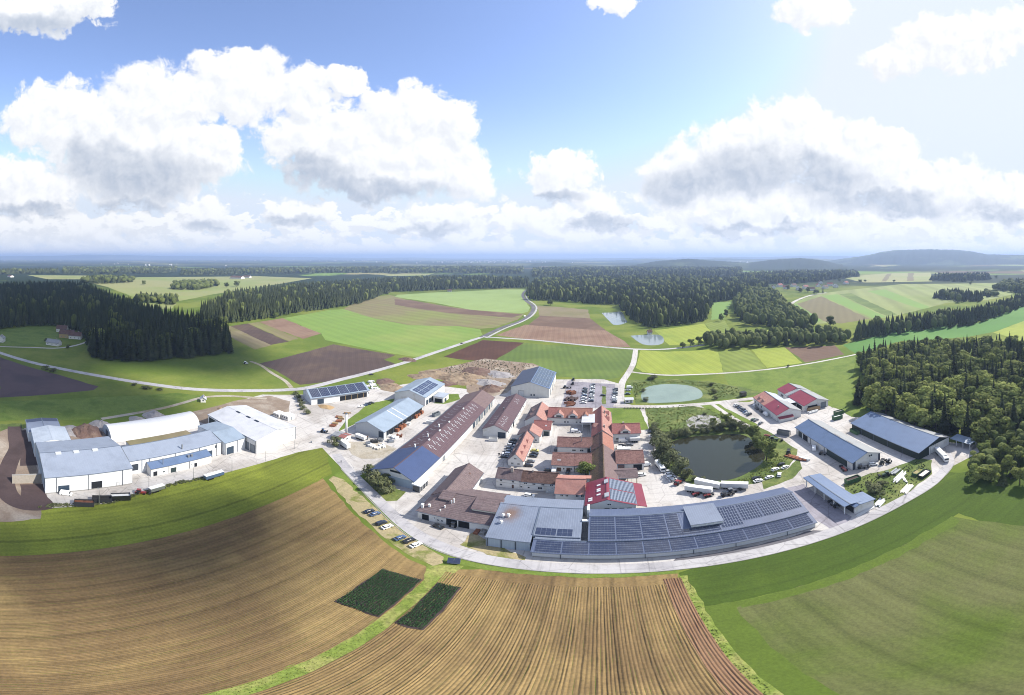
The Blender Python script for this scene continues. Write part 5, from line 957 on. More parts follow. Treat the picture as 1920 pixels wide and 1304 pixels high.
def lod_broad(seed, lump=7):
    r = random.Random(seed); V = []; F = []
    import bmesh
    bm = bmesh.new(); bmesh.ops.create_icosphere(bm, subdivisions=2, radius=.5); 
    C0 = [Vector((r.gauss(0, 1), r.gauss(0, 1), r.gauss(0, 1))).normalized() for _ in range(lump)]
    for v in bm.verts:
        d = max(v.co.normalized().dot(c) for c in C0); v.co *= .72 + .34 * d + r.uniform(-.10, .10); v.co.z = .56 + v.co.z * .86
    V = np.array([tuple(v.co) for v in bm.verts]); F = [tuple(v.index for v in f.verts) for f in bm.faces]; bm.free(); return V, F
LS = [lod_spruce(k, 5, 10) for k in range(4)]; LSF = [lod_spruce(9 + k, 3, 6) for k in range(3)]; LB = [lod_broad(k) for k in range(4)]
def merged(name, label, items, kinds, m, widen):
    VV = []; FF = []; MM = 0
    for j, (x, y, sp, h, wi) in enumerate(items):
        V, F = kinds[j % len(kinds)]; a = rg.uniform(0, 6.28); c, s_ = math.cos(a), math.sin(a); w = max(sp * widen, h * .3)
        q = np.empty_like(V); q[:, 0] = x + (V[:, 0] * c - V[:, 1] * s_) * w; q[:, 1] = y + (V[:, 0] * s_ + V[:, 1] * c) * w; q[:, 2] = V[:, 2] * h
        VV.append(q); FF += [tuple(i + MM for i in f) for f in F]; MM += len(V)
    if VV: tag(link(name, mesh(name, np.concatenate(VV).tolist(), FF, m)), label, 'wood', kind='stuff')
NEAR = 290; KINDW = {'spruce': 'dark spruce', 'broad': 'leafy tree'}
SING = {}
for k in TR:
    L = sorted(TR[k], key=lambda q: -q[3] / math.hypot(q[0], q[1])); SING[k] = L[:NEAR if k == 'spruce' else 230]; rest = L[len(SING[k]):]
    for (x, y, sp, h, wi) in SING[k]:
        nm = WOODS[wi][0]; pale = k == 'broad' and rg.random() < .5
        if k == 'spruce': tree('spruce', x, y, h, h * rg.uniform(.72, .95) * max(1, sp / 7.5), 'dark spruce in ' + nm, 'spruces of ' + nm, rng=random)
        else: tree('pale' if pale else 'broad', x, y, h * .9, h * rg.uniform(.85, 1.1), ('pale green leafy tree in ' if pale else 'deep green leafy tree in ') + nm, 'leafy trees of ' + nm, rng=random)
    for wi, Wd in enumerate(WOODS):
        it = [q for q in rest if q[4] == wi]; n = [q for q in it if math.hypot(q[0], q[1]) < 1300]; f = [q for q in it if math.hypot(q[0], q[1]) >= 1300]
        if k == 'spruce':
            merged('wood', 'close ranks of spruces filling ' + Wd[0], n, LS, 'wood_mass', 1.0); merged('wood', 'distant spruces of ' + Wd[0], f, LSF, 'wood_mass', 1.15)
        else: merged('wood', 'massed leafy crowns of ' + Wd[0], it, LB, 'leaf_mass', 1.05)
# ------------------------------------------------------------------ single trees and bushes round the farm
def T(kind, px_, py_, h, w, label, group=None): x, y, _ = S(px_, py_); return tree(kind, x, y, h, w * (1 / .68 if kind != 'bush' else 1 / 1.1), label, group)
T('broad', 1098, 893, 7.5, 7.5, 'round dark green tree standing in the farm court')
for (x, y, h, w, lab) in ((690, 893, 7, 8, 'leftmost dark bush in the bed before the long hall'), (702, 905, 7.5, 9, 'tall dark bush in the bed before the long hall'), (714, 917, 6.5, 8.5, 'broad dark bush in the middle of the bed before the long hall'), (727, 927, 5, 7.5, 'low dark bush at the road end of the bed before the long hall'), (722, 910, 5.5, 7, 'dark bush against the long hall front wall')): T('bush', x, y, h, w, lab)
T('bush', 626, 836, 5.5, 7, 'dark round bush beside the white entrance container')
for i, (x, y) in enumerate(((554, 741), (558, 748), (562, 755), (566, 762), (570, 769), (575, 777))): T('bush', x, y, 3.6 + .4 * (i % 2), 5, 'grey green hedge bush along the solar shed, %s from the road' % ['first', 'second', 'third', 'fourth', 'fifth', 'sixth'][i], 'hedge bushes by the solar shed')
WB = ((1228, 806, 4), (1231, 820, 5), (1234, 834, 6.5), (1241, 848, 7.5), (1250, 862, 8), (1262, 875, 7.5), (1275, 888, 6.5), (1290, 897, 4), (1300, 902, 2.5))
for i, (x, y, h) in enumerate(WB): T('bush', x, y, h * 1.35, h * 1.5, 'willow bush on the court side of the dark pond, %s from the lawn' % ['first', 'second', 'third', 'fourth', 'fifth', 'sixth', 'seventh', 'eighth', 'ninth'][i], 'willow bushes along the dark pond')
TB = ((1252, 822, 3.2), (1262, 818, 3.6), (1274, 815, 4), (1286, 813, 4.2), (1300, 810, 3.4), (1313, 809, 3.8), (1328, 808, 3.6), (1343, 806, 4), (1356, 804, 4.2), (1368, 802, 4.6), (1380, 803, 4.4), (1392, 806, 4.6))
for i, (x, y, h) in enumerate(TB): T('bush', x, y + 3.5, h * 1.5, h * 1.6, 'dark waterside bush on the far bank of the pond, %s from the willows' % ['first', 'second', 'third', 'fourth', 'fifth', 'sixth', 'seventh', 'eighth', 'ninth', 'tenth', 'eleventh', 'twelfth'][i], 'bushes on the far pond bank')
for (k, x, y, h, w, lab) in (('broad', 1412, 828, 11.5, 9, 'leafy tree at the upper right corner of the pond'), ('broad', 1424, 842, 9, 7.5, 'smaller tree between the two pond corner trees'), ('broad', 1437, 864, 14, 9.5, 'tall leafy tree at the right end of the pond'), ('broad', 1337, 804, 8, 5, 'slim tree on the silt bed edge'), ('broad', 1362, 798, 9, 7, 'leafy tree above the far pond bank'), ('bush', 1318, 901, 2.2, 3, 'small shrub on the near pond shore'),
                             ('bush', 1225, 712, 4, 10, 'wide dark bush above the turquoise pond'), ('bush', 1206, 735, 3, 4.5, 'bush at the left bank of the turquoise pond'), ('bush', 1211, 752, 3, 5, 'dark bush at the lower left bank of the turquoise pond'), ('bush', 1338, 738, 4, 5.5, 'dark bush on the right bank of the turquoise pond'), ('bush', 1334, 724, 3.2, 5, 'bush upper right of the turquoise pond'), ('bush', 1342, 749, 2.6, 4, 'low bush at the lane below the turquoise pond'),
                             ('bush', 1642, 926, 5.5, 9, 'big round bush among the stored pipes'), ('bush', 1655, 912, 3.5, 5, 'smaller bush behind the big storage bush'), ('bush', 1322, 779, 2, 3, 'little shrub on the pale silt'), ('bush', 1310, 789, 1.8, 2.4, 'tiny shrub in the middle of the silt bed'),
                             ('broad', 1557, 612, 18, 15, 'lone big round tree before the hillside fields'), ('broad', 1032, 573, 15, 13, 'lone tree at the edge of the brown fields'), ('broad', 1645, 604, 12, 10, 'single tree at the lower hillside edge'), ('broad', 1352, 603, 14, 9, 'tree in the middle of the wood clearing'), ('broad', 1362, 594, 14, 9, 'second tree in the wood clearing'), ('broad', 270, 534, 18, 16, 'lone tree on the far pale field'), ('broad', 425, 539, 18, 16, 'round tree on the pale fields before the second wood'), ('broad', 444, 538, 22, 20, 'larger round tree on the pale fields'),
                             ('broad', 1295, 650, 10, 8, 'small tree at the end of the stream belt'), ('broad', 1280, 652, 7, 7, 'shrubby tree near the far ponds'), ('broad', 1310, 648, 12, 8, 'slender tree where the lane meets the stream'), ('spruce', 412, 608, 13, 5, 'short spruce in front of the second wood'), ('broad', 420, 609, 14, 10, 'pale tree at the corner of the second wood'), ('broad', 394, 612, 13, 9, 'leafy tree at the gap between the two left woods'), ('broad', 517, 597, 12, 10, 'leafy tree at the edge of the fallow strips'),
                             ('bush', 128, 653, 4.5, 6, 'dark round bush beside the white path'), ('bush', 86, 640, 4, 5, 'garden bush left of the garage house'), ('bush', 1478, 689, 3, 3, 'lone bush on the farm track'), ('bush', 727, 552, 6, 9, 'bush at the far corner of the brown meadow'),
                             ('bush', 85, 694, 4, 7, 'roadside bush by the purple field'), ('bush', 100, 698, 4, 8, 'second roadside bush by the purple field'), ('bush', 252, 724, 3, 5, 'low bush beside the main road bend'), ('bush', 275, 730, 3, 8, 'wide low bush below the main road'), ('bush', 300, 733, 2.5, 6, 'last low bush below the main road'),
                             ('broad', 1477, 544, 16, 14, 'tree between the village houses'), ('broad', 1515, 549, 18, 14, 'dark tree at the village entrance'), ('spruce', 1543, 550, 20, 10, 'spruce standing at the village road'), ('broad', 1500, 549, 14, 14, 'round tree at the village edge'), ('broad', 1575, 529, 18, 16, 'dark tree above the village'), ('broad', 1530, 552, 16, 16, 'leafy tree beside the white village road'), ('broad', 1613, 530, 14, 16, 'round tree at the end of the village lane'), ('broad', 1622, 529, 12, 12, 'small tree at the hilltop lane'), ('broad', 1820, 534, 14, 14, 'round tree on the right far fields'), ('broad', 1868, 523, 18, 16, 'tree at the right far hedge'), ('broad', 1676, 529, 10, 12, 'shrub on the hilltop strips')): T(k, x, y, h, w, lab)
# rough herbage on banks: uncountable tufts
def tufts(label, poly, n, h0, h1, m, seed):
    rng = np.random.default_rng(seed); Q = [p[:2] for p in pts(poly, 0)]; A = np.array(Q); P = rng.uniform(A.min(0), A.max(0), (n * 3, 2)); P = P[inside(P, Q)][:n]; V = []; F = []
    for (x, y) in P:
        h = rng.uniform(h0, h1); a = rng.uniform(0, 3.14); w = h * rng.uniform(.5, 1.1)
        for e in (a, a + 1.3):
            c, s_ = math.cos(e) * w, math.sin(e) * w; b = len(V); V += [(x - c * .5, y - s_ * .5, .02), (x + c * .5, y + s_ * .5, .02), (x + c * .8, y + s_ * .8, h), (x - c * .7, y - s_ * .7, h * .8)]; F.append((b, b + 1, b + 2, b + 3))
    tag(link('herbage', mesh('herbage', V, F, m)), label, 'herbage', kind='stuff')
tufts('tall weeds and reeds round the dark pond', [s(27, 203), s(29, 238), s(54, 239), s(72, 225), s(84, 199), s(80, 190), s(62, 192), s(46, 193), s(34, 189), s(30, 196)], 900, .2, .7, 'leaves_pale', 1)
tufts('weeds on the near shore of the dark pond', [s(36, 146), s(44, 142.6), s(52, 141.6), s(60, 144), s(70, 151), s(76, 160), s(82, 152), s(72, 142), s(60, 137.5), s(44, 139)], 500, .2, .7, 'leaves_pale', 2)
tufts('lush reeds on the banks of the turquoise pond', [s(24, 252), s(26, 292), s(60, 294), s(84, 282), s(100, 262), s(96, 246), s(75, 248), s(76, 268), s(66, 283), s(50, 289), s(33, 284), s(26, 262)], 900, .2, .7, 'leaves_pale', 3)
tufts('weeds growing between stored pipes', [s(88, 118), s(102, 119), s(126, 114), s(122, 103), s(100, 98.5), s(88, 98), s(84, 107)], 500, .15, .6, 'leaves_grey', 4)
tufts('ragged weeds along the drop boxes', [s(-129.5, 14), s(-131.5, 20), (215, 941), (262, 924), (335, 904), (420, 888), (420, 891), (335, 909), (262, 929), (210, 946)], 500, .3, 1.0, 'leaves_grey', 5)
tufts('leafy weeds of the strip through the stubble', [s(-39.2, -10), s(-39.2, 80), s(-36.3, 78), s(-36.3, -10)], 1500, .06, .2, 'strip_grass', 6)
tufts('ragged grass between stubble and sown field', [s(19, 20), s(19, 88), s(20.6, 88), s(20.6, 20)], 700, .06, .25, 'strip_grass', 7)
tufts('rough herbs on the rubble dump', [s(-138, 298), s(-108, 350), s(-62, 344), s(-64, 300), s(-100, 280)], 500, .3, .9, 'leaves_grey', 8)
# ------------------------------------------------------------------ vehicles
ORD = ['first', 'second', 'third', 'fourth', 'fifth', 'sixth', 'seventh', 'eighth', 'ninth', 'tenth', 'eleventh', 'twelfth']
PAINT = {'white': (.80, .81, .82, 1), 'silver': (.42, .44, .47, 1), 'grey': (.13, .14, .16, 1), 'black': (.012, .013, .016, 1), 'dark blue': (.022, .028, .045, 1), 'blue': (.06, .10, .19, 1), 'red': (.24, .035, .03, 1), 'green': (.045, .085, .05, 1), 'beige': (.55, .48, .36, 1), 'yellow': (.45, .42, .12, 1)}
for k, c in PAINT.items(): mat('paint_' + k, c, .3, 0, spec=.5, coat=.6)
mat('tyre', (.015, .015, .016, 1), .9, 0); mat('chassis', (.03, .032, .036, 1), .8, 0); mat('tarp', C(226, 228, 230, 1.4), .6, .06, .6); mat('machine_green', (.05, .11, .05, 1), .6, .2, 1.5); mat('pipe_white', C(226, 228, 230, 1.4), .5, .1, 1)
def profile(pr, w, top=None):
    m = MB(); n = len(pr); A = [(x, -w / 2, z) for x, z in pr]; B = [(x, w / 2, z) for x, z in pr]; m.hexa(A, B); return m
def frustum(x0, x1, w0, z0, X0, X1, w1, z1):
    m = MB(); m.hexa([(x0, -w0 / 2, z0), (x1, -w0 / 2, z0), (x1, w0 / 2, z0), (x0, w0 / 2, z0)], [(X0, -w1 / 2, z1), (X1, -w1 / 2, z1), (X1, w1 / 2, z1), (X0, w1 / 2, z1)]); return m
def wheel_mesh(r, w):
    m = MB(); m.tube((0, -w / 2, 0), (0, w / 2, 0), r, r, 12); return mesh('wheel', m.V, m.F, 'tyre')
def me(m, name, mt): return mesh(name, m.V, m.F, mt)
WH = wheel_mesh(.32, .22); WHT = wheel_mesh(.5, .3)
CARS = {}
_b = profile([(-2.15, .28), (2.1, .28), (2.18, .55), (2.1, .72), (1.1, .92), (-1.75, .96), (-2.1, .9), (-2.2, .6)], 1.76); _g = frustum(-1.85, 1.05, 1.66, .90, -1.3, .35, 1.3, 1.40); _r = frustum(-1.36, .42, 1.34, 1.395, -1.25, .3, 1.2, 1.46)
CARS['car'] = (_b, _g, _r, [(-1.3, .8), (-1.3, -.8), (1.32, .8), (1.32, -.8)], None)
_b = profile([(-2.2, .28), (2.15, .28), (2.2, .6), (2.05, .85), (1.2, 1.0), (-2.1, 1.05), (-2.22, .8)], 1.8); _g = frustum(-2.12, 1.15, 1.7, 1.0, -1.95, .5, 1.42, 1.52); _r = frustum(-2.0, .55, 1.46, 1.51, -1.9, .45, 1.34, 1.6)
CARS['estate car'] = (_b, _g, _r, [(-1.35, .8), (-1.35, -.8), (1.36, .8), (1.36, -.8)], None)
_b = profile([(-2.6, .35), (2.5, .35), (2.6, .7), (2.45, 1.05), (1.75, 1.25), (1.3, 2.1), (-2.55, 2.2), (-2.62, .8)], 1.95); _g = frustum(1.28, 1.8, 1.97, 1.3, 1.05, 1.42, 1.8, 2.0); _r = frustum(-2.5, 1.25, 1.8, 2.15, -2.4, 1.15, 1.7, 2.32)
CARS['van'] = (_b, _g, _r, [(-1.6, .88), (-1.6, -.88), (1.7, .88), (1.7, -.88)], None)
CARM = {k: (me(v[0], 'body', None), me(v[1], 'window', 'glass'), me(v[2], 'roof', None)) for k, v in CARS.items()}
for k in CARM:
    for i in (0, 2): CARM[k][i].materials.append(MATS['paint_white'])
def car(label, x, y, rz, paint='silver', kind='car', group=None):
    o = empty('parked_' + kind.replace(' ', '_'), (x, y, .1), R(rz)); tag(o, label, 'van' if kind == 'van' else 'car', group); o.scale = (.88, .88, .88)
    for i, nm in enumerate(('body', 'window', 'roof')):
        c = bpy.data.objects.new(nm, CARM[kind][i]); COL.objects.link(c); c.parent = o
        if i != 1: c.material_slots[0].link = 'OBJECT'; c.material_slots[0].material = MATS['paint_' + paint]
    for (wx, wy) in CARS[kind][3]:
        c = bpy.data.objects.new('wheel', WH); COL.objects.link(c); c.parent = o; c.location = (wx, wy, .32)
    return o
def zf(x0, y0, k): return lambda x, y: S(x0 + x / k, y0 + y / k)[:2]
Z1, Z2, Z3, Z4, Z5, Z6, Z7 = zf(0, 740, 4.8), zf(300, 740, 4.8), zf(540, 660, 4.3475), zf(760, 660, 4), zf(760, 840, 3.84), zf(1140, 680, 4.571), zf(1440, 700, 4)
A1, A2, A3, A4, A5, A6, A7, A8 = zf(930, 740, 8.15), zf(1070, 740, 8.15), zf(770, 860, 8.695), zf(920, 860, 7.67), zf(1080, 860, 9.3125), zf(1370, 700, 8.695), zf(1040, 690, 9.6), zf(560, 760, 9.317)
def carrow(where, f, p0, p1, cols, rz, group, start='far end'):
    (xa, ya), (xb, yb) = f(*p0), f(*p1); n = len(cols)
    for i, c in enumerate(cols):
        k = 'estate car' if (i * 7 + n) % 3 == 0 else 'car'
        car('%s %s in %s, %s from the %s' % (c, k, where, ORD[i], start), xa + (xb - xa) * i / (n - 1), ya + (yb - ya) * i / (n - 1), rz + random.uniform(-3, 3) + (180 if random.random() < .3 else 0), c, k, group)
carrow('the left row of the car park', A7, (548, 385), (520, 640), ['dark blue', 'grey', 'black', 'dark blue', 'silver', 'blue', 'white', 'grey', 'silver', 'white'], 2, 'cars in the left car park row')
carrow('the middle row of the car park', A7, (688, 318), (655, 608), ['grey', 'silver', 'white', 'grey', 'white', 'silver', 'black', 'silver', 'white', 'grey', 'white', 'dark blue'], 2, 'cars in the middle car park row')
carrow('the white lane row', A7, (1095, 395), (1075, 628), ['grey', 'black', 'silver', 'dark blue', 'grey', 'white', 'white', 'silver', 'black'], 2, 'cars in the row along the white lane')
carrow('the angled spaces', A6, (85, 530), (300, 690), ['white', 'grey', 'dark blue', 'grey', 'dark blue', 'blue', 'silver', 'black'], 25, 'cars in the angled spaces', 'lane')
carrow('the row left of the west wing', A1, (275, 712), (130, 965), ['black', 'black', 'silver', 'grey', 'grey', 'white', 'black'], 3, 'cars left of the west wing')
carrow('the solar shed row', Z3, (598, 452), (680, 422), ['white', 'blue', 'dark blue', 'black'], 50, 'cars beside the solar shed', 'timber stacks')
def c1(f, p, rz, paint, label, kind='car'): x, y = f(*p); car(label, x, y, rz, paint, kind)
P0 = lambda x, y: S(x, y)[:2]
for a in ((A7, (870, 508), 0, 'black', 'lone black car in the right half of the car park'), (A7, (1350, 372), 0, 'white', 'white van parked beside the turquoise pond bank', 'van'), (A7, (1322, 415), 0, 'silver', 'silver car behind the pond side van'), (A7, (1318, 480), 0, 'blue', 'blue car by the little white hut'),
          (A2, (1235, 552), 0, 'black', 'black car at the lawn corner, farther of two'), (A2, (1228, 590), 0, 'dark blue', 'dark blue car at the lawn corner, nearer of two'), (A2, (1255, 650), 0, 'white', 'white car next to the willow bushes'), (A2, (800, 722), 0, 'white', 'white van in front of the glazed gable wing', 'van'), (A2, (785, 795), 0, 'black', 'black car below the white van'), (A2, (900, 785), 8, 'grey', 'grey car beside the black car in the side court'), (A2, (770, 828), 0, 'white', 'white car above the east barn roof', 'estate car'), (A2, (1085, 1240), 4, 'white', 'white car beside the cart shed', 'estate car'), (A2, (1150, 1090), 4, 'white', 'white van by the east barn corner', 'van'),
          (A1, (590, 915), 0, 'black', 'black car right of the west wing, farthest'), (A1, (570, 955), 0, 'black', 'second black car right of the west wing', 'estate car'), (A1, (530, 1035), 3, 'grey', 'grey car right of the west wing'), (A1, (500, 1100), 3, 'black', 'nearest black car right of the west wing', 'estate car'), (A1, (595, 870), 0, 'yellow', 'yellow car on the court paving'), (A1, (800, 1172), 0, 'black', 'black car in the shade of the lower court barn'), (A1, (885, 1185), 90, 'white', 'white van beside the court barns', 'van'), (A1, (1095, 1200), 90, 'black', 'black car before the brown barn door'), (A1, (915, 850), 90, 'dark blue', 'dark blue car at the end of the upper court barn'), (A1, (1215, 580), 0, 'white', 'white van near the flat canopy', 'van'),
          (A4, (560, 548), -5, 'white', 'white car behind the corrugated shed', 'estate car'), (A3, (455, 1128), -12, 'black', 'black car in front of the purple workshop'), (A6, (370, 768), 30, 'green', 'dark green car in the lower angled spaces'), (A6, (415, 780), 30, 'grey', 'grey car next to the dark green car'), (A6, (490, 828), 35, 'grey', 'grey car alone at the end of the angled spaces'), (A6, (382, 535), 60, 'white', 'white car at the corner of the orange roof'), (A6, (425, 590), 90, 'black', 'black car against the workshop wall'), (A6, (495, 635), 90, 'black', 'second black car against the workshop wall', 'estate car'), (A6, (565, 685), 90, 'white', 'white van against the workshop wall', 'van'),
          (Z6, (1485, 880), 20, 'black', 'black car nearest the tall pond tree'), (Z6, (1518, 905), 20, 'white', 'white car beside the black car at the pond'), (Z6, (1435, 925), 15, 'white', 'white estate car at the pond edge', 'estate car'), (Z6, (1385, 992), 10, 'white', 'white car on the grass below the pond'), (Z6, (1468, 970), 60, 'white', 'white car standing crosswise below the pond', 'estate car'), (Z6, (1272, 1000), 5, 'black', 'black car by the white trailers'), (Z6, (1287, 1022), 5, 'white', 'white car by the white trailers'),
          (Z6, (520, 942), 10, 'silver', 'silver car at the foot of the willows'), (Z6, (528, 965), 10, 'white', 'white car at the foot of the willows'), (Z6, (540, 992), 10, 'white', 'white estate car at the foot of the willows', 'estate car'), (Z6, (562, 1018), 10, 'silver', 'last silver car at the foot of the willows'), (Z1, (595, 905), 65, 'white', 'white van at the gate of the biggest left hall', 'van'),
          (P0, (692, 961), 68, 'dark blue', 'dark blue car at the head of the gravel bay'), (P0, (703, 966), 68, 'blue', 'blue car second in the gravel bay'), (P0, (715, 983), 68, 'dark blue', 'dark car in the middle of the gravel bay', 'estate car'), (P0, (726, 990), 68, 'white', 'white car in the middle of the gravel bay'), (P0, (750, 1011), 68, 'blue', 'blue car in the lower gravel bay'), (P0, (767, 1016), 68, 'black', 'black car in the lower gravel bay'), (P0, (780, 1024), 68, 'white', 'white car at the lower end of the gravel bay'),
          (P0, (696, 703.5), 62, 'black', 'black car driving on the main road'), (P0, (866, 645), 70, 'black', 'dark car far up the main road'), (P0, (984, 594), 60, 'white', 'white van on the winding road', 'van'), (Z7, (790, 690), -30, 'white', 'white car in front of the blue roofed hall', 'estate car'), (Z7, (345, 572), 60, 'white', 'white van in front of the blue roofed hall', 'van'), (Z4, (1290, 607), 0, 'white', 'white car under the edge of the flat canopy')):
    c1(*a)
# trailers, trucks, containers
def box_trailer(label, x, y, rz, L=13.2, h=3.9, m='tarp', cab=None, cat='trailer', name='semi_trailer'):
    o = empty(name, (x, y, .08), R(rz)); tag(o, label, cat); o.scale = (.78, .84, .82); a = MB(); a.box(-L / 2, L / 2, -1.25, 1.25, 1.15, h); a.build('box', m, o)
    a = MB(); a.box(-L / 2 - .04, L / 2 + .04, -1.29, 1.29, h, h + .08); a.build('roof', 'trim_white', o); a = MB(); a.box(-L / 2 + .2, L / 2 - .2, -.9, .9, .8, 1.14); a.build('chassis', 'chassis', o)
    for k in (0, 1, 2):
        for e in (-1, 1):
            c = bpy.data.objects.new('wheel', WHT); COL.objects.link(c); c.parent = o; c.location = (-L / 2 + 1.6 + 1.3 * k, e * 1.05, .5)
    for e in (-1, 1): a = MB(); a.box(L / 2 - 2.6, L / 2 - 2.4, e * .8 - .1, e * .8 + .1, .02, 1.1); a.build('support_leg', 'chassis', o)
    if cab:
        a = profile([(L / 2 + .3, .5), (L / 2 + 2.5, .5), (L / 2 + 2.6, 1.5), (L / 2 + 2.3, 3.1), (L / 2 + .5, 3.5), (L / 2 + .3, 3.3)], 2.4); a.build('cab', cab, o); a = MB(); a.box(L / 2 + 2.42, L / 2 + 2.64, -1.1, 1.1, 1.7, 2.6); a.build('windscreen', 'glass', o)
        for dx in (.6, 1.9):
            for e in (-1, 1): c = bpy.data.objects.new('wheel', WHT); COL.objects.link(c); c.parent = o; c.location = (L / 2 + dx, e * 1.05, .5)
    return o
def bt(f, p0, p1, label, **k):
    (xa, ya), (xb, yb) = f(*p0), f(*p1); return box_trailer(label, (xa + xb) / 2, (ya + yb) / 2, math.degrees(math.atan2(yb - ya, xb - xa)), **k)
bt(Z6, (770, 1050), (940, 1085), 'white semi trailer nearest the pond shore'); bt(Z6, (985, 1078), (1185, 1085), 'grey white semi trailer behind the dark truck'); bt(Z6, (665, 1100), (890, 1130), 'white semi trailer standing in the open yard')
bt(Z6, (415, 870), (465, 935), 'white box truck parked under the willows', L=8, h=3.4, cab='paint_white', cat='truck', name='box_truck')
x, y = 135.6, 109.6; box_trailer('white articulated lorry at the gate of the green walled hall', x, y, -118, 12.5, 3.9, 'tarp', 'paint_white', 'lorry', 'articulated_lorry')
bt(A8, (735, 690), (880, 790), 'tall white container trailer at the works entrance', L=9, h=4.2); bt(A8, (1020, 575), (1150, 625), 'white box trailer beside the grey hall', L=8, h=3.2); bt(A2, (905, 725), (1055, 722), 'white box truck body beside the glazed gable wing', L=6.5, h=3.2, cat='container', name='swap_container'); bt(A2, (715, 858), (910, 856), 'low white trailer above the east barn', L=8, h=2.0)
bt(Z1, (1350, 890), (1470, 855), 'silver box trailer behind the drop boxes', L=8, h=3.2, m='steel'); bt(Z2, (410, 775), (560, 730), 'blue box trailer at the edge of the green corn', L=11, h=3.2, m='paint_blue')
def open_box(name, label, x, y, rz, L, w, h, m, fill=None, cat='skip', z=.2):
    o = empty(name, (x, y, .08), R(rz)); tag(o, label, cat); t = .12
    for n_, B in (('side', (-L / 2, L / 2, -w / 2, -w / 2 + t, z, h)), ('side', (-L / 2, L / 2, w / 2 - t, w / 2, z, h)), ('end', (-L / 2, -L / 2 + t, -w / 2 + t, w / 2 - t, z, h)), ('end', (L / 2 - t, L / 2, -w / 2 + t, w / 2 - t, z, h)), ('floor', (-L / 2, L / 2, -w / 2, w / 2, .02, z))): a = MB(); a.box(*B); a.build(n_, m, o)
    for k in range(5): a = MB(); X = -L / 2 + L * (k + .5) / 5; a.box(X - .08, X + .08, -w / 2 - .06, w / 2 + .06, z, h - .1) if False else a.box(X - .08, X + .08, -w / 2 - .07, -w / 2, z, h); a.build('rib', m, o)
    if fill: a = MB(); a.box(-L / 2 + t, L / 2 - t, -w / 2 + t, w / 2 - t, z, h * .75); a.build('load', fill, o)
    return o
def ob(f, p, label, rz, L, w, h, m, **k): x, y = f(*p); return open_box(k.pop('name', 'skip'), label, x, y, rz, L, w, h, m, **k)
ob(Z1, (757, 1000), 'rust brown open skip, first of the row at the left hall', 72, 7, 2.5, 2.4, 'chassis', fill='rust'); ob(Z1, (918, 965), 'black open skip with grey rim, second of the row at the left hall', 72, 7, 2.5, 2.4, 'chassis'); ob(Z1, (1085, 945), 'black skip heaped with white scrap, third of the row', 76, 7, 2.6, 2.6, 'paint_black', fill='pipe_white')
ob(Z7, (635, 815), 'dark green skip beside the machine shelter', 0, 6.5, 2.4, 2.2, 'machine_green', fill='dark_soil'); ob(Z7, (118, 462), 'dark grey tipping trailer near the blue roofed hall', -50, 7, 2.5, 2.6, 'paint_grey'); ob(Z7, (530, 308), 'dark green container behind the hall yard, farther of two', 0, 6, 2.4, 2.4, 'machine_green', fill='plinth'); ob(Z7, (520, 345), 'dark green container behind the hall yard, nearer of two', 0, 6, 2.4, 2.4, 'machine_green', fill='pipe_white'); ob(Z7, (775, 278), 'green container at the back of the green walled hall', 10, 6, 2.4, 2.4, 'machine_green'); ob(Z7, (1125, 752), 'flat dark green bin on the storage ground', 10, 6, 2.5, 1.4, 'machine_green', fill='dry_grass'); ob(Z7, (1172, 768), 'beige covered bin on the storage ground', 10, 6.5, 2.5, 1.5, 'wall_green', fill='wall_cream'); ob(Z7, (650, 450), 'green box against the green walled hall', 90, 6, 2.2, 2, 'machine_green')
ob(Z4, (660, 668), 'white skip at the gable of the shorter purple hall', 10, 4.5, 2.2, 1.8, 'wall_white', name='skip'); ob(Z4, (232, 480), 'grey skip behind the very long hall', 70, 5, 2.3, 2.2, 'gate_grey', fill='inside_shade_paint'); ob(Z4, (200, 540), 'white tank box behind the very long hall', 10, 6, 2.4, 2, 'wall_white', fill='pipe_white')
ob(A8, (1150, 585), 'grey scrap bin below the grey hall', 20, 4, 2, 1.4, 'gate_grey', fill='rust')
# tractors and yard machines
def machine(name, label, x, y, rz, paint, L=4.2, cab=True, front=True, cat='tractor'):
    o = empty(name, (x, y, .08), R(rz)); tag(o, label, cat); o.scale = (.85, .85, .85); a = profile([(-L / 2, .6), (L / 2, .6), (L / 2, 1.4), (.2, 1.6), (-L / 2, 1.3)], 1.1); a.build('body', 'paint_' + paint, o)
    if cab: a = frustum(-L * .32, .25, 1.5, 1.35, -L * .27, .1, 1.3, 2.6); a.build('cab', 'glass', o); a = MB(); a.box(-L * .33, .3, -.8, .8, 2.61, 2.75); a.build('roof', 'paint_' + paint, o)
    for e in (-1, 1):
        a = MB(); a.tube((-L * .28, e * .75, .8), (-L * .28, e * 1.15, .8), .8, .8, 14); a.build('wheel', 'tyre', o); a = MB(); a.tube((L * .34, e * .65, .5), (L * .34, e * .95, .5), .5, .5, 12); a.build('wheel', 'tyre', o)
    if front: a = MB(); a.tube((L * .3, 0, 1.2), (L * .75, 0, 1.9), .12, .1, 6); a.box(L * .72, L * .95, -.9, .9, .5, 1.5); a.build('loader', 'chassis', o)
    return o
def mc(f, p, label, rz, paint, **k): x, y = f(*p); return machine(k.pop('name', 'tractor'), label, x, y, rz, paint, **k)
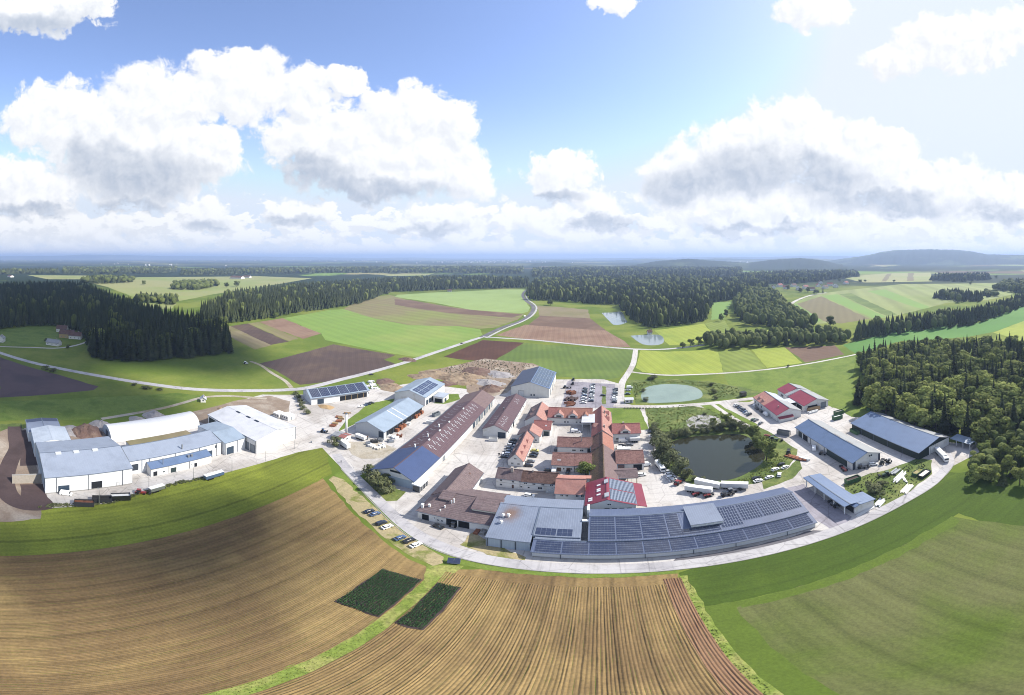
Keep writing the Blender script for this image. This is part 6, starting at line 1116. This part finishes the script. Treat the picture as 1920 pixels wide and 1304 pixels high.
mc(Z6, (752, 1140), 'small red tractor at the left trailer corner', 20, 'red', L=3, cab=False); mc(Z6, (850, 1152), 'small red machine at the right trailer corner', 10, 'red', L=3, cab=False, cat='machine', name='machine'); mc(Z6, (1005, 1145), 'dark loader before the grey trailers', 0, 'black', cat='loader', name='loader'); mc(Z6, (600, 1045), 'dark red tractor beside the willow cars', 40, 'red'); mc(Z6, (1060, 1115), 'dark truck chassis in front of the trailers', 5, 'grey', L=5, cat='truck', name='truck'); mc(Z7, (885, 770), 'green tractor on the storage ground', 160, 'green'); mc(Z7, (855, 680), 'dark tractor by the blue roofed hall gable', 40, 'black'); mc(Z7, (905, 672), 'little dark machine beside the dark tractor', 100, 'grey', L=2.4, cat='machine', name='machine'); mc(Z7, (155, 605), 'dark machine on the open yard, left of the flatbed', 60, 'black', cat='machine', name='machine'); mc(Z7, (410, 612), 'dark trailer tractor at the blue roofed hall', -50, 'grey'); mc(Z7, (700, 715), 'grey loader at the gable of the blue roofed hall', -30, 'grey', cat='loader', name='loader'); mc(Z7, (570, 730), 'red implement at the end of the blue roofed hall', 80, 'red', cab=False, cat='implement', name='implement'); mc(Z6, (1420, 668), 'green combine standing by the pond trees', -40, 'green', L=6, cat='harvester', name='combine_harvester'); mc(Z6, (1365, 640), 'red and green implement behind the combine', -40, 'red', cab=False, cat='implement', name='implement'); mc(Z7, (500, 1000), 'tractor parked under the machine shelter', 90, 'grey'); mc(Z1, (1265, 895), 'red digger behind the drop boxes', 60, 'red', L=5, cat='digger', name='digger'); mc(A7, (335, 230), 'black loader at the dump edge of the car park', 90, 'black', cat='loader', name='loader'); mc(A7, (325, 305), 'dark machine second along the dump edge', 90, 'black', L=3.4, cat='machine', name='machine'); mc(A7, (200, 370), 'dark crane machine beside the tall pale hall', 0, 'black', L=5, cat='machine', name='machine'); mc(A8, (430, 475), 'blue compact tractor at the gatehouse', 20, 'blue', L=3); mc(P0, (820, 702), 'small digger on the rubble dump', 30, 'yellow', L=4, cat='digger', name='digger'); mc(A3, (700, 1110), 'forklift in the dark workshop bay', 90, 'grey', L=2.6, cat='forklift', name='forklift'); mc(Z3, (620, 345), 'dark machine under the solar shed eave', 40, 'black')
# flatbed, pallets, pipes, timber
def stack(name, label, x, y, rz, n, L, w, h, m, cat='stack', jig=.15, seed=0):
    r = random.Random(seed + int(abs(x * 7 + y))); o = empty(name, (x, y, .08), R(rz)); tag(o, label, cat)
    for k in range(n): a = MB(); dx, dy = r.uniform(-jig, jig) * L, (k - (n - 1) / 2) * w * 1.08; hh = h * r.uniform(.6, 1.1); a.box(dx - L / 2, dx + L / 2, dy - w / 2, dy + w / 2, 0, hh); a.build('piece', m, o)
    return o
def st(f, p, label, rz, n, L, w, h, m, **k): x, y = f(*p); return stack(k.pop('name', 'stack'), label, x, y, rz, n, L, w, h, m, **k)
st(Z7, (205, 640), 'long brown flatbed with beams on the open yard', -62, 3, 9, .7, .8, 'timber_red', cat='flatbed', name='flatbed'); st(Z7, (275, 650), 'white boat shaped trailer beside the flatbed', -62, 2, 5, .7, 1.1, 'pipe_white', cat='trailer', name='flat_trailer'); st(Z7, (990, 780), 'bundle of white pipes on the storage ground', 20, 6, 9, .4, .5, 'pipe_white', name='pipe_bundle', cat='pipes'); st(Z7, (1045, 870), 'pale beams stacked near the lower road', 20, 7, 7, .4, .5, 'wall_cream', name='beam_stack', cat='beams'); st(Z7, (1020, 795), 'white pipes lying crosswise on the storage ground', 60, 3, 6, .35, .4, 'pipe_white', name='pipe_bundle', cat='pipes'); st(Z7, (840, 975), 'heap of white planks beside the box store', 25, 6, 5, .4, .7, 'pipe_white', name='plank_heap', cat='planks'); st(Z7, (730, 1040), 'long white rails lying along the lower road', 10, 4, 9, .3, .35, 'pipe_white', name='rail_bundle', cat='rails'); st(Z7, (955, 745), 'grey trailer bed on the storage ground', 15, 3, 5, .8, .9, 'steel', name='trailer_bed', cat='trailer'); st(A6, (1345, 600), 'big tan timber stack in the crimson workshop yard', 0, 5, 8, .7, 2.6, 'timber', name='timber_stack', cat='timber', jig=.02); st(A6, (1350, 640), 'white flatbed truck before the tan timber stack', 5, 3, 6, .7, 1.2, 'pipe_white', name='flatbed', cat='flatbed')
for i, (x, y) in enumerate(((890, 650), (920, 632), (945, 612), (1040, 540), (1062, 522), (1088, 505))): st(Z3, (x, y), 'brown pallet stack along the grey hall, %s from its gable' % ORD[i], 0, 2, 2, 1.1, 2.4, 'timber_red', name='pallet_stack', cat='pallets', jig=.02)
for i, (x, y, m) in enumerate(((975, 590, 'pipe_white'), (820, 690, 'pipe_white'), (870, 705, 'trim_white'), (905, 695, 'rust'), (700, 735, 'chassis'), (760, 725, 'steel'), (840, 735, 'steel'), (680, 770, 'pipe_white'), (730, 790, 'wall_cream'), (770, 775, 'pipe_white'), (655, 755, 'steel'))): st(Z3, (x, y), 'scrap heap of %s pieces in the lot below the grey hall, %s of the lot' % ({'pipe_white': 'white', 'trim_white': 'pale', 'rust': 'rusty', 'chassis': 'black', 'steel': 'steel', 'wall_cream': 'cream'}[m], ORD[i]), i * 37, 4, 2.6, .7, 1.2, m, name='scrap_heap', cat='scrap', jig=.3, seed=i)
for i, (x, y) in enumerate(((590, 370), (640, 330), (690, 290), (740, 240), (700, 215), (850, 150))): st(A8, (x, y), 'stack of rough logs by the chimney, %s from the gatehouse' % ORD[i], 25, 4, 3, .5, 1.0, 'timber' if i % 2 else 'timber_red', name='log_stack', cat='logs', jig=.25, seed=i)
for i, (x, y) in enumerate(((355, 400), (380, 390), (410, 385), (440, 378), (470, 372), (500, 362), (560, 345), (590, 340))): st(Z3, (x, y), 'bundle of dark steel parts before the solar shed, %s from its gate' % ORD[i], 60 + i * 20, 4, 2.2, .5, 1.1, 'chassis' if i % 2 else 'steel', name='steel_bundle', cat='steel', jig=.3, seed=i)
for i, (x, y) in enumerate(((675, 250), (690, 275), (705, 300), (665, 285))): st(Z3, (x, y), 'white building rubble beyond the solar shed, %s from the road' % ORD[i], i * 50, 5, 3, .8, 1.2, 'pipe_white', name='rubble_heap', cat='rubble', jig=.4, seed=i)
st(A3, (1090, 1190), 'brown crates stacked before the workshop wall', 0, 4, 1.4, 1.0, 1.3, 'timber_red', name='crate_stack', cat='crates', jig=.1); st(A3, (1190, 1215), 'grey crates beside the open corrugated shed', 0, 3, 1.4, 1.0, 1.2, 'plinth', name='crate_stack', cat='crates', jig=.1); st(A7, (300, 465), 'brown scrap heap along the dump edge', 40, 6, 4, .9, 1.8, 'rust', name='scrap_heap', cat='scrap', jig=.3); st(A7, (295, 575), 'dark rubble heap along the dump edge', 70, 7, 5, 1, 1.6, 'dark_soil', name='rubble_heap', cat='rubble', jig=.3); st(A7, (270, 660), 'mixed rubble at the corner of the court', 20, 7, 5, 1, 1.2, 'rust', name='rubble_heap', cat='rubble', jig=.3)
# heaps of earth, gravel and rubble
def heap_obj(name, label, x, y, r, h, m, seed, sx=1.0, cat='heap'):
    rr = random.Random(seed); n, k = 22, 8; V = [(0, 0, h)]; F = []; ph = [rr.uniform(0, 6.28) for _ in range(4)]
    for j in range(1, k + 1):
        f = j / k
        for i in range(n):
            a = 6.283 * i / n; q = r * f * (1 + .16 * math.sin(2 * a + ph[0]) + .10 * math.sin(5 * a + ph[1])); z = h * max(0, (1 - f ** 1.25)) * (1 + .14 * math.sin(3 * a + ph[2] + f * 5)) + (rr.uniform(-.06, .08) * h if j < k else -.05); V.append((q * math.cos(a) * sx, q * math.sin(a), z))
    F += [(0, 1 + i, 1 + (i + 1) % n) for i in range(n)]
    for j in range(1, k): F += [(1 + (j - 1) * n + i, 1 + j * n + i, 1 + j * n + (i + 1) % n, 1 + (j - 1) * n + (i + 1) % n) for i in range(n)]
    return tag(link(name, mesh(name, V, F, m), None, (x, y, .06)), label, cat)
mat('earth', C(128, 104, 96), .95, .2, .5, C(150, 128, 116), .2, fine=.25); mat('grit', C(190, 186, 188), .95, .1, .8, C(170, 166, 170), .3, fine=.12); mat('sand', C(182, 162, 138), .95, .2, .5, C(150, 128, 108), .2, fine=.2)
for i, (f, p, r, h, m, lab) in enumerate(((Z1, (775, 340), 8, 5.5, 'earth', 'brown earth heap behind the biggest left hall'), (Z1, (910, 285), 6.5, 3.8, 'grit', 'grey gravel heap next to the brown earth heap'), (Z1, (650, 330), 7, 2, 'grit', 'flat grey gravel heap beside the left annex'), (Z1, (1245, 245), 6, 3, 'grit', 'pale gravel heap behind the tent hall'), (Z1, (1400, 210), 7.5, 4.6, 'grit', 'largest pale gravel heap behind the tent hall'), (Z2, (540, 130), 1.5, 1.6, 'sand', 'small stone heap behind the white hall'),
    (Z4, (640, 280), 8, 4.6, 'earth', 'dark conical earth heap at the end of the very long hall'), (Z4, (615, 235), 10, 3.6, 'grit', 'grey gravel heap on the rubble dump'), (Z4, (440, 190), 12, 5, 'sand', 'tan dug earth mound on the rubble dump'), (Z4, (350, 200), 11, 4, 'sand', 'lower tan mound on the rubble dump'), (Z4, (540, 150), 12, 4.4, 'earth', 'dark mound at the back of the rubble dump'), (Z4, (700, 170), 10, 3, 'grit', 'grey rubble mound near the tall pale hall'), (Z4, (230, 170), 12, 3.4, 'sand', 'tan mound at the left of the rubble dump'), (Z4, (130, 190), 9, 3, 'sand', 'small tan mound by the main road bank'), (Z4, (480, 230), 9, 3, 'sand', 'tan mound before the dug earth'), (Z4, (300, 240), 7, 2.4, 'earth', 'brown mound near the solar hall'),
    (P0, (764, 675), 7, 3, 'earth', 'dark earth heap beside the road at the ploughed field'), (P0, (734, 727), 9, 3, 'sand', 'dug sandy bank behind the solar shed'), (Z3, (310, 450), 4, 2, 'timber', 'tan bark heap in front of the solar shed'), (P0, (722, 716), 7, 2.4, 'earth', 'brown bank behind the solar shed'))): x, y = f(*p); heap_obj('heap', lab, x, y, r, h * (.72 if i > 5 else .9), m, i, 1.25)
rr = random.Random(5); V = []; F = []
for k in range(420):
    x, y = rr.uniform(-132, -50), rr.uniform(262, 346); z = rr.uniform(.2, 1.1); b0 = len(V)
    if not inside(np.array([[x, y]]), [(-138, 297), (-108, 350), (-62, 344), (-42, 322), (-64, 300), (-66, 264), (-78, 247), (-92, 258), (-128, 278)])[0]: continue
    for (dx, dy, dz) in ((-1, -1, 0), (1, -1, 0), (1, 1, 0), (-1, 1, 0), (0, 0, 1)): V.append((x + dx * z * rr.uniform(.5, 1.2), y + dy * z * rr.uniform(.5, 1.2), .05 + dz * z))
    F += [(b0, b0 + 1, b0 + 4), (b0 + 1, b0 + 2, b0 + 4), (b0 + 2, b0 + 3, b0 + 4), (b0 + 3, b0, b0 + 4)]
tag(link('rubble', mesh('rubble', V, F, 'sand')), 'loose stones strewn over the rubble dump', 'rubble', kind='stuff')
# small fixtures
def hut(): 
    x, y = A7(1340, 620); o = empty('hut', (x, y, .06)); tag(o, 'little white flat roofed hut beside the white lane', 'hut'); a = MB(); a.box(-2.6, 2.6, -2, 2, 0, 2.5); a.build('wall', 'wall_white', o); a = MB(); a.box(-3, 3, -2.4, 2.4, 2.5, 2.7); a.build('roof', 'roof_white', o); a = MB(); a.box(-2, -.6, -2.05, -2, .9, 1.9); a.build('window', 'glass', o); a = MB(); a.box(.6, 1.6, -2.05, -2, .05, 2.1); a.build('door', 'gate_grey', o)
hut()
x, y = P0(851, 1056); o = empty('solar_trailer', (x, y, .02), R(12)); o.scale = (.68, .68, .68); tag(o, 'tilted solar panel trailer on the grass by the lower road', 'solar trailer')
a = MB(); a.box(-2.4, 2.4, -.9, .9, .5, .65); a.build('chassis', 'chassis', o)
for k in (-1, 1):
    a = MB(); a.hexa([(k * 1.25 - 1.2, -1.4, .9), (k * 1.25 + 1.2, -1.4, .9), (k * 1.25 + 1.2, 1.4, 2.2), (k * 1.25 - 1.2, 1.4, 2.2)], [(k * 1.25 - 1.2, -1.4, .98), (k * 1.25 + 1.2, -1.4, .98), (k * 1.25 + 1.2, 1.4, 2.28), (k * 1.25 - 1.2, 1.4, 2.28)]); p = a.build('panel', 'solar_cell', o); a = MB(); a.hexa([(k * 1.25 - 1.22, -1.44, .84), (k * 1.25 + 1.22, -1.44, .84), (k * 1.25 + 1.22, 1.44, 2.14), (k * 1.25 - 1.22, 1.44, 2.14)], [(k * 1.25 - 1.22, -1.44, .89), (k * 1.25 + 1.22, -1.44, .89), (k * 1.25 + 1.22, 1.44, 2.19), (k * 1.25 - 1.22, 1.44, 2.19)]); a.build('frame', 'solar_rail', p)
    a = MB(); a.tube((k * 1.6, 1.2, .6), (k * 1.6, 1.2, 2.1), .05, .05, 6); a.build('strut', 'steel', o)
    c = bpy.data.objects.new('wheel', WH); COL.objects.link(c); c.parent = o; c.location = (0, k * .95, .33)
def lamp(label, x, y, h=8, rz=0):
    o = empty('street_lamp', (x, y, 0), R(rz)); tag(o, label, 'lamp'); a = MB(); a.tube((0, 0, 0), (0, 0, h), .11, .07, 8); a.build('pole', 'steel', o); a = MB(); a.tube((0, 0, h - .05), (1.2, 0, h + .15), .05, .04, 6); a.build('arm', 'steel', o); a = MB(); a.box(1.0, 1.7, -.14, .14, h + .08, h + .22); a.build('lamp_head', 'gate_grey', o)
for i, (f, p) in enumerate(((Z1, (893, 990)), (Z1, (1340, 870)), (Z1, (1740, 770)), (Z2, (648, 702)), (Z2, (952, 602)), (Z2, (1213, 490)))): x, y = f(*p); lamp('grey street lamp along the left works, %s from the ramp' % ORD[i], x, y, 7.5, 180)
x, y = Z3(668, 720); lamp('thin grey mast before the grey hall', x, y, 6, 0); x, y = Z7(832, 720); lamp('grey mast at the gable of the blue roofed hall', x, y, 5, 90)
for i in range(9): x, y = A7(1262 + i * 55, 742); o = empty('planter', (x, y, .05)); tag(o, 'round dark planter along the lane kerb, %s from the car park' % ORD[i], 'planter', 'planters along the lane'); a = MB(); a.tube((0, 0, 0), (0, 0, .5), .5, .6, 10); a.build('pot', 'plinth', o); a = MB(); a.tube((0, 0, .5), (0, 0, 1.0), .7, .3, 10); a.build('shrub', 'leaves', o)
for i in range(6): x, y = A8(860 + 20 * i, 1010 + 26 * i); o = empty('stake', (x, y, 0)); tag(o, 'thin white stake on the entrance lawn, %s from the gate' % ORD[i], 'stake', 'white stakes on the entrance lawn'); a = MB(); a.tube((0, 0, 0), (0, 0, 1.6), .06, .05, 6); a.build('post', 'trim_white', o); a = MB(); a.box(-.08, .08, -.08, .08, 1.6, 1.7); a.build('cap', 'trim', o)
x, y = A8(222, 660); o = empty('gate_barrier', (x, y, 0), R(8)); tag(o, 'raised white barrier at the works entrance road', 'barrier'); a = MB(); a.box(-.25, .25, -.25, .25, 0, 1.1); a.build('post', 'gate_grey', o); a = MB(); a.tube((0, 0, 1.0), (6, 0, 1.2), .07, .05, 6); a.build('arm', 'trim_white', o)
x, y = P0(461, 683); machine('small_plane', 'white machine parked alone on the green meadow', x, y, 30, 'white', 5, True, False, 'machine')
x, y = Z6(1157, 290); o = empty('black_box', (x, y, .03), R(10)); tag(o, 'black box shelter standing in the meadow', 'shelter'); a = MB(); a.box(-2, 2, -1.5, 1.5, .3, 3.2); a.build('body', 'paint_black', o); a = MB(); a.box(-2.2, 2.2, -1.7, 1.7, 3.2, 3.4); a.build('roof', 'chassis', o)
# white boundary kerbs of the yard
def kerb(label, line, m='plinth', w=.25, h=.16):
    Q = smoothline(pts(line, 0), 4); V = []; F = []
    for i, p in enumerate(Q):
        d = (Q[min(i + 1, len(Q) - 1)] - Q[max(i - 1, 0)]).normalized(); nn = Vector((-d.y, d.x, 0))
        for (e, z) in ((-1, 0), (-1, h), (1, h), (1, 0)): q = p + nn * (e * w / 2); V.append((q.x, q.y, z))
        if i: a = 4 * i; F += [(a - 4 + k, a - 3 + k, a + 1 + k, a + k) for k in range(3)]
    tag(link('kerb', mesh('kerb', V, F, m)), label, 'kerb', kind='structure')
kerb('pale kerb along the outer edge of the lower road', [s(-101, 126.6), s(-81, 115.2), s(-60.4, 102.2), s(-47, 96), s(-33.6, 93), s(-10, 92.1), s(20, 92), s(45, 91.7), s(70, 91.7), s(95, 93), s(115, 94.6), s(133, 100)])
kerb('pale kerb round the lane beside the lawn', [s(2, 240.4), s(14, 240.4), s(26.5, 240.4)])
# people
def person(label, x, y, rz, shirt):
    me_ = bpy.data.meshes.new('body'); J = [(0, 0, .95), (0, 0, 1.2), (0, 0, 1.45), (0, .02, 1.55), (0, .02, 1.68), (-.1, 0, .5), (-.12, .05, .06), (-.12, -.1, .03), (.1, .1, .5), (.12, .12, .06), (.12, -.03, .03), (-.2, 0, 1.4), (-.25, .03, 1.12), (-.24, -.1, .88), (.2, 0, 1.4), (.25, .03, 1.12), (.24, -.08, .88)]
    E = [(0, 1), (1, 2), (2, 3), (3, 4), (0, 5), (5, 6), (6, 7), (0, 8), (8, 9), (9, 10), (2, 11), (11, 12), (12, 13), (2, 14), (14, 15), (15, 16)]
    rad = [.15, .14, .15, .06, .11, .08, .05, .04, .08, .05, .04, .07, .05, .04, .07, .05, .04]; me_.from_pydata(J, E, []); o = link('person', me_, None, (x, y, .08), R(rz)); tag(o, label, 'person')
    sk = o.modifiers.new('Skin', 'SKIN'); 
    for v, q in zip(me_.skin_vertices[0].data, rad): v.radius = (q, q)
    me_.skin_vertices[0].data[0].use_root = True; o.modifiers.new('Subdivision', 'SUBSURF').levels = 1; me_.materials.append(MATS['paint_' + shirt])
mat('skin', (.5, .33, .25, 1), .7, 0)
x, y = A8(742, 1015); person('person in dark clothes walking on the entrance road', x, y, 40, 'grey'); x, y = Z4(700, 780); person('person in dark blue standing by the parked cars', x, y, 0, 'dark blue'); x, y = Z4(707, 780); person('person in black standing next to the one in dark blue', x, y, 160, 'black')
# ------------------------------------------------------------------ far hills and the air between
def hills(name, label, line, D, depth, m, seed):
    """a rounded ridge whose crest is seen along the given pixels, D metres away"""
    rng = random.Random(seed); V = []; F = []; n = 120; xs = [p[0] for p in line]; ys = [p[1] for p in line]; K = 7
    for i in range(n + 1):
        x = xs[0] + (xs[-1] - xs[0]) * i / n; y = float(np.interp(x, xs, ys)) + rng.uniform(-.35, .35)
        top = max(2, CAM_H + D * math.tan(R((HORIZON - y) * KDEG))); az = R((x - 960) * KDEG - YAW)
        for k in range(K + 1):
            f = k / K; d = D + depth * (f - .5); z = top * math.sin(math.pi * f) ** .8 - 1.0 * (k in (0, K)) ; j = 1 + rng.uniform(-.01, .01); V.append((d * math.sin(az) * j, d * math.cos(az) * j, z))
        if i: a = i * (K + 1); F += [(a - K - 1 + k, a + k, a + k + 1, a - K + k) for k in range(K)]
    return tag(link(name, mesh(name, V, F, m, True)), label, 'hills', kind='structure')
mat('hill_wood', (.024, .036, .022, 1), .95, .4, .004, (.07, .09, .04, 1), .0012, (.52, .60), spec=.1)
mat('far_hill_wood', (.03, .045, .03, 1), .95, .4, .002, (.10, .11, .06, 1), .0007, (.5, .58), spec=.1)
hills('hills', 'broad wooded hill on the right horizon', [(1470, 500), (1540, 491), (1590, 484), (1630, 478), (1650, 473), (1680, 469), (1740, 467.5), (1775, 468), (1800, 469), (1825, 472), (1850, 477), (1920, 478), (1990, 480)], 6500, 3000, 'hill_wood', 1)
hills('hills', 'low wooded ridges in the middle distance on the right', [(1180, 499), (1230, 490), (1290, 485), (1340, 489), (1400, 493), (1450, 487), (1500, 484), (1540, 488), (1580, 497)], 4200, 1400, 'hill_wood', 2)
hills('hills', 'faint far hills along the right horizon', [(1000, 486), (1100, 485), (1200, 483.5), (1300, 482.6), (1340, 481.5), (1430, 482), (1500, 480), (1580, 480.5), (1700, 482), (1990, 483)], 15000, 4000, 'far_hill_wood', 3)
hills('hills', 'faint far hills along the left horizon', [(-60, 481), (100, 480), (160, 477.5), (230, 478), (300, 480), (480, 481), (700, 484), (770, 483), (830, 485), (1010, 486)], 18000, 4000, 'far_hill_wood', 4)
hills('hills', 'rolling wooded ridge beyond the central woods', [(560, 498), (640, 494), (720, 493), (800, 497), (880, 494), (960, 495), (1040, 492), (1120, 496), (1200, 499)], 4800, 1500, 'far_hill_wood', 5)
hills('hills', 'low wooded swell on the left plain', [(-60, 496), (60, 494), (160, 496), (260, 493), (360, 495), (470, 494), (560, 498)], 5200, 1500, 'far_hill_wood', 6)
hills('hills', 'layered blue ridges behind the central woods', [(900, 496), (980, 492), (1060, 488), (1130, 490), (1210, 485.5), (1280, 487), (1350, 484.5), (1430, 486), (1500, 483.5), (1570, 487)], 8500, 2000, 'far_hill_wood', 7)
hills('hills', 'long wooded rise across the middle distance', [(1000, 503), (1080, 498), (1150, 500), (1230, 497), (1310, 500), (1380, 503)], 3300, 900, 'hill_wood', 8)
hz = bpy.data.materials.new('air'); hz.use_nodes = True; MATS['air'] = hz; nt = hz.node_tree; nt.nodes.clear(); t = NT(nt)
out = t.n('ShaderNodeOutputMaterial'); pv = t.n('ShaderNodeVolumePrincipled'); pv.inputs['Color'].default_value = (.46, .62, .97, 1); pv.inputs['Density'].default_value = .00013; pv.inputs['Anisotropy'].default_value = .1
nt.links.new(pv.outputs[0], out.inputs['Volume'])
a = MB(); a.box(-33000, 33000, -33000, 33000, -3, 250); o = a.build('haze', 'air'); tag(o, 'thin blue summer haze over the country', 'haze', kind='stuff')

# far towns: pale specks of houses on the plain, too many and too far to tell apart
rr = random.Random(9); V = []; F = []
for (px_, py_, n, sp) in ((650, 490, 14, 500), (900, 492, 60, 700), (930, 489, 40, 600), (1400, 494, 50, 500), (60, 489, 20, 600), (330, 487, 20, 900), (460, 489, 16, 800), (1050, 497, 14, 300), (250, 497, 12, 300), (520, 487, 20, 1200), (1300, 500, 10, 200), (760, 488, 20, 800)):
    cx, cyy, _ = S(px_, py_)
    for k in range(n):
        x, y = cx + rr.gauss(0, sp), cyy + rr.gauss(0, sp); w = rr.uniform(9, 22); h = rr.uniform(7, 12); b0 = len(V)
        V += [(x + dx * w, y + dy * w, z) for z in (0, h) for dx, dy in ((-.5, -.4), (.5, -.4), (.5, .4), (-.5, .4))] + [(x - w * .5, y, h * 1.6), (x + w * .5, y, h * 1.6)]
        F += [tuple(b0 + i for i in f) for f in ((0, 1, 5, 4), (1, 2, 6, 5), (2, 3, 7, 6), (3, 0, 4, 7), (4, 5, 9, 8), (7, 6, 9, 8), (5, 6, 9), (4, 7, 8))]
tag(link('far_towns', mesh('far_towns', V, F, 'wall_white')), 'pale specks of far towns and farms on the plain', 'town', kind='stuff')
# two added cumulus, out of view, shading the left fields and the left wood
mat('cloud', (.88, .88, .9, 1), 1.0, 0, trans=.5, spec=0)
def cloud(label, foot, alt, seed, thick):
    """lumpy closed cloud shaped from the shade outline foot, set at height alt up the sun's line"""
    rng = np.random.default_rng(seed); Q = np.array([p[:2] for p in pts(foot, 0)]); off = np.array([sunv.x, sunv.y]) * (alt / sunv.z); lo, hi = Q.min(0), Q.max(0); g = 26; V = []; F = []; M = 0
    import bmesh
    P = rng.uniform(lo, hi, (900, 2)); P = P[inside(P, [tuple(q) for q in Q])]; keep = []
    for p in P:
        if all(np.hypot(*(p - q)) > min(hi - lo) * .075 for q in keep): keep.append(p)
    bm = bmesh.new(); bmesh.ops.create_icosphere(bm, subdivisions=3, radius=1); B = np.array([tuple(v.co) for v in bm.verts]); BF = [tuple(v.index for v in f.verts) for f in bm.faces]; bm.free()
    for p in keep:
        r = min(hi - lo) * rng.uniform(.07, .13); q = B * (1 + .12 * np.sin(B[:, [1, 2, 0]] * 5 + rng.uniform(0, 6))) * np.array([r, r, r * thick]); q[:, 2] = np.maximum(q[:, 2], -r * .25); V.append(q + np.array([p[0] + off[0], p[1] + off[1], alt + rng.uniform(0, r * .6)])); F += [tuple(i + M for i in f) for f in BF]; M += len(B)
    tag(link('cloud', mesh('cloud', np.concatenate(V).tolist(), F, 'cloud', True)), label, 'cloud', kind='stuff')
cloud('cumulus added out of view to shade the brown field', [(-60, 985), (60, 975), (200, 962), (320, 935), (430, 915), (540, 930), (590, 985), (560, 1060), (470, 1120), (360, 1135), (250, 1095), (120, 1085), (-60, 1100)], 2300, 3, .5)
cloud('broad cumulus added out of view to shade the left spruce wood', [(-60, 532), (60, 534), (160, 540), (230, 560), (330, 600), (400, 625), (445, 650), (452, 690), (380, 700), (250, 690), (150, 700), (120, 720), (250, 745), (330, 752), (180, 792), (40, 800), (-60, 790)], 2600, 4, .4)
